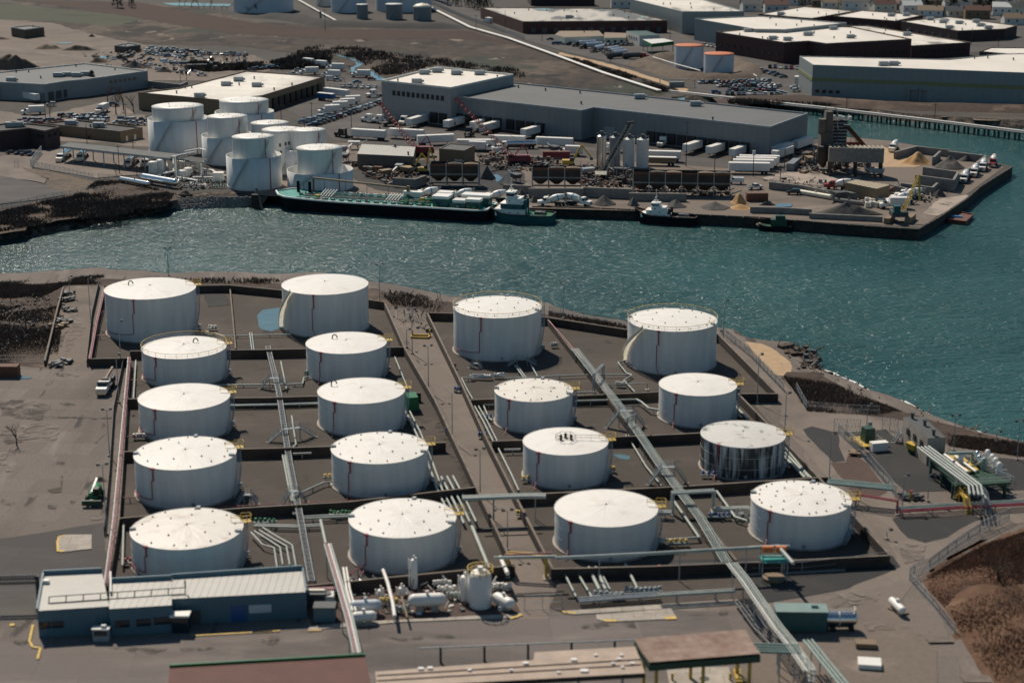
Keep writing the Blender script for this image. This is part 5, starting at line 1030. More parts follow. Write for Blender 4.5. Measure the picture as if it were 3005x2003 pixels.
# ---- far ground patches
patch('concrete_apron', 'E', [(0, 175), (350, 130), (520, 110), (1450, 220), (1290, 330), (1040, 345), (830, 365), (400, 290), (300, 270), (200, 268), (0, 330)], 'road_pale'); patch('gravel_lot', 'E', [(-300, 350), (0, 345), (120, 360), (250, 390), (410, 420), (600, 500), (300, 560), (-300, 620)], 'asphalt', rough=1)
patch('drive_loop', 'E', [(-100, 220), (100, 205), (260, 265), (400, 370), (400, 410), (250, 385), (0, 345), (-100, 345)], 'road_pale', rough=1); patch('far_brush_ground', 'E', [(-300, 650), (0, 640), (600, 520), (800, 400), (1000, 370), (1300, 440), (1500, 480), (1500, 590), (900, 650), (0, 830), (-300, 880)], 'brush_soil', rough=3)
patch('dry_grass', 'E', [(180, 275), (420, 300), (800, 390), (800, 500), (600, 520), (430, 440), (420, 370)], 'dirt_pile', rough=1)
patch('marsh', 'B', [(-2500, 250), (-2200, 30), (-1500, 0), (-500, 60), (0, 190), (700, 225), (1860, 255), (2349, 380), (2900, 520), (3500, 740), (3560, 850), (3300, 850), (2250, 740), (2252, 655), (1600, 587), (1100, 690), (800, 640), (700, 480), (420, 470), (-100, 400), (-900, 380), (-1400, 340)], 'marsh', rough=2, z=.10)
patch('green_field', 'A', [(-400, 40), (150, 40), (700, 100), (1300, 150), (1000, 230), (500, 190), (-400, 150)], 'green_field', rough=2, z=.14); patch('reed_belt', 'B', [(-2100, 0), (-1000, 20), (0, 200), (700, 255), (1860, 270), (2349, 400), (1900, 340), (800, 340), (-200, 290), (-1100, 140), (-1600, 60)], 'reeds', rough=1, z=.16)
patch('dirt_ground', 'A', [(-600, 260), (0, 170), (450, 200), (800, 300), (1200, 380), (1400, 440), (2200, 480), (2349, 560), (2300, 620), (1800, 700), (1300, 700), (700, 560), (0, 640), (-600, 660)], 'yard', rough=2, z=.15)
patch('dirt_road', 'A', [(-300, 385), (0, 395), (300, 440), (700, 490), (900, 500), (700, 505), (300, 465), (0, 425), (-300, 415)], 'road_pale', rough=2, z=.18)
patch('car_park', 'B', [(300, 640), (1110, 700), (1115, 960), (1320, 1080), (2349, 1220), (4600, 1420), (4800, 1340), (4800, 1500), (2349, 1330), (1500, 1290), (700, 1210), (600, 1100), (300, 950), (580, 790), (620, 700)], 'asphalt', z=.05)
patch('left_car_park', 'A', [(-300, 900), (300, 1010), (950, 870), (1190, 960), (1300, 1060), (1290, 1270), (900, 1230), (-300, 1180)], 'road_pale', rough=2, z=.04)
patch('tank_farm_ground', 'B', [(-800, -60), (-100, -20), (0, 125), (430, 130), (700, 195), (1400, 210), (1860, 240), (1500, 20), (1300, -60)], 'far_ground', z=.12)
patch('far_road', 'B', [(1500, -40), (1620, -30), (2349, 290), (2900, 420), (3400, 560), (3300, 590), (2700, 450), (2349, 350), (1480, 10)], 'asphalt', z=.2); patch('tanker_yard', 'C', [(200, 250), (1450, 260), (1640, 350), (2349, 500), (2349, 600), (1500, 480), (1200, 520), (700, 480), (0, 300)], 'asphalt', z=.12)
patch('footpath', 'C', [(480, 455), (900, 555), (1350, 690), (1600, 780), (1560, 800), (1280, 700), (850, 570), (470, 470)], 'sandy', z=.2, rough=.8); patch('car_park_east', 'C', [(1640, 700), (2100, 660), (2200, 560), (2640, 560), (3100, 640), (2620, 850), (1660, 815)], 'asphalt', z=.13)
patch('business_park_ground', 'D', [(-400, 300), (900, 20), (2349, 100), (3500, 300), (3500, 480), (1965, 450), (1370, 515), (0, 540), (-300, 500)], 'asphalt', z=.10)
patch('mudflat', 'H', [(1420, 70), (1560, 60), (2349, 90), (2900, 100), (2900, 160), (2349, 150), (2150, 155), (2000, 150), (1900, 130), (1620, 120)], 'tan_pile', rough=2.5, z=-.3)
mb = MB()
creek = pts('B', [(730, 480), (790, 505), (880, 530), (900, 560), (860, 590), (850, 620), (1030, 640), (1070, 690), (1180, 700), (1100, 660), (1060, 625), (880, 615), (890, 590), (950, 555), (880, 510), (800, 490)])
patch('creek', 'B', [(710, 475), (790, 500), (880, 530), (895, 560), (850, 590), (850, 620), (1010, 640), (1060, 695), (1190, 705), (1110, 655), (1050, 622), (885, 612), (900, 585), (955, 552), (880, 508), (790, 486)], 'creek', rough=1, z=.22)
for k, l in (('A', [(1380, 32), (1600, 28), (1990, 40), (1980, 60), (1500, 52)]), ('A', [(470, 375), (560, 368), (660, 370), (560, 382)]), ('A', [(740, 488), (860, 485), (990, 505), (900, 510)]), ('C', [(1480, 855), (1560, 845), (1530, 870)]), ('F', [(2070, 400), (2110, 390), (2155, 430), (2110, 460)]), ('H', [(200, 895), (250, 878), (345, 885), (340, 908), (230, 910)])):
    patch('puddle', k, l, 'creek', rough=.8, z=.25)
patch('worksite_ground', 'G', [(-2300, 380), (-700, 330), (700, 400), (1950, 560), (2900, 300), (3300, 330), (4150, 480), (4300, 560), (3600, 1075), (2500, 1020), (1100, 935), (0, 905), (-900, 880), (-2150, 800)], 'yard', z=.03)
patch('wet_worksite', 'F', [(860, 300), (1500, 260), (2300, 330), (2349, 460), (2300, 540), (1300, 560), (1000, 500), (860, 400)], 'dark_asphalt', rough=1.5, z=.06); patch('sand_floor', 'H', [(990, 390), (1150, 380), (1300, 440), (1560, 520), (1400, 560), (1150, 560), (1000, 470)], 'sandy', rough=1, z=.07)
patch('pale_floor', 'H', [(1060, 550), (1130, 570), (1140, 600), (1000, 640), (720, 640), (450, 590), (300, 600), (100, 660), (600, 720), (900, 700)], 'pale_dust', rough=1.2, z=.08); patch('washed_slab', 'H', [(1480, 960), (1620, 830), (1860, 800), (1900, 810), (1600, 980)], 'pale_dust', rough=.7, z=.09)
# berms: real mounds
def berm(label, k, l, w_, h, m, name='embankment', seed=1):
    P = roughen(pts(k, l), .4, seed, 5, False); mb = MB(); n = len(P); prof = [(-1, -.1), (-.55, .6), (-.15, 1), (.15, 1), (.55, .6), (1, -.1)]; vs = []
    for i in range(n):
        a, b = P[max(0, i - 1)], P[min(n - 1, i + 1)]; d = (b - a); nv = Vector((-d.y, d.x, 0)).normalized()
        e = min(1, min(i, n - 1 - i) / 3)
        for u, v in prof: q = P[i] + nv * (u * w_); vs.append((q.x, q.y, v * h * (e if v > 0 else 1) * (1 + .15 * mnoise.noise(Vector((q.x * .1, q.y * .1, seed))))))
    m_ = len(prof); mb.add(vs, [(i * m_ + j, i * m_ + j + 1, (i + 1) * m_ + j + 1, (i + 1) * m_ + j) for i in range(n - 1) for j in range(m_ - 1)], 0, True)
    return struct(mb.build(name, m))
berm('', 'C', [(1100, 540), (1300, 590), (1480, 650), (1700, 690), (2050, 680), (2120, 600), (1950, 530), (1720, 500), (1400, 500), (1180, 530)], 9, 3.2, 'dirt_pile'); berm('', 'B', [(0, 140), (300, 160), (640, 215), (1200, 235), (1860, 240)], 11, 3, 'dark_asphalt', seed=3)
berm('', 'D', [(-300, 868), (400, 860), (900, 900), (1400, 925), (2349, 945), (2900, 960)], 12, 2.0, 'brush_soil', seed=5)
# ---- vehicles (local: +X forward, origin on the ground at the centre)
def wheel_set(mb, xs, half, r, w_=.3, m=0):
    for x in xs:
        for s_ in (-1, 1): mb.cyl((x, s_ * half, r), (x, s_ * (half - w_), r), r, n=12, m=m)
def extrude_profile(mb, prof, y, m=0, taper=0):
    n = len(prof); vs = [(x, -y, z) for x, z in prof] + [(x, y, z) for x, z in prof]
    mb.add(vs, [tuple(range(n)), tuple(range(2 * n - 1, n - 1, -1))] + [(i, n + i, n + (i + 1) % n, (i + 1) % n) for i in range(n)], m)
CARS = {}
def car_mesh(kind):
    mb = MB()
    if kind == 'sedan': body = [(-2.3, .35), (-2.3, .85), (-2.1, .95), (-1.2, .98), (1.0, .95), (2.1, .8), (2.3, .6), (2.3, .3)]; cab = [(-1.7, .95), (-1.0, 1.42), (.3, 1.45), (1.15, .95)]
    elif kind == 'suv': body = [(-2.3, .4), (-2.3, 1.05), (1.1, 1.1), (2.1, .98), (2.3, .8), (2.3, .35)]; cab = [(-2.25, 1.05), (-2.05, 1.7), (.2, 1.72), (1.1, 1.08)]
    elif kind == 'pickup': body = [(-2.8, .5), (-2.8, 1.1), (1.5, 1.1), (2.6, 1.05), (2.8, .8), (2.8, .4)]; cab = [(-.7, 1.1), (-.55, 1.8), (.8, 1.8), (1.5, 1.1)]
    else: body = [(-2.7, .4), (-2.7, 1.5), (1.6, 1.4), (2.5, 1.15), (2.7, .9), (2.7, .35)]; cab = [(-2.65, 1.5), (-2.6, 2.1), (1.1, 2.1), (1.7, 1.4)]
    y = .9 if kind in ('sedan', 'suv') else 1.0
    extrude_profile(mb, body, y, 0); g = [(x, z) for x, z in cab]
    n = 4; (x0, z0), (x1, z1), (x2, z2), (x3, z3) = cab; yt = y * .82
    vs = [(x0, -y * .96, z0), (x1, -yt, z1), (x2, -yt, z2), (x3, -y * .96, z3), (x0, y * .96, z0), (x1, yt, z1), (x2, yt, z2), (x3, y * .96, z3)]
    gm = 1 if kind != 'van' else 0
    mb.add(vs, [(0, 1, 2, 3), (7, 6, 5, 4), (0, 4, 5, 1), (3, 2, 6, 7)], 1); mb.add([(x1, -yt, z1 + .02), (x2, -yt, z2 + .02), (x2, yt, z2 + .02), (x1, yt, z1 + .02)], [(0, 1, 2, 3)], 0)
    if kind == 'van': mb.box(-1.0, 0, 1.45, 3.3, 1.98, .62)
    if kind == 'pickup': mb.add([(-2.7, -.85, 1.12), (-.75, -.85, 1.12), (-.75, .85, 1.12), (-2.7, .85, 1.12)], [(0, 1, 2, 3)], 2)
    L = body[-1][0]; wheel_set(mb, (-L * .62, L * .62), y, .34 if kind != 'pickup' else .42, .22, 2)
    for s_ in (-1, 1): mb.box(L - .03, s_ * y * .7, .62, .08, .32, .16, 0, 3); mb.box(-L + .03, s_ * y * .75, .72, .08, .22, .16, 0, 4)
    return mb
for kd in ('sedan', 'suv', 'pickup', 'van'):
    o = car_mesh(kd).build(kd, ['car_white', 'glass', 'rubber', 'silver', 'red'], local=True); CARS[kd] = o.data; bpy.data.objects.remove(o)
KN = {'sedan': 'saloon car', 'suv': 'estate car', 'pickup': 'pickup', 'van': 'van'}
def car(kind, color, pos, rz, label, group=None):
    o = bpy.data.objects.new('parked_' + ('car' if kind in ('sedan', 'suv') else kind), CARS[kind]); COL.objects.link(o); o.location = pos; o.rotation_euler = (0, 0, rz)
    o.material_slots[0].link = 'OBJECT'; o.material_slots[0].material = M['car_' + color]; tag(o, label, 'car' if kind in ('sedan', 'suv') else kind, group); return o
cr = random.Random(3); CW = ['white', 'white', 'silver', 'silver', 'black', 'grey', 'blue', 'red', 'beige', 'dark blue', 'black', 'grey']
def car_row(k, a, b, n, head, desc, group, cols=CW, kinds=('sedan', 'sedan', 'suv', 'suv', 'pickup'), jit=.25, skip=()):
    A, B = at(k, *a), at(k, *b)
    for i in range(n):
        if i in skip: continue
        p = A.lerp(B, i / max(1, n - 1)) + Vector((cr.uniform(-jit, jit), cr.uniform(-jit * 2, jit * 2), 0)); c = cr.choice(cols); kd = cr.choice(kinds)
        car(kd, c, (p.x, p.y, .2), R(head) + cr.uniform(-.05, .05) + (math.pi if cr.random() < .5 else 0), '%s %s, %s from left in %s' % (c, KN[kd], ORD[i], desc), group)
g = 'cars in the left car park'
car_row('A', (210, 1048), (500, 1052), 7, 20, 'the left car park front row', g); car_row('A', (540, 1008), (660, 1020), 3, 70, 'the short row by the low brown building', g); car_row('A', (670, 1040), (910, 1045), 6, 70, 'the row behind the low brown building', g, ['white', 'silver', 'grey', 'black'])
car_row('A', (1010, 1072), (1210, 1082), 5, 10, 'the row left of the tallest white tank', g, ['white', 'silver', 'beige']); car_row('A', (1060, 1040), (1215, 1050), 4, 10, 'the second row left of the tallest tank', g, ['silver', 'grey', 'white']); car_row('A', (720, 1012), (890, 1015), 4, 60, 'the back row of the left car park', g)
car_row('A', (110, 1330), (290, 1345), 4, 30, 'the shadow below the dark office block', g, ['black', 'dark blue', 'black']); car_row('A', (230, 1075), (370, 1080), 4, 15, 'the second row of the left car park', g, ['white', 'silver', 'red'])
g = 'scrap and parked cars in the junkyard'
car_row('A', (1270, 470), (1590, 500), 9, 40, 'the crowded junkyard front row', g, jit=1.2, cols=['white', 'silver', 'blue', 'black', 'grey', 'beige']); car_row('A', (1280, 440), (1560, 462), 8, 60, 'the crowded junkyard middle row', g, jit=1.2); car_row('A', (1330, 425), (1590, 445), 6, 20, 'the crowded junkyard back row', g, jit=1)
car_row('A', (1690, 478), (1920, 475), 5, 80, 'the spaced row right of the junkyard', g); car_row('A', (1960, 480), (2110, 485), 4, 80, 'the last junkyard cars before the hedge', g); car_row('A', (1010, 510), (1120, 500), 3, 15, 'the rubble left of the junkyard', g, jit=1)
car_row('A', (1310, 520), (1480, 545), 3, 15, 'the open dirt before the junkyard', g, jit=1)
car_row('B', (0, 610), (190, 590), 5, 10, 'the line by the hedge above the worn roof', 'cars by the lorry park', ['dark blue', 'black', 'blue', 'red', 'grey'])
g = 'cars in the angled row'
car_row('B', (520, 1092), (1095, 895), 18, 15, 'the long angled row by the tall block', g, ['black', 'dark blue', 'grey', 'blue', 'silver', 'red', 'black', 'white'], jit=.3)
car_row('B', (440, 1060), (640, 1010), 7, 15, 'the second angled row behind the white tanks', g, ['silver', 'grey', 'blue'], ('sedan', 'suv')); car_row('B', (790, 752), (1060, 765), 6, 80, 'the sunlit row beside the tall block', 'cars in the short sunlit row', ['white', 'silver'])
for a in (('suv', 'white', 385, 570, 'white estate car parked at the hedge left of the lorries'), ('sedan', 'silver', 400, 612, 'silver car left of the white box lorry'), ('pickup', 'white', 350, 650, 'white pickup behind the worn pale roof'), ('van', 'white', 680, 692, 'white van below the box lorries'), ('suv', 'silver', 735, 702, 'silver estate car right of the white van'),
          ('sedan', 'blue', 905, 718, 'bright blue car alone in the lorry park'), ('sedan', 'red', 1030, 692, 'dark red car beside the tall pale block'), ('van', 'white', 2130, 1322, 'white van by the second red crane')):
    p = at('B', a[2], a[3]); car(a[0], a[1], (p.x, p.y, .2), R(8), a[4])
for k, kd, c, x, y, l in (('G', 'van', 'white', 1995, 705, 'white van beyond the end of the long hopper row'), ('H', 'suv', 'black', 360, 795, 'black car on the pier beside the long concrete wall'), ('A', 'pickup', 'white', 1740, 658, 'white pickup on the dirt above the worn roof'), ('A', 'pickup', 'red', 810, 1195, 'red pickup beside the low brown building'), ('A', 'suv', 'white', 440, 915, 'white car by the white truck in the left yard'),
                          ('A', 'suv', 'grey', 985, 915, 'grey car at the clump of bare trees'), ('D', 'suv', 'white', 385, 795, 'white car nearest the pale warehouse corner'), ('D', 'sedan', 'white', 370, 765, 'second white car by the pale warehouse corner'), ('C', 'suv', 'blue', 1825, 812, 'bright blue car at the near edge of the east car park'), ('C', 'sedan', 'dark blue', 395, 350, 'dark car by the cream shed'),
                          ('H', 'pickup', 'white', 30, 752, 'white pickup by the rusty container'), ('D', 'sedan', 'red', 1395, 490, 'red car at the corner of the brick hall'), ('D', 'van', 'white', 1780, 468, 'white van in front of the brick hall')):
    p = at(k, x, y); car(kd, c, (p.x, p.y, .26), R(cr.choice((5, 175, 20))), l)
g = 'cars in the east car park'; E_ = ['white', 'silver', 'black', 'grey', 'white', 'silver', 'red', 'dark green', 'dark blue']
for a, b, n, h_, d in (((1710, 722), (2190, 715), 12, 35, 'the back row of the east car park'), ((1860, 752), (2340, 750), 12, 35, 'the second row of the east car park'), ((1950, 785), (2340, 785), 9, 60, 'the third row of the east car park'), ((1920, 815), (2349, 828), 10, 80, 'the nearest row of the east car park'), ((1730, 400), (1890, 420), 5, 20, 'the short row behind the orange tanks'), ((2050, 590), (2160, 605), 4, 30, 'the diagonal row behind the berm')):
    car_row('C', a, b, n, h_, d, g, E_)
for a, b, n, h_, d in (((30, 745), (230, 750), 6, 35, 'the right end of the second east row'), ((70, 780), (200, 785), 4, 60, 'the right end of the third east row'), ((230, 805), (290, 830), 4, 80, 'the far right corner of the east car park'), ((0, 712), (140, 712), 4, 35, 'the right end of the back east row'), ((160, 588), (395, 600), 6, 80, 'the row under the dark brick wall'), ((40, 605), (270, 672), 6, 20, 'the diagonal row along the east lane'),
                       ((1350, 285), (1480, 300), 4, 80, 'the row by the back brick hall'), ((1910, 345), (1990, 340), 3, 10, 'the lot before the rightmost back hall'), ((1640, 472), (1720, 470), 3, 60, 'the shade of the speckled roof hall')):
    car_row('D', a, b, n, h_, d, g, E_)
car_row('C', (870, 395), (1090, 395), 7, 60, 'the tanker yard by the cream shed', 'cars in the tanker yard'); car_row('C', (440, 385), (570, 390), 4, 15, 'the left of the tanker yard', 'cars in the tanker yard', ['black', 'dark blue', 'blue']); car_row('B', (1580, 10), (1700, 55), 6, -50, 'the roadside line at the top', 'cars parked on the far road')
# lorries
def cab(t, x, hgt=2.9, L=2.2, color='white', sleeper=False, hood=1.6):
    mb = MB(); extrude_profile(mb, [(x - L / 2, .8), (x - L / 2, hgt), (x + L / 2 - .7, hgt), (x + L / 2, 1.9), (x + L / 2 + hood, 1.75), (x + L / 2 + hood + .1, .7)], 1.15); c = mb.build('cab', color, t, local=True)
    MB().add([(x + L / 2 - .66, -.95, hgt - .12), (x + L / 2 + .03, -.95, 1.98), (x + L / 2 + .03, .95, 1.98), (x + L / 2 - .66, .95, hgt - .12)], [(0, 1, 2, 3)]).box(x + .25, 0, 1.9, .9, 2.34, .7).build('window', 'glass', c, local=True)
    MB().box(x + L / 2 + hood + .1, 0, .5, .15, 2.2, .5).box(x + L / 2 + hood + .12, 0, 1.0, .1, 1.2, .65).build('bumper', 'silver', c, local=True)
def wheels(t, xs, r=.52):
    for x in xs:
        for s_ in (-1, 1): MB().cyl((x, s_ * 1.2, r), (x, s_ * .75, r), r, n=14).build('wheel', 'rubber', t, local=True)
def box_trailer(color='container_white', name='box_trailer', L=14.5, hh=2.7):
    t = thing(name, 'x', 'trailer', group='white box trailers'); MB().box(0, 0, 1.2, L, 2.55, hh).build('body', color, t, local=True); MB().box(0, 0, 1.2 + hh, L - .1, 2.5, .05).build('roof', 'white', t, local=True)
    MB().box(-L * .3, 0, .75, L * .3, 1.0, .42).box(0, 0, .95, L * .95, .9, .22).build('chassis', 'dark_steel', t, local=True); wheels(t, (-L / 2 + 1.3, -L / 2 + 2.6)); MB().box(L / 2 - 2.6, .8, .05, .18, .18, 1.15).box(L / 2 - 2.6, -.8, .05, .18, .18, 1.15).build('landing_leg', 'dark_steel', t, local=True)
    return t
def box_truck(color='white', L=6.5):
    t = thing('box_truck', 'x', 'lorry', group='white box lorries'); MB().box(-1.2, 0, 1.1, L, 2.5, 2.6).build('box', 'container_white', t, local=True); MB().box(-.2, 0, .8, L + 2, .9, .28).build('chassis', 'dark_steel', t, local=True); cab(t, L / 2 - 0, 2.5, 1.8, color, hood=1.0); wheels(t, (-2.6, L / 2 + .7), .45); return t
def semi(color='black'):
    t = thing('tractor_unit', 'x', 'lorry', group='tractor units'); cab(t, .6, 3.5, 3.0, color, hood=1.9); MB().box(-1.6, 0, .8, 6.5, .9, .3).build('chassis', 'dark_steel', t, local=True); MB().cyl((-1.2, .9, .9), (-1.2, .9, 3.9), .1).cyl((-1.2, -.9, .9), (-1.2, -.9, 3.9), .1).build('exhaust', 'silver', t, local=True); wheels(t, (-3.6, -2.3, 3.0)); return t
def tanker(color='silver', cabc='white', L=11):
    t = thing('tanker_truck', 'x', 'tanker', group='tanker trucks'); MB().cyl((-L / 2 - 2, 0, 2.1), (L / 2 - 2, 0, 2.1), 1.15, n=18).box(-2, 0, 3.2, L * .8, .6, .15).build('tank', color, t, local=True); MB().box(-1, 0, .75, L + 1, .9, .25).build('chassis', 'dark_steel', t, local=True); cab(t, L / 2 - .6, 2.9, 2.0, cabc); wheels(t, (-L / 2 - .8, -L / 2 + .5, L / 2 - 1.9, L / 2 + 1.4)); return t
def mixer(cabc='white', drumc='white'):
    t = thing('concrete_mixer_truck', 'x', 'concrete mixer', group='concrete mixer trucks'); cab(t, 2.7, 2.9, 1.8, cabc, hood=1.5); MB().box(-.4, 0, .85, 8.2, .95, .3).build('chassis', 'dark_steel', t, local=True)
    mb = MB(); ax = Vector((-.966, 0, .26)); p0 = Vector((1.3, 0, 1.9)); prof = ((0, .35), (.35, .85), (1.4, 1.18), (2.8, 1.2), (4.3, .85), (5.2, .5)); n = 20; vs = []; up_ = Vector((.26, 0, .966))
    for d_, r_ in prof:
        for i in range(n): a = 6.2832 * i / n; vs.append(p0 + ax * d_ + Vector((0, 1, 0)) * (r_ * math.cos(a)) + up_ * (r_ * math.sin(a)))
    mb.add(vs, [(j * n + i, j * n + (i + 1) % n, (j + 1) * n + (i + 1) % n, (j + 1) * n + i) for j in range(5) for i in range(n)], 0, True); d = mb.build('drum', drumc, t, local=True)
    MB().cyl(p0 + ax * 2.6, p0 + ax * 2.9, 1.24, 1.23, 20, caps=False).build('stripe', 'tarp_blue' if cabc == 'white' else 'red', d, local=True)
    MB().lathe(-4.1, 0, [(.25, 2.9), (.7, 3.7)], 12).bar((-4.2, 0, 2.7), (-5.3, 0, 1.6), .5, .15).bar((-4.0, .5, .9), (-4.0, .4, 3.0), .12).bar((-4.0, -.5, .9), (-4.0, -.4, 3.0), .12).build('chute', 'grey_steel', t, local=True)
    MB().cyl((1.55, -.9, 1.2), (1.55, -.9, 3.0), .3, n=12).ball((1.55, -.9, 3.0), .3).build('water_tank', 'white', t, local=True); wheels(t, (-3.2, -2.0, -.9, 3.6), .5); return t
PR = {'trailer': box_trailer(), 'truck': box_truck(), 'semi': semi(), 'white_semi': semi('white'), 'tanker': tanker(), 'blue_tanker': tanker('pale_blue_shell', 'black'), 'red_tanker': tanker('dark_steel', 'red'), 'mixer': mixer(), 'red_mixer': mixer('red', 'white'),
      'stripe_trailer': box_trailer('tan', L=14.5, hh=1.9), 'blue_trailer': box_trailer('blue', L=9, hh=2.2)}
def put(kind, k, a, b, label, group=None, z=.05):
    """a: ground pixel at the front, b: at the rear; keeps the true length"""
    A, B = at(k, *a), at(k, *b); d = A - B; c = (A + B) / 2; o = first_or_dup(PR[kind], (c.x, c.y, z), math.atan2(d.y, d.x), label, group); return o
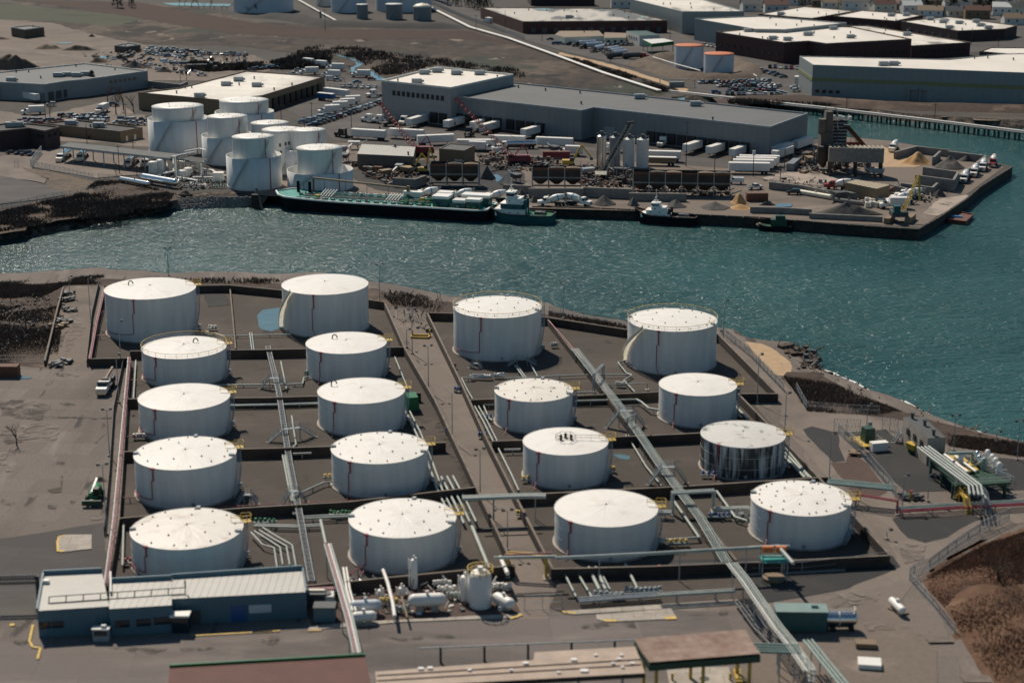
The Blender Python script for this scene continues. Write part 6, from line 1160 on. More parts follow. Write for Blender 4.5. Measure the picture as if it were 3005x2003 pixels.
for a in (('trailer', 'B', (1345, 1108), (1500, 1062), 'white trailer backed to the first dock of the tall pale block'), ('trailer', 'B', (1655, 1128), (1830, 1078), 'white trailer backed to a dock, second from the tall block'), ('trailer', 'B', (1890, 1140), (2030, 1090), 'white trailer behind the black tractor at the docks'),
          ('trailer', 'B', (1965, 1162), (2145, 1112), 'white trailer right of the one with the black tractor'), ('semi', 'B', (1840, 1190), (1900, 1150), 'black tractor unit at the warehouse docks'), ('trailer', 'G', (150, 322), (330, 272), 'white trailer alone at the dock before the warehouse corner'), ('truck', 'G', (1330, 395), (1425, 355), 'small white box lorry facing out of the dock'),
          ('trailer', 'G', (1545, 458), (1720, 402), 'white trailer left of the three at the right hand docks'), ('trailer', 'G', (1745, 478), (1920, 422), 'white trailer middle of the three at the right hand docks'), ('trailer', 'G', (1945, 500), (2110, 440), 'white trailer right of the three at the right hand docks'),
          ('trailer', 'G', (1925, 612), (2290, 618), 'nearest of the four white trailers parked side by side'), ('trailer', 'G', (1965, 585), (2320, 592), 'second of the four white trailers parked side by side'), ('trailer', 'G', (1995, 565), (2345, 572), 'third of the four white trailers parked side by side'), ('trailer', 'G', (2020, 548), (2370, 555), 'farthest of the four white trailers parked side by side'),
          ('semi', 'B', (725, 1175), (850, 1192), 'black tractor unit pulling a long white trailer'), ('trailer', 'B', (840, 1192), (1170, 1212), 'long white trailer behind the black tractor unit'), ('trailer', 'B', (1165, 1188), (1500, 1208), 'long white trailer beside the red crane cab'), ('trailer', 'B', (1720, 1242), (1440, 1255), 'white trailer right of the first red crane'),
          ('truck', 'B', (2035, 1305), (1900, 1300), 'white box lorry nosing right between the red cranes'), ('trailer', 'B', (1815, 1290), (2040, 1290), 'white trailer before the brown brick building'), ('trailer', 'B', (2030, 1250), (2360, 1262), 'white trailer behind the second red crane'), ('tanker', 'G', (20, 402), (190, 400), 'white tanker lorry parked beside the second crane'),
          ('trailer', 'G', (255, 385), (610, 400), 'white trailer parked lengthways before the warehouse corner'), ('truck', 'G', (480, 455), (665, 462), 'white box lorry nearest the yellow excavator'), ('trailer', 'G', (1180, 505), (1520, 515), 'white trailer right of the grey silos'), ('stripe_trailer', 'G', (1150, 540), (1470, 548), 'open topped trailer with red tarpaulin right of the silos'),
          ('truck', 'G', (880, 440), (960, 430), 'white truck half hidden behind the silos'), ('trailer', 'B', (880, 858), (580, 822), 'white trailer backed to the brown loading bays'), ('blue_trailer', 'B', (700, 875), (575, 862), 'blue trailer at the brown loading bays'),
          ('truck', 'B', (590, 985), (745, 975), 'nearest of the parked white lorries below the loading bays'), ('truck', 'B', (660, 950), (815, 945), 'second of the parked white lorries below the loading bays'), ('truck', 'B', (740, 925), (860, 920), 'third of the parked white lorries below the loading bays'), ('truck', 'B', (790, 900), (905, 895), 'farthest of the parked white lorries below the loading bays'),
          ('white_semi', 'B', (990, 842), (1110, 830), 'white tractor unit at the corner of the tall pale block'), ('semi', 'B', (1150, 1090), (1250, 1080), 'dark tractor unit beneath the first crane boom'), ('white_semi', 'B', (1280, 1085), (1340, 1060), 'white tractor unit beside the first docked trailer'), ('white_semi', 'B', (965, 1050), (1060, 1060), 'white tractor unit before the tall pale block'), ('white_semi', 'B', (1060, 1060), (1150, 1065), 'second white tractor unit before the tall pale block'),
          ('truck', 'B', (552, 572), (445, 560), 'white box lorry at the far left of the lorry park'), ('truck', 'B', (672, 592), (550, 580), 'white box lorry second along the back of the lorry park'), ('truck', 'B', (650, 608), (795, 612), 'white box lorry at the right back of the lorry park'), ('truck', 'B', (410, 645), (580, 640), 'white box lorry facing left beside the worn pale roof'),
          ('truck', 'B', (610, 665), (765, 672), 'white box lorry nearest the viewer in the lorry park'), ('truck', 'B', (860, 665), (1025, 668), 'black cabbed box lorry beside the creek'), ('truck', 'A', (195, 990), (390, 982), 'white box lorry in the left yard'), ('truck', 'A', (830, 990), (940, 950), 'white box lorry seen from behind by the car park'), ('trailer', 'A', (370, 895), (140, 850), 'dark shaded trailer against the left warehouse'),
          ('truck', 'B', (1975, 190), (2090, 215), 'white lorry on the road by the puddled roof'), ('tanker', 'A', (500, 1410), (600, 1340), 'tanker truck in the leftmost loading bay'), ('tanker', 'A', (680, 1405), (740, 1340), 'tanker truck in the second loading bay'), ('tanker', 'A', (1085, 1460), (1180, 1390), 'tanker truck in the bay right of the lamp'), ('tanker', 'A', (1235, 1455), (1330, 1390), 'tanker truck in the rightmost loading bay'),
          ('tanker', 'A', (500, 1168), (660, 1150), 'silver tanker behind the loading canopy'), ('tanker', 'A', (530, 1140), (640, 1130), 'second silver tanker behind the loading canopy'), ('blue_tanker', 'C', (600, 405), (770, 395), 'blue tanker left of the tanker yard, back one'), ('blue_tanker', 'C', (640, 425), (850, 410), 'blue tanker left of the tanker yard, front one'), ('blue_tanker', 'C', (740, 460), (860, 430), 'black cabbed tanker pointing at the fence'),
          ('blue_tanker', 'C', (830, 470), (1000, 440), 'first of the row of pale blue tankers'), ('blue_tanker', 'C', (850, 485), (1040, 455), 'second of the row of pale blue tankers'), ('blue_tanker', 'C', (880, 500), (1065, 475), 'third of the row of pale blue tankers'), ('red_tanker', 'C', (1050, 500), (920, 510), 'red cabbed tanker at the end of the tanker row'), ('red_tanker', 'C', (1190, 505), (1070, 510), 'red cabbed tanker nearest the berm'),
          ('mixer', 'F', (1395, 602), (1620, 590), 'white concrete mixer behind the barge, leftmost'), ('mixer', 'F', (1690, 615), (1905, 602), 'white concrete mixer behind the barge, middle'), ('mixer', 'F', (1985, 625), (2200, 615), 'white concrete mixer behind the teal tug'), ('mixer', 'G', (320, 892), (525, 888), 'white concrete mixer parked by the gravel piles'), ('mixer', 'G', (690, 895), (560, 880), 'dusty concrete mixer with raised chute on the wharf'),
          ('mixer', 'H', (1185, 450), (1270, 385), 'white mixer on the pale sand by the back wall'), ('mixer', 'H', (1810, 715), (1865, 650), 'nearest of the white mixers lined along the pier'), ('mixer', 'H', (1900, 662), (1945, 598), 'second of the white mixers lined along the pier'), ('mixer', 'H', (1980, 610), (2010, 555), 'third of the white mixers lined along the pier'), ('red_mixer', 'H', (2070, 582), (2095, 512), 'red cabbed mixer at the tip of the pier'),
          ('red_mixer', 'H', (668, 748), (850, 755), 'red and white mixer beside the tan shed'), ('mixer', 'H', (1260, 830), (1480, 835), 'white mixer near the row of low walls'), ('mixer', 'H', (1180, 880), (1380, 870), 'white mixer beside the white cube tanks'), ('truck', 'H', (1160, 915), (1320, 915), 'white box truck behind the crawler crane'), ('trailer', 'H', (355, 432), (525, 372), 'white container trailer by the batching tower'),
          ('trailer', 'H', (165, 475), (340, 430), 'white container trailer at the warehouse corner'), ('trailer', 'H', (170, 520), (360, 455), 'white container trailer just left of the grey container')):
    put(*a)
for k_, o in PR.items():
    if o.name not in used:
        for c in list(o.children_recursive): bpy.data.objects.remove(c)
        bpy.data.objects.remove(o)
# ---- loose site objects
def simple(name, label, cat, k, x, y, parts, rz=0, group=None, z=.1):
    c = at(k, x, y); t = thing(name, label, cat, (c.x, c.y, z), rz, group)
    for nm, mt, f in parts:
        mb = MB(); f(mb); mb.build(nm, mt, t, local=True)
    return t
def container(label, k, x, y, L, m='container_red', rz=0, w_=2.6, h_=2.6, z=.1):
    return simple('shipping_container', label, 'container', k, x, y, [('body', m, lambda b: b.box(0, 0, 0, L, w_, h_)), ('roof', 'rust' if 'red' in m or m == 'rust' else m, lambda b: b.box(0, 0, h_, L - .1, w_ - .1, .06)), ('door', m, lambda b: b.box(-L / 2 - .04, 0, .15, .08, w_ * .9, h_ * .85))], rz, None, z)
container('dark red open topped container behind the hopper rows', 'G', 448, 485, 10, 'container_red'); container('small rusty container on the pier beside the orange sand', 'G', 2175, 850, 7, 'rust', .05); container('grey container left of the batching tower', 'H', 360, 570, 12, 'grey_siding', R(70)); container('dark red container under the inclined conveyor', 'H', 885, 445, 6.5, 'container_red', 0, 3, 4.5)
container('green and white low container on the pier wall', 'H', 890, 835, 13, 'block', R(-14), 2.6, 2.2); container('rusty open skip at the left frame edge', 'I', 30, 948, 7, 'rust', 0, 2.6, 2.4); container('dark container beside the footpath by the east car park', 'C', 1485, 755, 7, 'grey_siding', .1); container('pale container at the corner of the huge pale warehouse', 'D', 395, 735, 5, 'off_white', R(80), 2.6, 4.2)
container('long low box on the dirt by the junkyard', 'A', 1555, 555, 11, 'grey_siding', 0, 2, 1.5); container('dark container left of the hedge behind the worn roof', 'A', 1700, 600, 10, 'dark_steel', .1)
def pile(label, k, xl, xr, yb, yt, m='gravel_pile', asp=1.0, peak=0, seed=1, name='gravel_pile', cat='gravel pile'):
    A, B = at(k, xl, yb), at(k, xr, yb); c = (A + B) / 2; rx = (B - A).length / 2; h = zup(k, c + Vector((0, rx * asp * .4, 0)), yt); h = max(.5, h); ry = rx * asp; c.y += ry * .6
    n, rings = 40, 16; vs = []
    for j in range(rings + 1):
        t = j / rings
        for i in range(n):
            a = 6.2832 * i / n; w_ = 1 + .22 * mnoise.noise(Vector((math.cos(a) * 1.3, math.sin(a) * 1.3, seed))); q = t * w_; z = h * (max(0, 1 - t) ** 1.1 if 'gravel' in m else .72 * (1 - t * t * (3 - 2 * t))) + .28 * h * mnoise.noise(Vector((q * math.cos(a) * rx * .3, q * math.sin(a) * ry * .3, seed))) * (1 - t)
            vs.append((c.x + peak * rx * (1 - t) + rx * q * math.cos(a), c.y + ry * q * math.sin(a), z + .03 - .4 * (t > .98)))
    o = MB().add(vs, [(j * n + i, (j + 1) * n + i, (j + 1) * n + (i + 1) % n, j * n + (i + 1) % n) for j in range(rings) for i in range(n)], 0, True).build(name, m, None, (c.x, c.y, 0)); return tag(o, label, cat)
for a in (('grey gravel pile on the wharf left of the parked mixer', 'G', 60, 225, 840, 745), ('small grey gravel pile beside the parked mixer', 'G', 215, 300, 865, 800), ('grey gravel cone before the long low wall', 'G', 755, 965, 890, 800), ('grey gravel pile left of the black and white tug', 'G', 1060, 1170, 895, 815), ('grey gravel pile behind the black and white tug', 'G', 1390, 1580, 910, 840),
          ('low dark gravel pile right of the tug', 'G', 1700, 1950, 925, 860), ('orange sand pile beside the end of the hopper row', 'G', 1955, 2110, 880, 755, 'sand_orange'), ('low orange sand heap on the pier edge', 'G', 1950, 2150, 925, 870, 'sand_orange'), ('long black gravel mound on the pier', 'H', 530, 1140, 975, 865, 'gravel_pile', .35), ('black gravel cone inside the big walled bay', 'H', 1590, 1860, 575, 465, 'gravel_pile'),
          ('dark gravel mound in the back of the walled bay', 'H', 1780, 1980, 510, 440, 'gravel_pile', .6), ('big orange sand pile with cut face in the walled bay', 'H', 1310, 1570, 535, 395, 'sand_orange', .8), ('pale sand slope beside the conveyor of the batching plant', 'H', 985, 1120, 440, 385, 'sandy', .8), ('rubble heap beside the low walls on the pier', 'H', 1560, 1690, 815, 745, 'gravel_pile', .6), ('debris heap under the first red crane', 'B', 860, 1120, 1460, 1390, 'dirt_pile', .4),
          ('dark heap between hopper row and puddle', 'F', 1950, 2100, 430, 310, 'gravel_pile', .6), ('scrap heap beside the silos', 'G', 690, 790, 610, 560, 'dirt_pile', .5), ('brown dirt mound left of the derelict building', 'A', 730, 960, 545, 480, 'dirt_pile', .6), ('long brown earth heap in the cleared land', 'A', 240, 560, 430, 365, 'tan_pile', .4), ('second brown earth heap in the cleared land', 'A', 480, 860, 440, 375, 'dirt_pile', .3),
          ('dark earth bank at the left frame edge', 'A', -250, 400, 605, 430, 'dirt_pile', .35), ('rubble heap beside the junkyard cars', 'A', 1020, 1300, 590, 525, 'gravel_pile', .4), ('low rubble heap on the junkyard dirt', 'A', 1320, 1500, 625, 575, 'gravel_pile', .5), ('grey rubble heap near the crane body', 'G', 240, 340, 505, 460, 'gravel_pile', .5), ('small brown spoil heap by the light pole on the lot', 'M', 770, 940, 480, 420, 'tan_pile', .6),
          ('earth heap at the shore by the silver vessels', 'E', 1520, 1660, 500, 455, 'dirt_pile', .5), ('dark mound beside the derelict ruin', 'A', -80, 100, 345, 312, 'dirt_pile', .5), ('small dark cone on the cleared land', 'A', 745, 830, 322, 288, 'dirt_pile', .5), ('scrap mound right of the brown brick building', 'B', 1960, 2180, 1400, 1340, 'dirt_pile', .3), ('long rubble strip before the pier wall', 'H', 60, 220, 890, 850, 'gravel_pile', .3)):
    pile(*a, seed=len(a[0]) + a[2] % 7)
def bwall(label, k, l, h=2.4, t=.8): return wall(label, k, l, h, t, 'block', 'block', name='block_wall', zb=.1)
for lab, k, l, h_ in (('low grey wall behind the gravel piles, left part', 'G', [(0, 712), (220, 722)], 2.5), ('long grey wall behind the gravel cone', 'G', [(220, 745), (670, 745), (670, 735), (1085, 750)], 3.2), ('grey wall below the long hopper row', 'G', [(1085, 785), (1560, 790)], 2.5), ('grey block wall along the wharf edge of the pier', 'H', [(0, 905), (260, 910), (510, 925)], 1.8), ('grey block wall beside the long black mound', 'H', [(510, 960), (1050, 985), (1120, 990)], 1.5),
                      ('front block wall of the orange sand bay', 'H', [(1240, 430), (1420, 382), (1700, 412)], 2.6), ('block wall between sand bay and gravel bay', 'H', [(1570, 475), (1625, 425)], 3), ('back block wall of the gravel bay', 'H', [(1700, 425), (2015, 462)], 2.6), ('right block wall of the gravel bay', 'H', [(2018, 465), (1890, 560), (1760, 640)], 2.6), ('front block wall of the gravel bay', 'H', [(1490, 562), (1770, 600)], 4),
                      ('low block wall before the gravel bay', 'H', [(1425, 630), (1740, 672)], 4), ('right end block wall of the low bay', 'H', [(1745, 665), (1780, 605)], 4), ('long block wall behind the tan shed', 'H', [(1200, 712), (1420, 765)], 1.8), ('block wall with stub end on the pier', 'H', [(1300, 700), (1560, 735), (1600, 700)], 2.5), ('long grey block wall across the pier', 'H', [(165, 690), (440, 720), (640, 760), (830, 775)], 2.4), ('grey wall in front of the scrap pit', 'F', [(1220, 420), (1400, 430), (1490, 400)], 3), ('pale wall enclosing the mixer by the junkyard', 'A', [(1280, 700), (1555, 730), (1610, 705)], 3)):
    bwall(lab, k, l, h_)
# hopper rows
def hopper_row(label, k, x0, x1, yt, ybot, n, dy=0):
    A = at(k, x0, ybot); B = at(k, x1, ybot + dy); h = zup(k, A, yt); L = (B - A).length; u = (B - A).normalized(); rz = math.atan2(u.y, u.x); c = (A + B) / 2; t = thing('aggregate_bins', label, 'aggregate bins', (c.x, c.y, .1), rz); W = 4.5; w1 = L / n
    for i in range(n):
        x = -L / 2 + w1 * (i + .5); mb = MB(); zt, zm = h, h * .45
        a, b = w1 / 2 - .1, W / 2
        for (z0, s0), (z1, s1) in (((zm * .45, .25), (zm, 1)), ((zm, 1), (zt, 1))):
            vs = [(x + sx * a * s0, sy * b * s0, z0) for sx, sy in ((-1, -1), (1, -1), (1, 1), (-1, 1))] + [(x + sx * a * s1, sy * b * s1, z1) for sx, sy in ((-1, -1), (1, -1), (1, 1), (-1, 1))]; mb.add(vs, [(0, 1, 5, 4), (1, 2, 6, 5), (2, 3, 7, 6), (3, 0, 4, 7)])
        bn = mb.build('bin', 'wall_brown', t, local=True); MB().box(x, -b - .06, zt - .9, w1 - .2, .1, .8).build('rusty_rim', 'rust', bn, local=True); MB().box(x, -b - .03, zm + .5, w1 - .3, .1, .5).build('pale_band', 'block', bn, local=True)
        if (i * 7 + n) % 3: MB().add([(x - a, -b, zt - .5), (x + a, -b, zt - .5), (x + a, b, zt - .5), (x - a, b, zt - .5), (x, 0, zt + .3)], [(0, 1, 4), (1, 2, 4), (2, 3, 4), (3, 0, 4)]).build('load', 'gravel_pile' if i % 2 else 'tan_pile', bn, local=True)
    for i in range(n + 1):
        x = -L / 2 + w1 * i; mb = MB()
        for s_ in (-1, 1): mb.box(x, s_ * W / 2, 0, .3, .3, h)
        mb.bar((x, -W / 2, .3), (x, W / 2, zm), .18).build('frame', 'grey_steel', t, local=True)
    MB().box(0, 0, .8, L, 1, .3).build('belt', 'rubber', t, local=True)
hopper_row('row of three brown aggregate bins right of the scrap yard', 'F', 1540, 1955, 285, 482, 3, 5); hopper_row('row of three aggregate bins below the excavator', 'G', 242, 660, 555, 742, 3, 5); hopper_row('long row of six rusty aggregate bins behind the wharf', 'G', 1108, 1940, 590, 790, 6, 15)
def silo(label, k, xl, xr, yt, yb, m='off_white', legs=False):
    c = at(k, (xl + xr) / 2, yb); r = (xr - xl) / S1 / 2 * proj(c)[2] / F; c.y += r; h = zup(k, c, yt); t = thing('silo', label, 'silo', (c.x, c.y, .05), 0, None); z0 = h * .18 if legs else 0
    MB().lathe(0, 0, [(r, z0), (r, h)], 28).lathe(0, 0, [(r, h), (r * .5, h + .5), (.01, h + .6)], 28).build('shell', m, t, local=True)
    if legs:
        MB().lathe(0, 0, [(.3, .6), (r, z0)], 20).build('cone', m, t, local=True)
    mb = MB().rail([Vector((r * math.cos(a / 8 * 6.2832), r * math.sin(a / 8 * 6.2832), h)) for a in range(9)], 1.1, .08, 3); mb.box(0, 0, h + .5, 1.2, 1.2, 1.3).box(r * .5, 0, h + .3, .8, .8, .8).build('roof_plant', 'dark_steel', t, local=True); return t
silo('slim shiny silo left of the grey silos', 'G', 795, 878, 292, 595, 'silver'); silo('left grey silo behind the conveyor', 'G', 905, 1002, 302, 560, 'grey_shell'); silo('middle grey silo of the yard', 'G', 1025, 1125, 318, 566, 'off_white'); silo('right grey silo of the yard', 'G', 1140, 1246, 320, 570, 'off_white')
def conveyor(label, k, a, b, zb, w_=1.3, m='grey_steel', legs=2):
    A = at(k, *a); top = at(k, b[0], b[1], zb); t = thing('conveyor', label, 'conveyor', A); A = A + Vector((0, 0, .8)); B = top
    d = (B - A).normalized(); nv = Vector((-d.y, d.x, 0)).normalized() * w_ / 2; mb = MB()
    for s_ in (-1, 1): mb.bar(A + nv * s_, B + nv * s_, .12, .3); mb.bar(A + nv * s_ + Vector((0, 0, -.9)), B + nv * s_ + Vector((0, 0, -.9)), .1)
    n = int((B - A).length / 1.5)
    for i in range(n): c, e = A.lerp(B, i / n), A.lerp(B, (i + 1) / n); mb.bar(c + nv, e - nv + Vector((0, 0, -.9)), .07); mb.bar(c - nv, e + nv + Vector((0, 0, -.9)), .07); mb.bar(c - nv, c + nv, .08)
    mb.build('truss', m, t); MB().bar(A + Vector((0, 0, .1)), B + Vector((0, 0, .1)), w_ * .7, .08).build('belt', 'rubber', t)
    for i in range(legs): c = A.lerp(B, (i + 1) / (legs + 1)); mb = MB(); [mb.bar((c + nv * s_ * 1.4).xy.to_3d(), c + nv * s_, .14) for s_ in (-1, 1)]; mb.build('leg', m, t)
    MB().cyl(B - nv * 1.3, B + nv * 1.3, .5).build('head_drum', 'dark_steel', t); return t
conveyor('tall inclined conveyor rising before the grey silos', 'G', (835, 640), (1085, 178), 21, 2.2, 'grey_steel', 2); conveyor('small pale conveyor between the bins and second crane', 'F', (2130, 470), (2290, 305), 7, .8, 'off_white', 1); conveyor('rusty inclined conveyor at the batching tower', 'D', (995, 1300), (822, 1085), 16, 1.8, 'rust', 2)
t = simple('gable_cover', 'small pale gabled cover at the foot of the tall conveyor', 'cover', 'G', 830, 668, [('roof', 'cream', lambda b: b.add([(-2, -1.5, 2), (2, -1.5, 2), (2, 0, 3), (-2, 0, 3), (-2, 1.5, 2), (2, 1.5, 2)], [(0, 1, 2, 3), (3, 2, 5, 4)])), ('frame', 'grey_steel', lambda b: b.box(-1.8, 0, 0, .2, 2.6, 2).box(1.8, 0, 0, .2, 2.6, 2))])
# batching tower
c = at('D', 640, 1480); hT = zup('D', c, 940); t = thing('batching_tower', 'tall weathered concrete batching tower on the pier', 'tower', c); s_ = proj(c)[2] / F / S1
MB().box(c.x, c.y + 3, 6, 105 * s_, 5.5, hT * .62 - 6).build('lower_bin', 'tower', t); MB().box(c.x + .6, c.y + 3, hT * .62, 70 * s_, 4.5, hT * .33, 0, 0, .8, 1).build('upper_housing', 'tower', t); MB().cyl((c.x - 2, c.y + .5, hT * .60), (c.x - 2, c.y + .5, hT * .84), 1.4, n=16).build('dust_filter', 'tower', t)
MB().cyl((c.x - 1.6, c.y - 1.5, 5), (c.x - 1.6, c.y - 1.5, 9.5), 2.1, 2.1, 16).cyl((c.x - 1.6, c.y - 1.5, 2), (c.x - 1.6, c.y - 1.5, 5), .6, 2.1, 16).build('mixer_drum', 'wall_brown', t); mb = MB()
for dx in (-3.5, 3.5):
    for dy in (.5, 5.5): MB().box(c.x + dx, c.y + dy, 0, .4, .4, 7).build('leg', 'dark_steel', t)
for q in range(6): mb.bar((c.x + 3.9, c.y + .5, 2 + q * hT / 7), (c.x + 3.9, c.y + 5.5, 2 + (q + 1) * hT / 7), .2)
mb.build('bracing', 'dark_steel', t); mb = MB(); mb.rail([Vector((c.x - 2, c.y + 1, hT * .95)), Vector((c.x + 3, c.y + 1, hT * .95)), Vector((c.x + 3, c.y + 5, hT * .95))], 1.1, .1, 1.5).bar((c.x - 1, c.y + 3, hT * .95), (c.x + .5, c.y + 3, hT + 2.5), .15).build('frame', 'dark_steel', t)
c = at('D', 750, 1460); h2 = zup('D', c, 1040); t = thing('silo_block', 'dark ribbed storage block standing right of the batching tower', 'silo', c); MB().box(c.x, c.y + 4, 7, 118 * s_, 7, h2 - 7).build('body', 'dark_brick', t); mb = MB()
for i in range(8): mb.box(c.x, c.y + .45, 8 + i * (h2 - 8) / 8, 122 * s_, .2, .4)
mb.build('stiffeners', 'grey_steel', t); mb = MB()
for dx in (-3.5, 3.5):
    for dy in (.8, 7): MB().box(c.x + dx, c.y + dy, 0, .5, .5, 7.2).build('leg', 'dark_steel', t)
mb = MB()
for i in range(5): mb.box(c.x - 3.4 + i * 1.7, c.y + 2 + (i % 2) * 3, h2, 1.1, 1.1, .8 + .4 * (i % 3))
mb.rail([Vector((c.x - 4, c.y + .6, h2)), Vector((c.x + 4, c.y + .6, h2)), Vector((c.x + 4, c.y + 7.4, h2))], 1.1, .08, 1.5).build('roof_plant', 'off_white', t)
simple('feed_hopper', 'grey corrugated hopper box on open legs beside the batching tower', 'hopper', 'H', 890, 630, [('body', 'block', lambda b: b.box(0, 0, 5, 19, 5.5, 5)), ('ribbed_top', 'tan_rib_roof', lambda b: [b.box(-9 + i * 1.5, 0, 10, .7, 5.6, .25) for i in range(13)]), ('legs', 'wall_brown', lambda b: [b.box(x, y, 0, .9, .9, 5) for x in (-8.8, 0, 8.8) for y in (-2.3, 2.3)]), ('floor', 'wall_brown', lambda b: b.box(0, -3.2, .6, 19, .5, .5))], R(-6))
# lattice cranes
def lattice(mb, A, B, w0, w1, n=14, rad=.09):
    d = (B - A).normalized(); a = d.orthogonal().normalized(); b = d.cross(a); P = []
    for i in range(n + 1):
        t = i / n; w_ = w0 + (w1 - w0) * t; P.append([A.lerp(B, t) + a * (sx * w_ / 2) + b * (sy * w_ / 2) for sx, sy in ((-1, -1), (1, -1), (1, 1), (-1, 1))])
    for i in range(n):
        for j in range(4): mb.bar(P[i][j], P[i + 1][j], rad * 1.5); mb.bar(P[i][j], P[i + 1][(j + 1) % 4], rad); mb.bar(P[i][j], P[i][(j + 1) % 4], rad)
    return mb
def crane(label, k, bx, by, tipx, tipy, rd=14, side=1, m='red', dm='dark_red'):
    c = at(k, bx, by); z = zup(k, c, tipy); tip = at(k, tipx, tipy, z); tip = Vector((tip.x, tip.y, z)); t = thing('crawler_crane', label, 'crane', (c.x, c.y, .1))
    foot = c + Vector((-1.2, -.5, 2.6)); mb = MB(); lattice(mb, foot, tip, 1.5, .8, 16); mb.build('boom', m, t)
    for y in (-1.8, 1.8): MB().box(c.x, c.y + y, .1, 6.5, .9, 1.2, 0, 0, .9, 1).build('track', 'rubber', t)
    MB().box(c.x + 2.2, c.y, 1.5, 6.5, 3.2, 2.2, 0, 0, .92, .9).build('machinery_house', dm, t); MB().box(c.x - 1.6, c.y - 1.4, 1.6, 1.9, 1.3, 2.6).build('cab', m, t); MB().box(c.x - 1.7, c.y - 1.48, 2.7, 1.5, 1.35, 1.1).build('window', 'glass', t); MB().box(c.x + 5.0, c.y, 1.3, 1.2, 3.4, 1.8).build('counterweight', dm, t)
    mast = c + Vector((3.0, 0, 7.5)); mb = MB()
    for y in (-1.2, 1.2): mb.bar(c + Vector((-.5, y, 3.4)), mast + Vector((0, y * .6, 0)), .18); mb.bar(c + Vector((4.8, y, 3)), mast + Vector((0, y * .6, 0)), .18)
    mb.build('gantry', m, t); MB().bar(mast, tip, .09).cyl(tip, tip - Vector((0, 0, 9)), .04, n=4).box(tip.x, tip.y, tip.z - 10, .5, .5, 1).build('cable', 'black', t); return t
crane('red lattice boom crane with boom pointing left towards the tall block', 'B', 1440, 1345, 1095, 880); crane('red lattice boom crane nearest the bins, boom over the trailers', 'B', 2270, 1420, 1745, 840)
def digger(label, k, x, y, dirn=1, m='yellow', s_=1.0, reach=6.0, lift=4.5):
    c = at(k, x, y); t = thing('excavator', label, 'excavator', (c.x, c.y, .1))
    for yy in (-1.1, 1.1): MB().box(c.x, c.y + yy * s_, .1, 3.8 * s_, .6 * s_, .9 * s_, 0, 0, .85, 1).build('track', 'rubber', t)
    MB().box(c.x - .5 * dirn * s_, c.y, 1.1 * s_, 3.4 * s_, 2.5 * s_, 1.2 * s_, 0, 0, .95, .95).build('body', m, t); MB().box(c.x + .7 * dirn * s_, c.y - .7 * s_, 1.3 * s_, 1.3 * s_, 1.0 * s_, 1.7 * s_).build('cab', 'glass', t)
    P = [Vector((c.x + .8 * dirn * s_, c.y + .3, 1.6 * s_)), Vector((c.x + reach * .55 * dirn, c.y + .3, lift + 1)), Vector((c.x + reach * dirn, c.y + .3, lift * .5))]
    MB().bar(P[0], P[1], .35 * s_, .6 * s_).build('boom', m, t); MB().bar(P[1], P[2], .3 * s_, .45 * s_).build('stick', m, t); MB().box(P[2].x, P[2].y, P[2].z - .9, 1.1 * s_, 1.2 * s_, .9 * s_, 0, 0, .6, 1).build('bucket', 'dark_steel', t)
digger('yellow excavator reaching right behind the small bin row', 'G', 560, 560, 1, 'yellow', 1.2, 8, 7); digger('yellow excavator in the scrap yard, boom raised', 'F', 1370, 375, 1, 'yellow', 1.1, 7, 6); digger('second yellow machine in the scrap yard', 'F', 1480, 380, 1, 'yellow', 1.0, 4, 8)
c = at('H', 1290, 1040); t = thing('crawler_crane', 'yellow tracked crane with blue cab at the pier corner', 'crane', (c.x, c.y, .1))
for dx in (-3.2, 3.2): MB().box(c.x + dx, c.y + 2, .1, 1.8, 8, 1.7, R(-25)).build('track', 'tan', t)
MB().box(c.x - .5, c.y + 2, 1.9, 5, 5, 1.6).build('body', 'dark_steel', t); MB().box(c.x - 1.6, c.y, 3.2, 2.0, 2.2, 2.3).build('cab', 'deep_teal', t); mb = MB(); lattice(mb, c + Vector((.5, 1, 3)), c + Vector((6, 6, 14)), 1.0, .6, 8); mb.bar(c + Vector((6, 6, 14)), c + Vector((6.5, 5, 6)), .5); mb.build('boom', 'yellow', t)
for i, (k, x, y, m) in enumerate((('F', 1110, 330, 'grey_steel'), ('F', 1150, 420, 'tan'), ('F', 1270, 370, 'grey_steel'), ('G', 430, 445, 'dark_steel'), ('G', 1000, 640, 'dark_steel'), ('G', 720, 640, 'grey_steel'), ('H', 480, 500, 'mud_brown'), ('H', 500, 540, 'tan'), ('F', 1330, 395, 'tan'), ('F', 880, 170, 'off_white'), ('B', 770, 1330, 'grey_steel'), ('B', 800, 1395, 'dark_steel'), ('G', 100, 690, 'dark_steel'), ('H', 1090, 650, 'grey_steel'), ('H', 760, 850, 'dark_steel'), ('H', 1180, 810, 'rust'))):
    simple('site_machine', 'screening machine, number %s among those spread over the scrap yards' % ORD[i], 'machine', k, x, y, [('hopper', m, lambda b: b.box(0, 0, 1.6, 3.5, 2.2, 1.4, 0, 0, 1.3, 1.2)), ('frame', 'dark_steel', lambda b: [b.bar((sx * 1.5, sy, 0), (sx * 1.2, sy, 1.7), .18) for sx in (-1, 1) for sy in (-.9, .9)]), ('belt', 'grey_steel', lambda b: b.bar((1, 0, 1), (5, 0, 3.4), .9, .25))], i * .7, 'screening machines and scrap')
for i in range(9): simple('cube_tank', 'cream plastic cube tank in the cluster on the pier', 'tank', 'H', 1000 + (i % 5) * 38, 868 + (i // 5) * 30 + (i % 2) * 8, [('body', 'cream' if i % 3 else 'off_white', lambda b: b.box(0, 0, 0, 1.8, 1.6, 1.7, 0, 0, .93, .93)), ('lid', 'grey_steel', lambda b: b.cyl((0, 0, 1.7), (0, 0, 1.85), .3))], i * .3, 'cream cube tanks')
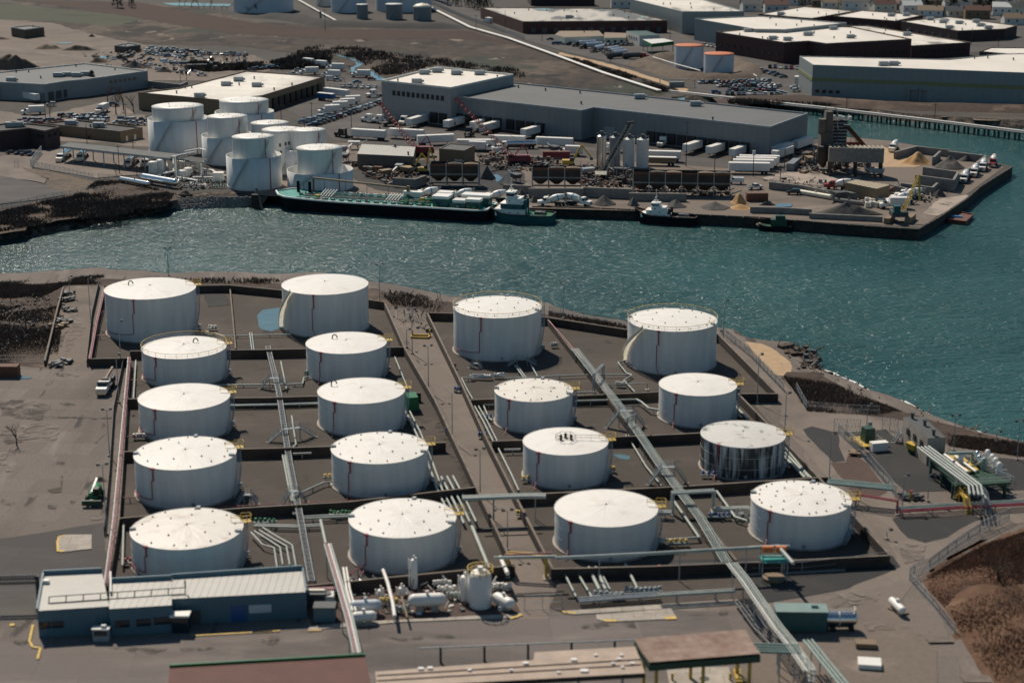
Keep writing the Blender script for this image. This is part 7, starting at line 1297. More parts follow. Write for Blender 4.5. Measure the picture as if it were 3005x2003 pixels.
vessel('pale ringed pipe segment lying on the pier', 'H', (425, 772), (680, 815), .8, .9, 'cream'); vessel('dark pipe lying beside the concrete wall on the pier', 'H', (715, 838), (960, 870), .7, .8, 'block')
# ---- boats
def hull(mb, L, W, z0, z1, bow=.25, stern=.12, rake=.8, m=0, sheer=.6):
    n = 24; out = []
    def half(t):
        if t < bow: return math.sin(t / bow * math.pi / 2) ** .7
        if t > 1 - stern: return .75 + .25 * math.cos((t - 1 + stern) / stern * math.pi / 2)
        return 1
    lo, hi = [], []
    for i in range(n + 1):
        t = i / n; w_ = half(t) * W / 2; x = -L / 2 + L * t; sh = sheer * (max(0, 1 - t / .4) ** 2)
        hi.append((x, w_, z1 + sh)); lo.append((x + rake * (1 - t) ** 4 * 2, w_ * .86, z0))
    ring_hi = [(x, -w_, z) for x, w_, z in hi] + [(x, w_, z) for x, w_, z in hi[::-1]]; ring_lo = [(x, -w_, z) for x, w_, z in lo] + [(x, w_, z) for x, w_, z in lo[::-1]]; q = len(ring_hi)
    mb.add(ring_lo + ring_hi, [(i, (i + 1) % q, q + (i + 1) % q, q + i) for i in range(q)], m)
    return ring_hi, hi
def deck(ring, dz=-.05): n = len(ring); h = n // 2; return MB().add([(x, y, z + dz) for x, y, z in ring], [(i, i + 1, n - 2 - i, n - 1 - i) for i in range(h - 1)])
# barge
A, B = at('F', 130, 690, WZ), at('F', 2005, 808, WZ); d = B - A; Lb = d.length; c = (A + B) / 2; hB = zup('F', Vector((B.x, B.y, 0)), 705); rz = math.atan2(d.y, d.x); Wb = 15.0
nrm = Vector((-d.y, d.x, 0)).normalized(); c = c + nrm * Wb / 2; ba = thing('tank_barge', 'long black hulled tank barge with teal deck and white rail', 'barge', (c.x, c.y, WZ), rz); D0 = hB - WZ
mb = MB(); ring, edge = hull(mb, Lb, Wb, -1.2, D0, .10, .01, 1.8, 0, 1.0); mb.build('hull', 'dark_hull', ba, local=True); deck(ring).build('deck', 'teal', ba, local=True)
mb = MB(); q = len(ring)
for i in range(q): mb.bar(Vector(ring[i]) + Vector((0, 0, .1)), Vector(ring[(i + 1) % q]) + Vector((0, 0, .1)), .5, .45)
mb.build('gunwale', 'white', ba, local=True)
for y, r_ in ((-2.2, .2), (-1.4, .15), (-.6, .2), (1.2, .18), (2.2, .14), (4, .14), (-4.4, .12)): MB().cyl((-Lb * .36, y, D0 + .5), (Lb * .22, y, D0 + .5), r_, n=6).build('deck_pipe', 'teal' if r_ < .15 else 'block', ba, local=True)
mb = MB()
for i in range(16):
    for y in (-5.5, 5.5): mb.box(-Lb * .36 + i * Lb * .04, y, D0, 1.2, 1.2, .7)
mb.build('hatches', 'deep_teal', ba, local=True)
for x in (-Lb * .26, Lb * .05):
    mb = MB()
    for i in range(5): mb.bar((x - 2 + i, -3, D0), (x - .5 + i, 1, D0 + 2.4), .22); mb.box(x - 2 + i, 2.2, D0, .6, .6, 1.5)
    mb.build('hose_rack', 'off_white', ba, local=True)
mb = MB()
for x in (-Lb * .41, -Lb * .355): mb.box(x, 3, D0, .8, .8, 4.2)
mb.build('bollard_posts', 'dark_hull', ba, local=True); mb = MB(); mb.bar((-Lb * .345, 4.5, D0 + 5.2), (Lb * .10, 4.5, D0 + 3.6), .7, .5); mb.box(Lb * .10, 4.5, D0, .9, .9, 4.3); mb.bar((-Lb * .345, 4.5, D0), (-Lb * .345, 4.5, D0 + 5.4), .5); mb.build('crane_boom', 'tan', ba, local=True)
def dk(f, y, l, w_, h, m, top='white', nm='deckhouse'): o = MB().box(Lb * f, y, D0, l, w_, h).build(nm, m, ba, local=True); MB().box(Lb * f, y, D0 + h, l + .5, w_ + .5, .9).build('roof', top, o, local=True)
dk(.285, -1.5, 5, 5, 2.4, 'deep_teal'); dk(.275, 4.2, 4.6, 3, 2.4, 'deep_teal'); dk(.425, 2.2, 9, 4, 2.6, 'deep_teal'); dk(.375, -3.2, 4, 3.5, 1.7, 'deep_teal', 'off_white'); dk(.435, -3.4, 4.4, 3, 2.2, 'deep_teal'); dk(.12, 5.0, 6, 1.6, 1.6, 'white')
mb = MB(); r3 = random.Random(4)
for i in range(70): mb.box(Lb * r3.uniform(.1, .46), r3.uniform(-6, 5), D0, r3.uniform(.3, 1.2), r3.uniform(.3, 1), r3.uniform(.4, 1.3))
mb.build('deck_gear', 'green', ba, local=True); mb = MB()
for i in range(60): mb.box(Lb * r3.uniform(-.4, .45), r3.uniform(-6.5, 6.5), D0, r3.uniform(.2, .9), r3.uniform(.2, .7), r3.uniform(.3, 1.2))
mb.build('pipe_fittings', 'block', ba, local=True); MB().box(Lb * .18, 1, D0, 1.2, 1.2, 1.4).box(-Lb * .29, -2, D0, 1.4, 1.4, 1).build('yellow_locker', 'yellow', ba, local=True)
for i in range(9): x = -Lb * .4 + i * Lb * .1; MB().cyl((x, 5.9, D0), (x, 5.9, D0 + 3 + (i % 3)), .09, n=5).build('vent_post', 'deep_teal', ba, local=True)
def tug(label, k, bow, stern_, top, hullm, housem, bandm, wid=8.5, tall=1.0, mirror=1):
    A, B = at(k, bow[0], bow[1], WZ), at(k, stern_[0], stern_[1], WZ); d = B - A; L = d.length; rz = math.atan2(d.y, d.x); c = (A + B) / 2 + Vector((-d.y, d.x, 0)).normalized() * wid * .46; t = thing('tugboat', label, 'tugboat', (c.x, c.y, WZ), rz)
    mb = MB(); ring, e = hull(mb, L, wid, -1, 2.7, .32, .2, .9, 0, 2.0); mb.build('hull', hullm, t, local=True); deck(ring, -.3).build('deck', 'green' if housem != 'white' or bandm == 'deep_teal' else 'rust', t, local=True)
    mb = MB(); q = len(ring)
    for i in range(q): mb.bar(ring[i], ring[(i + 1) % q], .35, .3)
    mb.build('fender', 'rubber', t, local=True)
    x0 = -L * .12; zt = (zup(k, Vector((c.x, c.y, 0)), top) - WZ); s1 = (zt - 2.2) / 3 * .8
    z = 2.0
    for i, (f, w_, m) in enumerate(((.46, .72, housem), (.34, .6, bandm), (.22, .5, housem))):
        h_ = s1 * (1.25 if i == 0 else 1); o = MB().box(x0 + L * .02 * i - L * .02, 0, z, L * f, wid * w_, h_).build('deckhouse', m, t, local=True); MB().box(x0 + L * .02 * i - L * .02, 0, z + h_, L * f + .4, wid * w_ + .4, .15).build('roof', 'white', o, local=True)
        mb = MB()
        for j in range(int(L * f / 3)): mb.cyl((x0 - L * f / 2 + 1.6 + j * 2.8, -wid * w_ / 2 - .04, z + h_ * .55), (x0 - L * f / 2 + 1.6 + j * 2.8, wid * w_ / 2 + .04, z + h_ * .55), .22, n=10)
        mb.build('portholes', 'glass', o, local=True); z += h_ + .1
    wx = x0 - L * .03; w = MB().box(wx, 0, z, L * .13, wid * .42, s1 * .35).box(wx, 0, z + s1 * .85, L * .14, wid * .45, .5).build('wheelhouse', housem, t, local=True); MB().box(wx, 0, z + s1 * .35, L * .125, wid * .40, s1 * .5).build('window_band', 'glass', w, local=True)
    MB().cyl((wx, 0, z + s1), (wx, 0, z + s1 + 4.5), .12).bar((wx, -1.5, z + s1 + 2), (wx, 1.5, z + s1 + 2), .12).bar((wx - .8, 0, z + s1 + 1), (wx + .8, 0, z + s1 + 1), .3).build('mast', 'white', t, local=True)
    for y in (-1.6, 1.6): MB().cyl((x0 + L * .2, y, 2), (x0 + L * .2, y, z * .95), .55, n=12).build('funnel', bandm if bandm != 'white' else 'black', t, local=True)
    MB().box(L * .27, 0, 1.8, 2.2, 2.4, 1.6).cyl((L * .35, -1.2, 2.6), (L * .35, 1.2, 2.6), .8, n=12).build('winch', 'dark_steel', t, local=True); MB().rail([Vector((L * .2, -wid * .4, 1.9)), Vector((L * .42, -wid * .34, 1.9))], 1, .07, 1.5).build('rail', 'white', t, local=True); return t
tug('teal and white tugboat moored at the right end of the barge', 'G', (-160, 1028), (395, 1060), 800, 'deep_teal', 'white', 'deep_teal', 9); tug('black hulled tugboat with white house moored alone at the wharf', 'G', (1098, 1040), (1640, 1074), 890, 'dark_hull', 'white', 'white', 6.6)
c0 = at('H', 50, 1108, WZ); c1 = at('H', 350, 1118, WZ); dd = c1 - c0; t = thing('workboat', 'small green workboat with orange fenders beside the pier', 'boat', ((c0.x + c1.x) / 2, (c0.y + c1.y) / 2 + 2.3, WZ), math.atan2(dd.y, dd.x)); mb = MB(); ring, e = hull(mb, dd.length, 5, -.6, 1.6, .3, .2, .6, 0, .8); mb.build('hull', 'dark_hull', t, local=True); deck(ring, -.1).build('deck', 'dark_green', t, local=True)
MB().box(1.5, 0, 1.3, 5, 2.6, 2.2).box(2, 0, 3.5, 3, 2, 1.2).build('wheelhouse', 'dark_green', t, local=True); MB().ball((-dd.length / 2 + .8, 0, 1.5), .8, 1.2, 2, .8).build('bow_fender', 'tan', t, local=True); MB().cyl((2, 0, 4), (2, 0, 7), .08).build('mast', 'dark_steel', t, local=True)
P = pts('H', [(1690, 1015), (1845, 1035), (1912, 975), (1790, 950)], WZ + .9); c = sum(P, Vector()) / 4; t = thing('work_float', 'small rusty red flat barge moored off the pier corner', 'barge', (c.x, c.y, WZ)); MB().prism(P, WZ - .5, WZ + 1.0).build('hull', 'rust', t); mb = MB()
for i in range(4): mb.bar(P[i] + Vector((0, 0, .25)), P[(i + 1) % 4] + Vector((0, 0, .25)), .3, .4)
mb.build('coaming', 'dark_red', t); MB().box(c.x - 1.5, c.y, WZ + 1, 3.5, .8, .5, R(-20)).build('cargo', 'tarp_blue', t)
c = at('E', 2215, 625, WZ); t = thing('mooring_dolphin', 'dark pile cluster with leaning pale timber left of the barge', 'mooring', c); MB().box(c.x - .8, c.y + 2, WZ - 1, 2.2, 2.2, 5.5).build('piles', 'sheet_pile', t); MB().bar(c + Vector((1.6, 0, 0)), c + Vector((-.5, 4, 6)), .8, .4).build('timber', 'tan', t)
# trestle and long pipeline
P = pts('C', [(1385, 785)], .3) + pts('D', [(0, 868), (610, 932), (1500, 1036), (2349, 1140), (3000, 1215)], .3); t = thing('pipe_trestle', 'long low pipe trestle on piles crossing the inlet', 'trestle', P[0])
for i in range(len(P) - 1):
    MB().bar(P[i] - Vector((0, 0, .3)), P[i + 1] - Vector((0, 0, .3)), 2.6, .5).build('deck', 'block', t); MB().cyl(P[i] + Vector((0, .5, .4)), P[i + 1] + Vector((0, .5, .4)), .35).build('pipe', 'white', t)
tot = sum((P[i + 1] - P[i]).length for i in range(len(P) - 1)); nb = 46
for j in range(nb):
    s_ = (j + .5) / nb * tot
    for i in range(len(P) - 1):
        L = (P[i + 1] - P[i]).length
        if s_ <= L: q = P[i].lerp(P[i + 1], s_ / L); break
        s_ -= L
    u = (P[min(i + 1, len(P) - 1)] - P[i]).normalized(); mb = MB()
    for e in (-.9, .9): mb.cyl(q + u * e + Vector((0, -.8, -.5)), q + u * e * 1.1 + Vector((0, -1.0, -4.6)), .22, n=6); mb.cyl(q + u * e + Vector((0, .8, -.5)), q + u * e * 1.1 + Vector((0, 1.0, -4.6)), .22, n=6)
    mb.build('pile_bent', 'sheet_pile', t)
pipes('long white pipeline beside the far road and marsh', 'B', [(400, 0), (560, 90), (735, 185)], 1.2, 2, .9, .28, 'white', 9); pipes('long white pipeline between marsh and footpath running to the trestle', 'B', [(1530, 60), (1880, 235), (2200, 325), (2562, 455), (3040, 630), (3510, 780)], 1.2, 3, .8, .28, 'white', 10)
pipes('thin white pipe climbing over the berm to the orange tanks', 'C', [(1280, 492), (1450, 545), (1690, 610)], 3.4, 1, r=.25, m='white', sup=0); portal('pale pipe portal by the east car park', 'C', (1640, 750), (1340, 740), 690, .2, 'grey_steel'); portal('white pipe portal right of the orange tanks', 'C', (2100, 640), (2175, 690), 610, .25, 'white')
for i, a in enumerate((('A', 398, 1100, 800), ('A', 750, 1235, 1070), ('A', 1085, 1030, 890), ('A', 1610, 745, 560), ('A', 1555, 700, 610), ('B', 515, 1070, 880), ('B', 250, 1030, 900), ('B', 855, 1100, 960), ('B', 450, 1095, 1000), ('B', 1838, 1220, 1010), ('G', 598, 440, 230), ('G', 1565, 555, 165), ('G', 2143, 640, 380), ('H', 283, 590, 395), ('H', 248, 680, 540), ('G', 1810, 610, 470), ('B', 2180, 245, 90), ('B', 630, 270, 80), ('C', 325, 360, 180), ('C', 705, 270, 160), ('C', 1427, 340, 240), ('C', 1760, 350, 260), ('D', 1895, 390, 240), ('D', 2125, 415, 330), ('D', 1580, 1010, 890), ('D', 820, 930, 840), ('A', 1030, 1500 - 0, 1250), ('A', 1150, 1330, 1215), ('C', 915, 540, 440), ('B', 1930, 270, 130), ('B', 400, 520, 440), ('D', 1550, 240, 160))):
    k, x, yb, yt = a; b = at(k, x, yb); z = max(4, zup(k, b, yt)); t = thing('utility_pole', 'slim utility pole %s' % ('beside the white truck left yard', 'beside the red pickup', 'in the left car park by the trees', 'tall at the wall by the junkyard', 'short at the wall by the junkyard', 'behind the ring tank fence', 'left of the fenced tank yard', 'before the black tractor unit', 'with crossarm behind the cluster', 'between docked trailers', 'before the warehouse corner', 'right of the silos',
        'with transformer at the four trailers', 'beside the grey container', 'on the pale floor by the pier', 'above the long bin row', 'by the puddled roof wall', 'at the far embankment', 'by the tanker yard fence', 'before the puddled roof wall', 'beside the fuel canopy', 'before the tan walled warehouse', 'in the lane by the speckled hall', 'near the right edge lane', 'on the mudflat', 'behind the trestle', 'with lamps before the loading canopy', 'behind the loading canopy', 'at the tanker row',
        'by the far road bend', 'above the lorry park', 'beside the back right hall')[i], 'utility pole', (b.x, b.y, 0), 0, 'utility poles of the far side')
    MB().cyl((0, 0, 0), (0, 0, z), .16, .11, 6).build('pole', 'bark', t, local=True)
    if i % 3 != 1: MB().bar((-1.1, 0, z - .6), (1.1, 0, z - .6), .14).build('crossarm', 'bark', t, local=True)
    if i == 12: MB().box(0, -.5, z - 3, 1, .9, 1.6).build('transformer', 'off_white', t, local=True)
# ---- blue office building in the foreground
z = 4.4; t = thing('office_building', 'long blue office building with pale ribbed metal roof in the left foreground', 'office', at('Q', 1000, 760))
fr = {'A': [(320, 560), (945, 520)], 'B': [(945, 543), (1483, 510)], 'C': [(1483, 457), (2353 + 290, 396)]}
bk = {'A': [(880, 228), (375, 252)], 'B': [(1483, 290), (945, 318)], 'C': [(2353 + 258, 206), (1483, 282)]}
for q, (a, zz) in enumerate((('A', z), ('B', z + .06), ('C', z - .05))):
    F_ = [at('Q', *p, zz) for p in fr[a]]; B_ = [at('Q', *p, zz) for p in bk[a]]; P = F_ + B_; n = 4
    mb = MB(); vs = [(p.x, p.y, 0) for p in P] + [(p.x, p.y, zz) for p in P]; mb.add(vs, [(i, (i + 1) % 4, 4 + (i + 1) % 4, 4 + i) for i in range(4)]); w_ = mb.build('wall', 'blue_siding', t)
    MB().add([(p.x, p.y - (.15 if i < 2 else 0), zz + .03) for i, p in enumerate(P)], [(0, 1, 2, 3)]).build('roof', 'seam_roof' if a != 'A' else 'seam_roof_y', t)
    mb = MB(); up_ = Vector((0, 0, .35)); mb.bar(B_[0] + up_, B_[1] + up_, .3, .8)
    if a == 'A': mb.bar(B_[1] + up_ * .8, F_[0] + up_ * .4, .3, .5)
    if a == 'C': mb.bar(B_[0] + up_ * .8, F_[1] + up_ * .2, .25, .4)
    mb.build('parapet', 'blue_siding', t)
    d = (F_[1] - F_[0]).normalized(); L = (F_[1] - F_[0]).length; nv = Vector((d.y, -d.x, 0)); ang = math.atan2(d.y, d.x)
    def opn(f, w2, z0, h_, nm, m, dp=.1): p = F_[0] + d * (L * f) + nv * .04; return MB().box(p.x, p.y, z0, w2, dp, h_, ang).build(nm, m, t)
    if a == 'A': opn(.09, 1.7, 1.4, 1.1, 'window', 'glass'); opn(.27, 1.7, 1.4, 1.1, 'window', 'glass')
    if a == 'B': opn(.19, 2.1, 1.3, 1.15, 'window', 'glass'); opn(.53, 2.1, 1.3, 1.15, 'window', 'glass'); opn(.85, 2.8, 1.4, 1.15, 'window', 'glass')
    if a == 'C': opn(.17, 1.5, 0, 2.2, 'door', 'dark_steel'); opn(.49, 2.4, 0, 2.6, 'door', 'blue'); opn(.65, 3.4, 1.3, 1.3, 'window', 'pale_blue_shell')
p = at('Q', 1565, 735); MB().box(p.x, p.y, 0, 2.5, 1.6, 2.6).build('porch', 'glass', t); MB().box(p.x, p.y, 2.6, 2.9, 1.9, .3).build('porch_roof', 'white', t); p = at('Q', 880, 812); MB().box(p.x, p.y, 0, 2.4, 1.2, 1.9).build('lobby_box', 'grey_steel', t); MB().box(p.x, p.y - .62, .9, 2.0, .06, .8).build('window', 'glass', t); MB().box(p.x, p.y, 1.9, 2.6, 1.4, .12).box(p.x + .4, p.y, 2.02, .7, .5, .4).build('roof', 'off_white', t)
mb = MB(); a, b = at('Q', 425, 440, z + .9), at('Q', 1600, 360, z + .9)
mb.bar(a, b, .12); mb.bar(a - Vector((0, 0, .8)) - Vector((0, .6, 0)), b - Vector((0, .6, .8)), .12)
for i in range(9): c = a.lerp(b, i / 8); mb.bar(c, c - Vector((0, .6, .85)), .14)
mb.bar(b, b + Vector((0, 0, 1.2)), .2); mb.build('roof_pipe_rack', 'dark_steel', t)
p = at('Q', 400, 325, z); MB().box(p.x, p.y, z, .9, .7, .6).build('roof_box', 'white', t); p = at('Q', 958, 430, z); c2 = at('Q', 955, 265, z); MB().bar(p + Vector((0, 0, .5)), c2 + Vector((0, 0, .7)), .3, .4).build('fire_wall', 'off_white', t)
a, b = at('Q', -60, 300, 4.6), at('Q', 320, 290, 4.6); t = thing('truss_gantry', 'black lattice truss gantry entering from the left edge', 'gantry', (b.x, b.y, 0)); mb = MB(); lattice(mb, a, b, 1.0, 1.0, 12, .08); mb.build('truss', 'dark_steel', t); MB().box(b.x, b.y, 0, .5, .5, 5.2).build('post', 'dark_steel', t)
# foreground roofs
P = [at('Q', 1462, 1048, 6.2), at('R', 975, 952, 6.2), at('R', 1130, 1700, 6.2), at('Q', 1400, 1800, 6.2)]; t = thing('loading_canopy', 'flat brown roof with green edge at the bottom frame edge', 'canopy', (P[0].x + 8, P[0].y - 6, 0))
MB().prism(P, 5.1, 6.17).build('fascia', 'dark_green', t); MB().add([(p.x, p.y, 6.2) for p in P[::-1]], [(0, 1, 2, 3)]).build('roof', 'brown_roof', t); MB().bar(P[0] + Vector((0, .1, .1)), P[1] + Vector((0, .1, .1)), .3, .5).build('edge_trim', 'green', t)
for i in range(4): p = P[0].lerp(P[1], (i + .5) / 4); MB().box(p.x, p.y - 1, 0, .4, .4, 5.1).build('post', 'dark_green', t)
P = pts('S', [(-1116, 1085), (250, 985), (262, 918), (1130, 868), (1215, 1098), (-1100, 1225)], 6.0); t = thing('loading_canopy', 'long pale pink canopy roof with small white skylights', 'canopy', (P[0].x + 12, P[0].y, 0))
MB().prism(P, 5.3, 5.97).build('fascia', 'wall_brown', t); MB().add([(p.x, p.y, 6.0) for p in P[::-1]], [tuple(range(6))]).build('roof', 'pink_canopy', t); mb = MB()
for ya, yb in ((1165, 1045), (1120, 1000)): mb.bar(at('S', -1100, ya, 6.05), at('S', 1180, yb - 20, 6.05), .18, .12)
mb.build('roof_rib', 'wall_brown', t)
for x, y, s_ in ((185, 1020, .9), (600, 990, 1), (690, 1085, 1.3), (1010, 950, .6), (990, 985, .7), (940, 1022, .6), (1105, 1022, .7), (790, 950, .6), (60, 1080, .5), (-720, 1068, .9), (-640, 1062, .9), (470, 1100, .6), (1020, 1055, .6), (-300, 1080, .6)): p = at('S', x, y, 6.0); MB().box(p.x, p.y, 6.0, .8 * s_, .6 * s_, .25).build('skylight', 'white', t)
for i in range(6): p = P[-1].lerp(P[-2], (i + .5) / 6); MB().box(p.x, p.y + 1, 0, .35, .35, 5.3).build('post', 'grey_steel', t)
P = pts('S', [(1120, 802), (2082, 722), (2212, 932), (1252, 1008)], 6.8); t = thing('loading_canopy', 'rusty patched canopy roof with deep dark green fascia', 'canopy', ((P[0].x + P[2].x) / 2, (P[0].y + P[2].y) / 2, 0))
MB().prism([p for p in P], 5.5, 6.5).build('fascia', 'dark_green', t); m1, m2 = P[0].lerp(P[3], .5), P[1].lerp(P[2], .5); r_ = Vector((0, 0, -.22))
MB().add([P[0] + Vector((0, 0, .05)), P[1] + Vector((0, 0, .05)), m2 + r_, m1 + r_, P[3] + Vector((0, 0, .05)), P[2] + Vector((0, 0, .05))], [(0, 3, 2, 1), (3, 4, 5, 2)]).build('roof', 'rust_roof', t)
for f, g_ in ((.08, .1), (.92, .1), (.08, .9), (.92, .9), (.5, .9), (.5, .1)): p = P[0].lerp(P[1], f).lerp(P[3].lerp(P[2], f), g_); MB().box(p.x, p.y, 0, .45, .45, 5.5).build('post', 'yellow', t)
simple('concrete_island', 'concrete island with yellow bollards under the rusty canopy', 'island', 'S', 1680, 1120, [('slab', 'concrete', lambda b: b.box(0, -1, 0, 9, 6, .25)), ('bollards', 'yellow', lambda b: b.cyl((-4, -2, 0), (-4, -2, 1.3), .2).cyl((4.2, -2, 0), (4.2, -2, 1.3), .2).box(5.5, -1, 0, 1, 4, .5)), ('manhole', 'dark_steel', lambda b: b.cyl((.6, -1.6, .25), (.6, -1.6, .32), .7, n=16))])
mb = MB(); a, b = at('S', -740, 885, 2.5), at('S', 1140, 812, 2.5); t = thing('barrier_rail', 'long thin grey overhead rail on short posts before the pink canopy', 'rail', (a.x, a.y, 0)); MB().bar(a, b, .15).build('rail', 'grey_steel', t)
for i in range(5): c = a.lerp(b, (i + .5) / 5); MB().bar(c.xy.to_3d(), c, .35).build('post', 'dark_steel', t)
# vapour recovery skid
def vert(label, k, xl, xr, yb, yt, m='white', cage=False, name='process_vessel'):
    c = at(k, (xl + xr) / 2, yb); r = (xr - xl) / CR[k][2] / 2 * proj(c)[2] / F; c.y += r; h = zup(k, c, yt); t = thing(name, label, 'vessel', (c.x, c.y, .1)); MB().lathe(0, 0, [(r, 0), (r, h - r * .5), (r * .8, h - r * .18), (r * .4, h - .03), (.01, h)], 24).build('shell', m, t, local=True)
    MB().cyl((0, 0, h - .1), (0, 0, h + .6), r * .25, n=10).cyl((r * .5, -r * .3, h - .6), (r * .5, -r * .3, h + .3), .18).cyl((-r - .25, 0, .2), (-r - .25, 0, h), .12).build('nozzle', m, t, local=True)
    if cage: P = [Vector((r * 1.15 * math.cos(a * .524), r * 1.15 * math.sin(a * .524), h - .6)) for a in range(13)]; MB().rail(P, 1.1, .1, 1).build('cage_rail', 'yellow', t, local=True)
vert('large white vertical vessel with yellow cage rail on the skid', 'R', 1870, 2066, 560, 215, cage=True); vert('slim white stack with flared top on the skid', 'R', 1368, 1428, 380, 118); vert('white vertical drum behind the caged vessel', 'R', 1795, 1880, 500, 260)
vessel('white horizontal drum with blue band on the skid', 'R', (1400, 470), (1620, 460), 1.0, 2.0, 'white'); vessel('blue grey horizontal tank with white top left of the skid', 'R', (885, 520), (1070, 510), .9, 1.6, 'pale_blue_shell'); vessel('smaller white horizontal tank nearest the driveway', 'R', (895, 615), (1030, 605), .8, 1.2, 'white'); vessel('white cylinder lying at the right end of the skid', 'R', (2120, 450), (2220, 500), .9, 1.3, 'white')
for i, (x, y, m) in enumerate(((840, 350, 'white'), (940, 330, 'silver'), (1045, 330, 'silver'), (1110, 420, 'white'), (1290, 400, 'white'))): vert('%s of the short upright canisters on the skid, from the left' % ORD[i], 'R', x - 32, x + 32, y + 45, y - 40, m)
for i, (x, y, m) in enumerate(((1680, 420, 'white'), (1760, 470, 'pale_pipe'), (1500, 540, 'dark_steel'), (1280, 590, 'grey_steel'), (2160, 400, 'white'), (1640, 370, 'off_white'), (980, 560, 'white'), (1180, 520, 'yellow'))): valve_group('%s pump group across the skid from the vessel outwards' % ORD[i], 'R', x, y, m, 5, 3)
pipes('white slanting pipe on the skid left part', 'R', [(1130, 210), (1170, 320), (1215, 500), (1230, 610)], 2.0, 1, r=.25, m='white', sup=4); pipes('pinkish slanting pipe on the skid middle', 'R', [(1290, 440), (1340, 620)], 1.5, 1, r=.15, m='tan', sup=4); pipes('white bundle entering the skid from the wall', 'R', [(800, 190), (830, 380), (880, 560)], 1.8, 2, .5, .18, 'white', 4); pipes('white pipe leaving the yellow gantry to the skid', 'R', [(2140, 100), (2205, 240)], 3.5, 1, r=.3, m='white', sup=0)
simple('equipment_shed', 'dark green blue box with pale pad beside the office', 'cabinet', 'R', 630, 640, [('body', 'blue_siding', lambda b: b.box(0, 0, 0, 3.2, 2.2, 2.3)), ('lid', 'grey_roof', lambda b: b.box(0, 0, 2.3, 3.4, 2.4, .15))]); simple('condenser', 'pale air unit in the gap behind the green blue box', 'machine', 'R', 640, 500, [('body', 'off_white', lambda b: b.box(0, 0, 0, 2.6, 2.2, 1.6)), ('fan', 'dark_steel', lambda b: b.cyl((0, 0, 1.6), (0, 0, 1.8), .8, n=14))]); simple('generator', 'dark generator against the end of the office', 'machine', 'R', 545, 500, [('body', 'dark_steel', lambda b: b.box(0, 0, 0, 3.4, 2.4, 2.0)), ('cover', 'cream', lambda b: b.box(0, 0, 2.0, 3.0, .6, .3))])
# orange topped skid, green container, tank trailer, propane tank, slabs
simple('metering_skid', 'steel skid with two orange topped units beside the last right tank', 'skid', 'P', 165, 770, [('frame', 'grey_steel', lambda b: [b.bar((x, y, 0), (x, y, 4.6), .16) for x in (-2, 2) for y in (-1.5, 1.5)] + [b.bar((-2, y, 4.4), (2, y, 4.4), .16) for y in (-1.5, 1.5)]), ('deck', 'teal', lambda b: b.box(0, 0, 3.2, 4.2, 3.2, .12)), ('units', 'orange', lambda b: b.cyl((-1.9, 0, 5), (-.2, 0, 5), .55, n=12).cyl((.2, 0, 5), (1.9, 0, 5), .55, n=12)), ('tank', 'tan', lambda b: b.cyl((0, -.6, 0), (0, -.6, .5), 1.8, n=20))])
simple('green_container', 'dark green equipment container right of the foreground rack', 'container', 'P', 380, 1190, [('body', 'deep_teal', lambda b: b.box(0, 1.4, .4, 7.6, 3.0, 3.0)), ('roof', 'green_pipe', lambda b: b.box(0, 1.4, 3.4, 7.9, 3.2, .12).box(2, 1.6, 3.52, 1.0, .5, .4)), ('base', 'dark_steel', lambda b: b.box(0, 1.4, 0, 7.4, 2.6, .4))], R(-2))
t = thing('tank_trailer', 'shiny silver tank trailer behind the green container', 'tank trailer', at('P', 660, 1160)); c = t.location; MB().cyl((c.x - 2.4, c.y, 1.9), (c.x + 2.4, c.y, 1.9), 1.05, n=20).ball((c.x - 2.4, c.y, 1.9), 1.05, .5, 1, 1, 16, 8).ball((c.x + 2.4, c.y, 1.9), 1.05, .5, 1, 1, 16, 8).build('tank', 'silver', t); MB().box(c.x, c.y, .6, 4.6, 1, .3).build('chassis', 'dark_steel', t); MB().rail([Vector((c.x - 1.5, c.y - .6, 2.9)), Vector((c.x + 2.4, c.y - .6, 2.9)), Vector((c.x + 2.4, c.y + .6, 2.9))], .7, .07, 1).cyl((c.x, c.y, 1.9), (c.x + .12, c.y, 1.9), 1.1, n=20).build('walkway', 'white', t)
for x in (-1.9, -.9, 1.9):
    for y in (-.9, .9): MB().cyl((c.x + x, c.y + y, .45), (c.x + x, c.y + y * .7, .45), .45, n=12).build('wheel', 'rubber', t)
vessel('small white propane tank on a pale plinth by the brown bank', 'P', (1075, 940), (1150, 1010), .62, 1.1, 'white')
for lab, k, x, y, l, w_, h_, m, rz in (('thick white slab raised over its shadow at bottom right', 'P', 900, 1440, 3.3, 2.6, .7, 'white', -.15), ('pale flat slab by the foot of the brown bank', 'P', 1435, 1250, 3.8, 1.6, .15, 'wall_cap', .05), ('tan planter box with red post behind the white slab', 'P', 870, 1290, 3.0, 1.8, .7, 'tan', -.1), ('pale concrete pad beside the propane tank', 'P', 1120, 1020, 3.2, 1.4, .12, 'tan', -.9), ('tan slab at the bottom right frame edge', 'P', 1710, 1545, 4, 2.4, .12, 'wall_cap', 0)):
    simple('slab', lab, 'slab', k, x, y, [('slab', m, lambda b: b.box(0, 0, .05, l, w_, h_)), ('edge', 'wall_brown', lambda b: b.box(0, 0, 0, l * .94, w_ * .92, .05))], rz)
simple('yellow_frame', 'yellow steel frame lying at the top of the central road', 'frame', 'J', 1450, 615, [('rails', 'yellow', lambda b: b.box(0, -1.1, 0, 4.4, .3, .4).box(0, 1.1, 0, 4.4, .3, .4)), ('uprights', 'yellow', lambda b: b.box(-2.1, 1, 0, .35, .35, 1.5).box(2.1, 1, 0, .35, .35, 1.5).box(-2.1, 0, 0, .3, 2.4, .4).box(2.1, 0, 0, .3, 2.4, .4))], -.1)
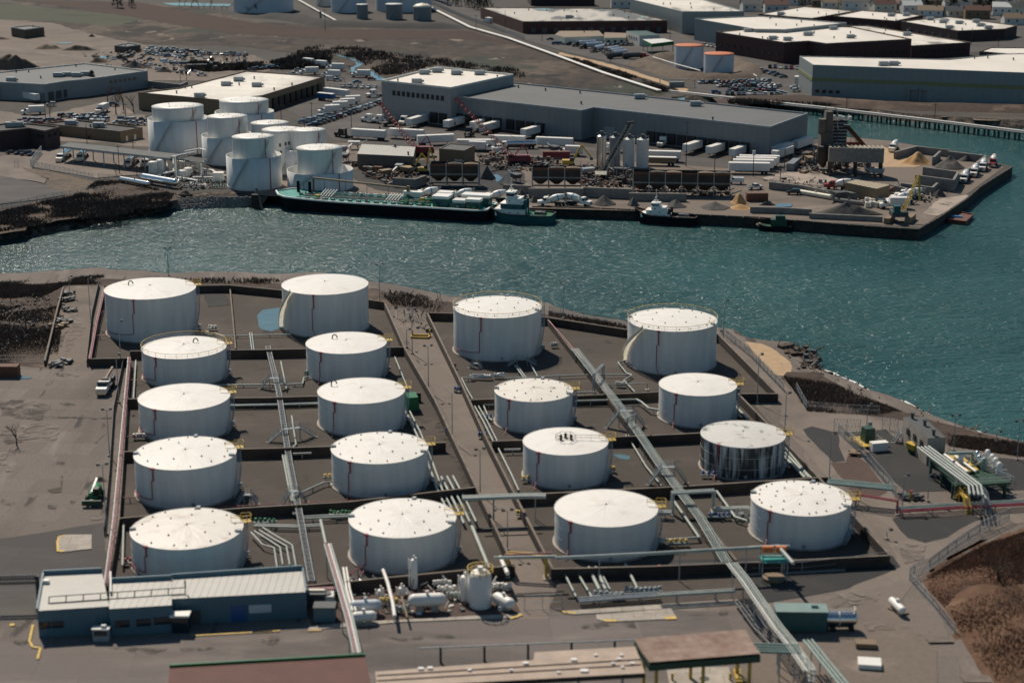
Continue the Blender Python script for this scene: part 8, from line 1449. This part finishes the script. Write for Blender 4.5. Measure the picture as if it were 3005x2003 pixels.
simple('drum', 'dark drum lying beside the yellow frame', 'drum', 'J', 1525, 568, [('body', 'dark_steel', lambda b: b.cyl((-.8, 0, .4), (.8, 0, .4), .4, n=14)), ('rim', 'grey_steel', lambda b: b.cyl((-.86, 0, .4), (-.8, 0, .4), .44, n=14).cyl((.8, 0, .4), (.86, 0, .4), .44, n=14))], .1)
simple('green_tank', 'green box tank half hidden beside the gooseneck tank', 'tank', 'J', 1375, 1235, [('body', 'green', lambda b: b.box(0, 0, .3, 2.8, 4, 2.8, 0, 0, .8, .95)), ('base', 'dark_steel', lambda b: b.box(0, 0, 0, 3, 4.2, .3))], .2)
for i, (k, x, y) in enumerate((('I', 570, 300), ('I', 610, 385), ('I', 545, 490), ('I', 505, 525), ('I', 585, 250), ('I', 480, 860), ('I', 570, 835), ('L', 945, 1275), ('P', 215 + 1000, 160))):
    r3 = random.Random(i); simple('debris', 'heap of dark scrap and timber on the dirt track, %s from the list' % ORD[i], 'debris', k, x, y, [('scrap', ('dark_steel', 'block', 'dark_steel', 'tan')[i % 4], lambda b: [b.box(r3.uniform(-1.8, 1.8), r3.uniform(-1.2, 1.2), r3.uniform(0, .4), r3.uniform(.4, 2.2), r3.uniform(.3, .9), r3.uniform(.2, .6), r3.random() * 3) for _ in range(12)]), ('timber', 'wall_cap', lambda b: [b.bar((r3.uniform(-2, 2), r3.uniform(-1, 1), .3), (r3.uniform(-2, 2), r3.uniform(-1, 1), .7), .15) for _ in range(4)])], 0, 'scrap heaps on the track')
# crane truck facing the viewer
c = at('I', 890, 1105); t = thing('crane_truck', 'white crane truck with folded tan boom parked on the left lot', 'lorry', (c.x, c.y + 3, .05), R(-90)); cab(t, 2.6, 2.6, 2.0, 'white', hood=1.3); MB().box(-1.2, 0, .9, 6, 2.4, .5).box(-3, .9, 1.4, 2.6, .5, .8).build('bed', 'dark_steel', t, local=True); MB().bar((1.0, .1, 2.6), (-6.2, .2, 3.2), .45, .55).build('boom', 'tan', t, local=True); MB().box(.6, 0, 1.4, 1.2, 1.3, 1.5).build('turret', 'black', t, local=True); wheels(t, (-3, -1.8, 3.6), .48)
MB().box(4.9, .8, .9, .12, .4, .3).box(4.9, -.8, .9, .12, .4, .3).build('headlight', 'silver', t, local=True)
c = at('M', 780, 690); t = thing('telehandler', 'green tractor like telehandler with white boom on the left lot', 'telehandler', (c.x + .2, c.y + 2.8, .05), R(-88)); MB().box(-.6, 0, .8, 4.0, 1.9, 1.1, 0, 0, .9, .85).ball((-1.6, 0, 1.9), 1.0, 1.5, 1, .75, 14, 8).build('body', 'bright_green', t, local=True); MB().box(.9, .5, 1.5, 1.5, 1.0, 1.3).build('cab', 'black', t, local=True); MB().bar((-3.6, -.2, 2.9), (1.6, -.15, 2.2), .35).build('boom', 'white', t, local=True)
MB().box(3.1, 0, .3, .5, 3.4, .9).box(2.4, 0, .5, 1.6, .9, .5).build('bucket', 'dark_green', t, local=True)
for x in (-1.7, 1.5):
    for y in (-1.35, 1.35): MB().cyl((x, y, .75), (x, y * .7, .75), .75, n=16).build('wheel', 'rubber', t, local=True)
# pump house and skids on the right
building('grey pump house with flat dark roof by the right shore', 'L', [(1310, 945), (1520, 1130), (1675, 1122), (1480, 945)], 5.5, 'dark_roof', 'concrete', name='pump_house', cat='building', par=0, vents=3, openings=[((1330, 965), (1500, 1115), 3, 1.2, 2.8, 1.3, 'window', 'glass'), ((1530, 1129), (1660, 1123), 2, 1.1, .6, 2.0, 'door', 'dark_steel')])
crossover('steps and landing against the pump house wall', 'L', (1225, 1170), (1390, 1150), 1.8); simple('ramp_bin', 'yellow edged chute bin at the end of the pump house', 'bin', 'L', 1420, 1255, [('body', 'yellow', lambda b: b.box(0, 0, .8, 3.2, 2.2, 1.2, 0, 0, 1.15, 1.1)), ('legs', 'dark_green', lambda b: b.box(-1.2, 0, 0, .3, 1.8, .8).box(1.2, 0, 0, .3, 1.8, .8))], .5)
simple('pump_skid', 'yellow decked skid with green cabinet and white tote tank', 'skid', 'L', 1060, 1230, [('deck', 'yellow', lambda b: b.box(-.5, 3, .5, 4.5, 6, .25)), ('cabinet', 'dark_green', lambda b: b.box(-.1, 3, .75, 2.2, 2.2, 2.8, 0, 0, .9, .9)), ('tote', 'white', lambda b: b.box(.6, -.6, 0, 3.4, 1.6, 1.7)), ('rail', 'pale_pipe', lambda b: b.rail([Vector((-2.7, 0, .7)), Vector((-2.7, 6, .7)), Vector((1.8, 6, .7)), Vector((1.8, 0, .7))], 1.1, .07, 1.5)), ('post', 'grey_steel', lambda b: b.box(1.2, 5, .7, .8, .3, 3.2))], R(14))
t = thing('dock_platform', 'raised green steel platform with yellow deck and rails by the shore', 'platform', at('L', 1790, 1450)); P = pts('L', [(1690, 1270), (1790, 1260), (1960, 1400), (1870, 1420)], 3.5); MB().prism(P, 3.3, 3.5).build('deck', 'yellow', t); mb = MB()
P2 = pts('L', [(1530, 1300), (1700, 1250), (2240, 1510), (1760, 1540)], 3.0); MB().prism(P2, 2.6, 3.0).build('frame', 'dark_green', t); Pg = pts('L', [(1700, 1262), (1905, 1255)], 5.5); mb.bar(Pg[0], Pg[1], .5); mb.bar(Pg[1], Pg[1] - Vector((0, 0, 5)), .5); mb.build('portal', 'green_pipe', t)
for i in range(4):
    p, q = P2[i], P2[(i + 1) % 4]
    for f in (.1, .5, .9): c = p.lerp(q, f); MB().box(c.x, c.y, 0, .35, .35, 2.6).build('leg', 'dark_green', t)
MB().rail([p for p in P2[1:3]] + [P2[3]], 1.1, .07, 1.5).build('handrail', 'pale_pipe', t)
for i, (x, y, m) in enumerate(((2030, 1330, 'white'), (2070, 1370, 'white'), (2100, 1400, 'white'), (2000, 1400, 'green_pipe'), (1940, 1340, 'silver'), (1960, 1380, 'silver'), (2130, 1440, 'white'), (1800, 1370, 'white'))):
    p = at('L', x, y, 3.0); t2 = thing('pump', 'upright canister pump on the green platform, %s in the cluster' % ORD[i], 'pump', (p.x, p.y, 3.0), 0, 'canister pumps'); MB().lathe(0, 0, [(.5, 0), (.5, 2.0), (.3, 2.3), (.01, 2.35)], 14).build('body', m, t2, local=True); MB().cyl((.5, 0, .6), (1.6, .6, .6), .18).cyl((-.4, 0, 1.6), (-1.2, .3, .9), .14).build('pipe', 'pale_pipe', t2, local=True)
pipes('four pale pipes sloping beside the green platform', 'L', [(1480, 1205), (1700, 1370), (1925, 1540), (1940, 1620)], 4.4, 4, .75, .2, 'pale_pipe', 8, name='pipe_rack', cat='pipe rack'); pipes('two white pipes along the yellow deck', 'L', [(1700, 1270), (1900, 1420)], 4.1, 2, 1.6, .25, 'white', 0)
fence('wire fence at the far right edge yard', 'L', [(2110, 1420), (2260, 1520)], 1.2, 3); simple('hydrant', 'yellow hydrant with red wheel by the junction', 'hydrant', 'P', 1215, 165, [('body', 'yellow', lambda b: b.cyl((0, 0, 0), (0, 0, 1.4), .25).box(0, 0, 0, 1.6, 1.2, .2)), ('wheel', 'red', lambda b: b.cyl((0, 0, 1.4), (0, 0, 1.5), .4, n=12))])
# ---- brown bank at bottom right: a real mound
def in_poly(P, x, y):
    c_ = False; n = len(P)
    for i in range(n):
        a, b = P[i], P[(i + 1) % n]
        if (a.y > y) != (b.y > y) and x < (b.x - a.x) * (y - a.y) / (b.y - a.y) + a.x: c_ = not c_
    return c_
def edge_d(P, x, y):
    best = 1e9; n = len(P)
    for i in range(n):
        a, b = P[i], P[(i + 1) % n]; dx, dy = b.x - a.x, b.y - a.y; t = max(0, min(1, ((x - a.x) * dx + (y - a.y) * dy) / (dx * dx + dy * dy + 1e-9))); best = min(best, math.hypot(x - a.x - dx * t, y - a.y - dy * t))
    return best
HP = pts('P', [(1320, 770), (1500, 640), (1750, 500), (2080, 400), (2500, 360), (3200, 700), (3200, 2200), (2300, 1900), (1750, 1500), (1560, 1180), (1400, 960)])
def hill(name, P, hmax, step, m, run=9):
    xs, ys = [p.x for p in P], [p.y for p in P]; nx = int((max(xs) - min(xs)) / step) + 2; ny = int((max(ys) - min(ys)) / step) + 2; mb = MB(); vs, ok = [], []
    for j in range(ny):
        for i in range(nx):
            x, y = min(xs) + i * step, min(ys) + j * step; ins = in_poly(P, x, y); d = edge_d(P, x, y) * (1 if ins else -1); tt_ = max(0, min(1, d / run)); zz = hmax * (3 * tt_ ** 2 - 2 * tt_ ** 3) + 1.2 * mnoise.noise(Vector((x * .07, y * .07, 1))) * tt_ + .5 * mnoise.noise(Vector((x * .3, y * .3, 2))) * tt_
            vs.append((x, y, zz if d > -step else -.3)); ok.append(d > -step * 1.5)
    mb.add(vs, [(j * nx + i, j * nx + i + 1, (j + 1) * nx + i + 1, (j + 1) * nx + i) for j in range(ny - 1) for i in range(nx - 1) if ok[j * nx + i] and ok[(j + 1) * nx + i + 1]], 0, True); return struct(mb.build(name, m))
hill('hill', HP, 2.6, 1.0, 'dry_bank')
# ---- scrub: dead stalks and twigs
def scrub(label, polys, n, h, m='twig', m2='brush_soil', name='scrub', zf=None, seed=1, w_=.05, clump=.5):
    r = random.Random(seed); mb = MB(); vs, fs = [], []
    for P in polys:
        xs, ys = [p.x for p in P], [p.y for p in P]; k = 0; tries = 0
        while k < n and tries < n * 12:
            tries += 1; x, y = r.uniform(min(xs), max(xs)), r.uniform(min(ys), max(ys))
            if mnoise.noise(Vector((x * .09, y * .09, seed))) < clump - .6 + r.uniform(-.25, .25) or not in_poly(P, x, y): continue
            k += 1; z = zf(x, y) if zf else 0; hh = h * (.4 + r.random()) * (1 + mnoise.noise(Vector((x * .05, y * .05, 3))))
            for _ in range(3):
                a = r.random() * 6.28; lx, ly = r.gauss(0, .35) * hh, r.gauss(0, .35) * hh; b = len(vs); wx, wy = w_ * math.cos(a) * (1 + hh), w_ * math.sin(a) * (1 + hh)
                vs += [(x - wx, y - wy, z), (x + wx, y + wy, z), (x + lx, y + ly, z + hh)]; fs.append((b, b + 1, b + 2))
    mb.add(vs, fs); mb.m = [0 if (j // 3) % 5 < 3 else 1 + (j // 3) % 2 for j in range(len(fs))]; return stuff(mb.build(name, [m, m2, 'wall_cap']), label, 'scrub')
scrub('reddish brown dead scrub along the left near shore', [pts('V', [(-60, 660), (0, 648), (150, 640), (240, 634), (232, 652), (150, 655), (60, 700), (0, 720)]), pts('V', [(-40, 730), (150, 700), (132, 818), (100, 840), (0, 835)])], 12000, .55, 'twig', seed=1)
scrub('dark scrub covering the bank across the water on the left', [pts('E', [(-100, 690), (0, 655), (400, 570), (620, 530), (830, 400), (1050, 390), (1320, 450), (1500, 500), (1450, 600), (1000, 690), (500, 740), (0, 830), (-100, 850)])], 18000, .8, 'twig_dark', seed=2, w_=.07)
scrub('brown scrub on the shore behind the pump house', [pts('L', [(280, 610), (560, 560), (700, 660), (1000, 790), (1300, 900), (1080, 930), (480, 900), (380, 740)]), pts('L', [(1640, 1090), (2349, 1180), (2500, 1290), (2349, 1290), (1700, 1200)])], 7000, .45, 'twig', seed=3)
scrub('patchy scrub along the near waterline', [pts('V', [(240, 637), (640, 643), (660, 652), (240, 648)]), pts('V', [(860, 660), (1030, 692), (1020, 712), (900, 700)]), pts('V', [(1260, 716), (1440, 750), (1440, 756), (1260, 726)])], 900, .7, 'twig', seed=4)
bvh = None
from mathutils.bvhtree import BVHTree
hm = bpy.data.objects['hill'].data; BT = BVHTree.FromPolygons([v.co[:] for v in hm.vertices], [p.vertices[:] for p in hm.polygons])
def hz(x, y):
    h_ = BT.ray_cast(Vector((x, y, 50)), Vector((0, 0, -1))); return h_[0].z - .05 if h_[0] else 0
scrub('dry red brown brush covering the bank at bottom right', [pts('P', [(1340, 760), (1780, 520), (2080, 420), (2400, 400), (2500, 900), (1900, 950), (1600, 900), (1480, 1000), (1350, 860)])], 26000, .34, 'dry_leaf', 'dry_bank', zf=hz, seed=5, w_=.045, clump=.3)
scrub('sparse dry brush on the lower slope at bottom right', [pts('P', [(1500, 1000), (2300, 950), (2400, 1700), (1900, 1600), (1600, 1200)])], 5000, .3, 'dry_leaf', 'dry_bank', zf=hz, seed=6)
scrub('reeds along the marsh creek', [pts('B', [(700, 480), (880, 500), (1100, 650), (1300, 640), (1600, 560), (2349, 700), (2349, 620), (1500, 500), (900, 420), (500, 400), (300, 500), (650, 640)])], 3000, 1.6, 'twig', seed=7, w_=.12); scrub('dark hedge between the junkyard and the lorry park', [pts('A', [(1640, 560), (2349, 540), (2800, 480), (2850, 560), (2500, 600), (2000, 610), (1650, 640)])], 5200, 2.0, 'twig_dark', seed=8, w_=.14)
scrub('scrub on the marsh embankment by the pipeline', [pts('C', [(600, 510), (1300, 720), (1500, 800), (1330, 790), (900, 640), (550, 530)]), pts('D', [(-300, 880), (900, 900), (1600, 925), (1500, 935), (700, 915), (-300, 890)])], 2500, 1.2, 'twig', seed=9, w_=.1)
# boulders along the rocky shore below the silver vessels
rp = pts('E', [(1480, 545), (1620, 510), (1850, 500), (2200, 535), (2180, 600), (1900, 600), (1560, 630)], -1); r = random.Random(9); mb = MB()
for i in range(900):
    f, g_ = r.random(), r.random(); A_, B_ = at('E', 1480 + 720 * f, 525 - 0 * f, 0), at('E', 1480 + 720 * f, 630 - 25 * f, WZ); p = A_.lerp(B_, g_); s_ = r.uniform(.3, .8); mb.box(p.x, p.y, p.z - .3, s_ * 1.3, s_, s_, r.random() * 3, 0, .6, .6)
stuff(mb.build('rocks', 'block'), 'grey riprap rocks on the shore left of the barge', 'rocks'); mb = MB()
for i in range(0, len(W0) - 1):
    for _ in range(2):
        if r.random() < .6: p = W0[i].lerp(T0[i], r.random() * .5); s_ = r.uniform(.2, .7); mb.box(p.x + r.uniform(-1, 1), p.y + r.uniform(-1, 1), p.z - .1, s_ * 1.6, s_, s_ * .8, r.random() * 3, 0, .6, .6)
for i in range(0, len(FW) - 1):
    for _ in range(3):
        if r.random() < .7: p = FW[i].lerp(FT[i], r.random() * .6); s_ = r.uniform(.3, 1.0); mb.box(p.x + r.uniform(-1, 1), p.y + r.uniform(-1, 1), p.z - .2, s_ * 1.8, s_, s_ * .7, r.random() * 3, 0, .6, .6)
stuff(mb.build('shore_rocks', 'shore_rock'), 'brown rocks and driftwood scattered along the waterlines', 'rocks')
# gulls on the pier
mb = MB(); r = random.Random(2)
for i in range(75): p = at('H', r.uniform(300, 1190), 0, .2); p = at('H', 300 + 900 * r.random(), 1005 + 70 * r.random(), .05); tag(MB().ball((0, 0, .22), .22, 1.5, .8, .8, 6, 4).ball((.3, 0, .4), .11, n=6, k=4).build('gull', 'white', None, tuple(p)), 'white gull standing among the flock on the pier edge', 'gull', 'gulls on the pier')

# loose scrap, rubble and stacked parts too many to count
def clutter(label, P, n, m, smax=1.6, seed=1, z=.1):
    r = random.Random(seed); xs, ys = [p.x for p in P], [p.y for p in P]; mb = MB(); k = 0
    while k < n:
        x, y = r.uniform(min(xs), max(xs)), r.uniform(min(ys), max(ys))
        if not in_poly(P, x, y): k += .05; continue
        k += 1; s_ = r.uniform(.25, smax) * (.5 + r.random() ** 2); q = r.random()
        if q < .55: mb.box(x, y, z, s_ * r.uniform(.6, 2.2), s_, s_ * r.uniform(.3, 1.0), r.random() * 3.1, r.randrange(len(m)), r.uniform(.6, 1), r.uniform(.6, 1))
        elif q < .8: a = r.random() * 3.1; mb.bar((x, y, z + .2), (x + 2.5 * s_ * math.cos(a), y + 2.5 * s_ * math.sin(a), z + r.uniform(.2, 1.8)), .15 + .1 * s_, None, r.randrange(len(m)))
        else: mb.cyl((x, y, z), (x, y, z + s_ * .9), s_ * .35, n=8, m=r.randrange(len(m)))
    return stuff(mb.build('scrap', list(m)), label, 'scrap')
RU = ('dark_steel', 'wall_brown', 'rust', 'block', 'mud_brown', 'dark_steel', 'tan')
clutter('rusty scrap and machine parts strewn between sheds and bins', pts('F', [(850, 300), (1300, 300), (1540, 470), (1500, 410), (1400, 480), (1150, 480), (1000, 400)]), 420, RU, 1.8, 1)
clutter('scrap and rubble strewn round the second red crane', pts('B', [(1930, 1330), (2349, 1350), (2700, 1420), (2750, 1480), (2180, 1480), (1960, 1420)]), 420, RU, 1.8, 2)
clutter('dark machine parts and beams below the silos', pts('G', [(640, 560), (820, 560), (1100, 590), (1100, 740), (660, 730)]), 420, RU, 1.8, 3)
clutter('dark rubble in the shade under the long bin row', pts('G', [(1090, 730), (1940, 745), (1940, 810), (1090, 800)]), 260, ('dark_steel', 'wall_brown', 'rust'), 1.2, 4)
clutter('concrete blocks and parts scattered over the pier yard', pts('H', [(180, 660), (800, 690), (1250, 720), (1700, 800), (1500, 880), (1000, 900), (500, 800), (170, 740)]), 340, ('block', 'wall_brown', 'dark_steel', 'concrete', 'block'), 1.3, 5)
clutter('plant and debris round the foot of the batching tower', pts('H', [(300, 480), (560, 400), (990, 420), (1060, 600), (560, 620), (320, 600)]), 300, RU, 1.8, 6)
clutter('small valves and parts between the white vapour plant pipes', pts('E', [(1300, 330), (1660, 300), (1950, 340), (1960, 430), (1640, 480), (1300, 400)]), 260, ('white', 'dark_steel', 'deep_teal', 'block', 'rust'), 1.1, 7)
clutter('junk and rubble over the cleared dirt behind the dark warehouse', pts('A', [(700, 480), (1250, 430), (1650, 430), (2200, 470), (2100, 560), (1600, 660), (1290, 600), (900, 560)]), 500, ('dark_steel', 'rust', 'block', 'mud_brown', 'car_silver', 'dark_steel'), 2.0, 8)
clutter('small fittings on the vapour recovery skid', pts('R', [(830, 300), (1800, 300), (2200, 330), (2200, 560), (900, 620)]), 200, ('white', 'grey_steel', 'rust', 'off_white', 'dark_steel'), .7, 9)
clutter('twigs litter and stones on the brushy ground by the track', pts('I', [(0, 330), (450, 260), (400, 560), (0, 760)]), 300, ('block', 'twig', 'wall_cap', 'dark_steel'), .5, 10)
clutter('dark jagged rocks at the bulge of the near right shore', pts('L', [(210, 350), (500, 370), (580, 500), (560, 600), (400, 560), (330, 430)], -.5), 420, ('shore_rock', 'dark_steel', 'brush_soil'), 1.5, 11, -.9)
clutter('stones and driftwood along the near beach', pts('V', [(1880, 852), (2010, 905), (2180, 972), (2352, 1030), (2352, 1048), (2170, 990), (1990, 925), (1870, 870)], -1), 420, ('shore_rock', 'wall_cap', 'dark_steel'), .8, 12, -1.2)
clutter('litter, stones and worn patches round the upper central road', pts('V', [(890, 670), (1030, 690), (975, 760), (905, 740)]), 130, ('block', 'wall_brown', 'wall_cap'), .5, 13, 0)
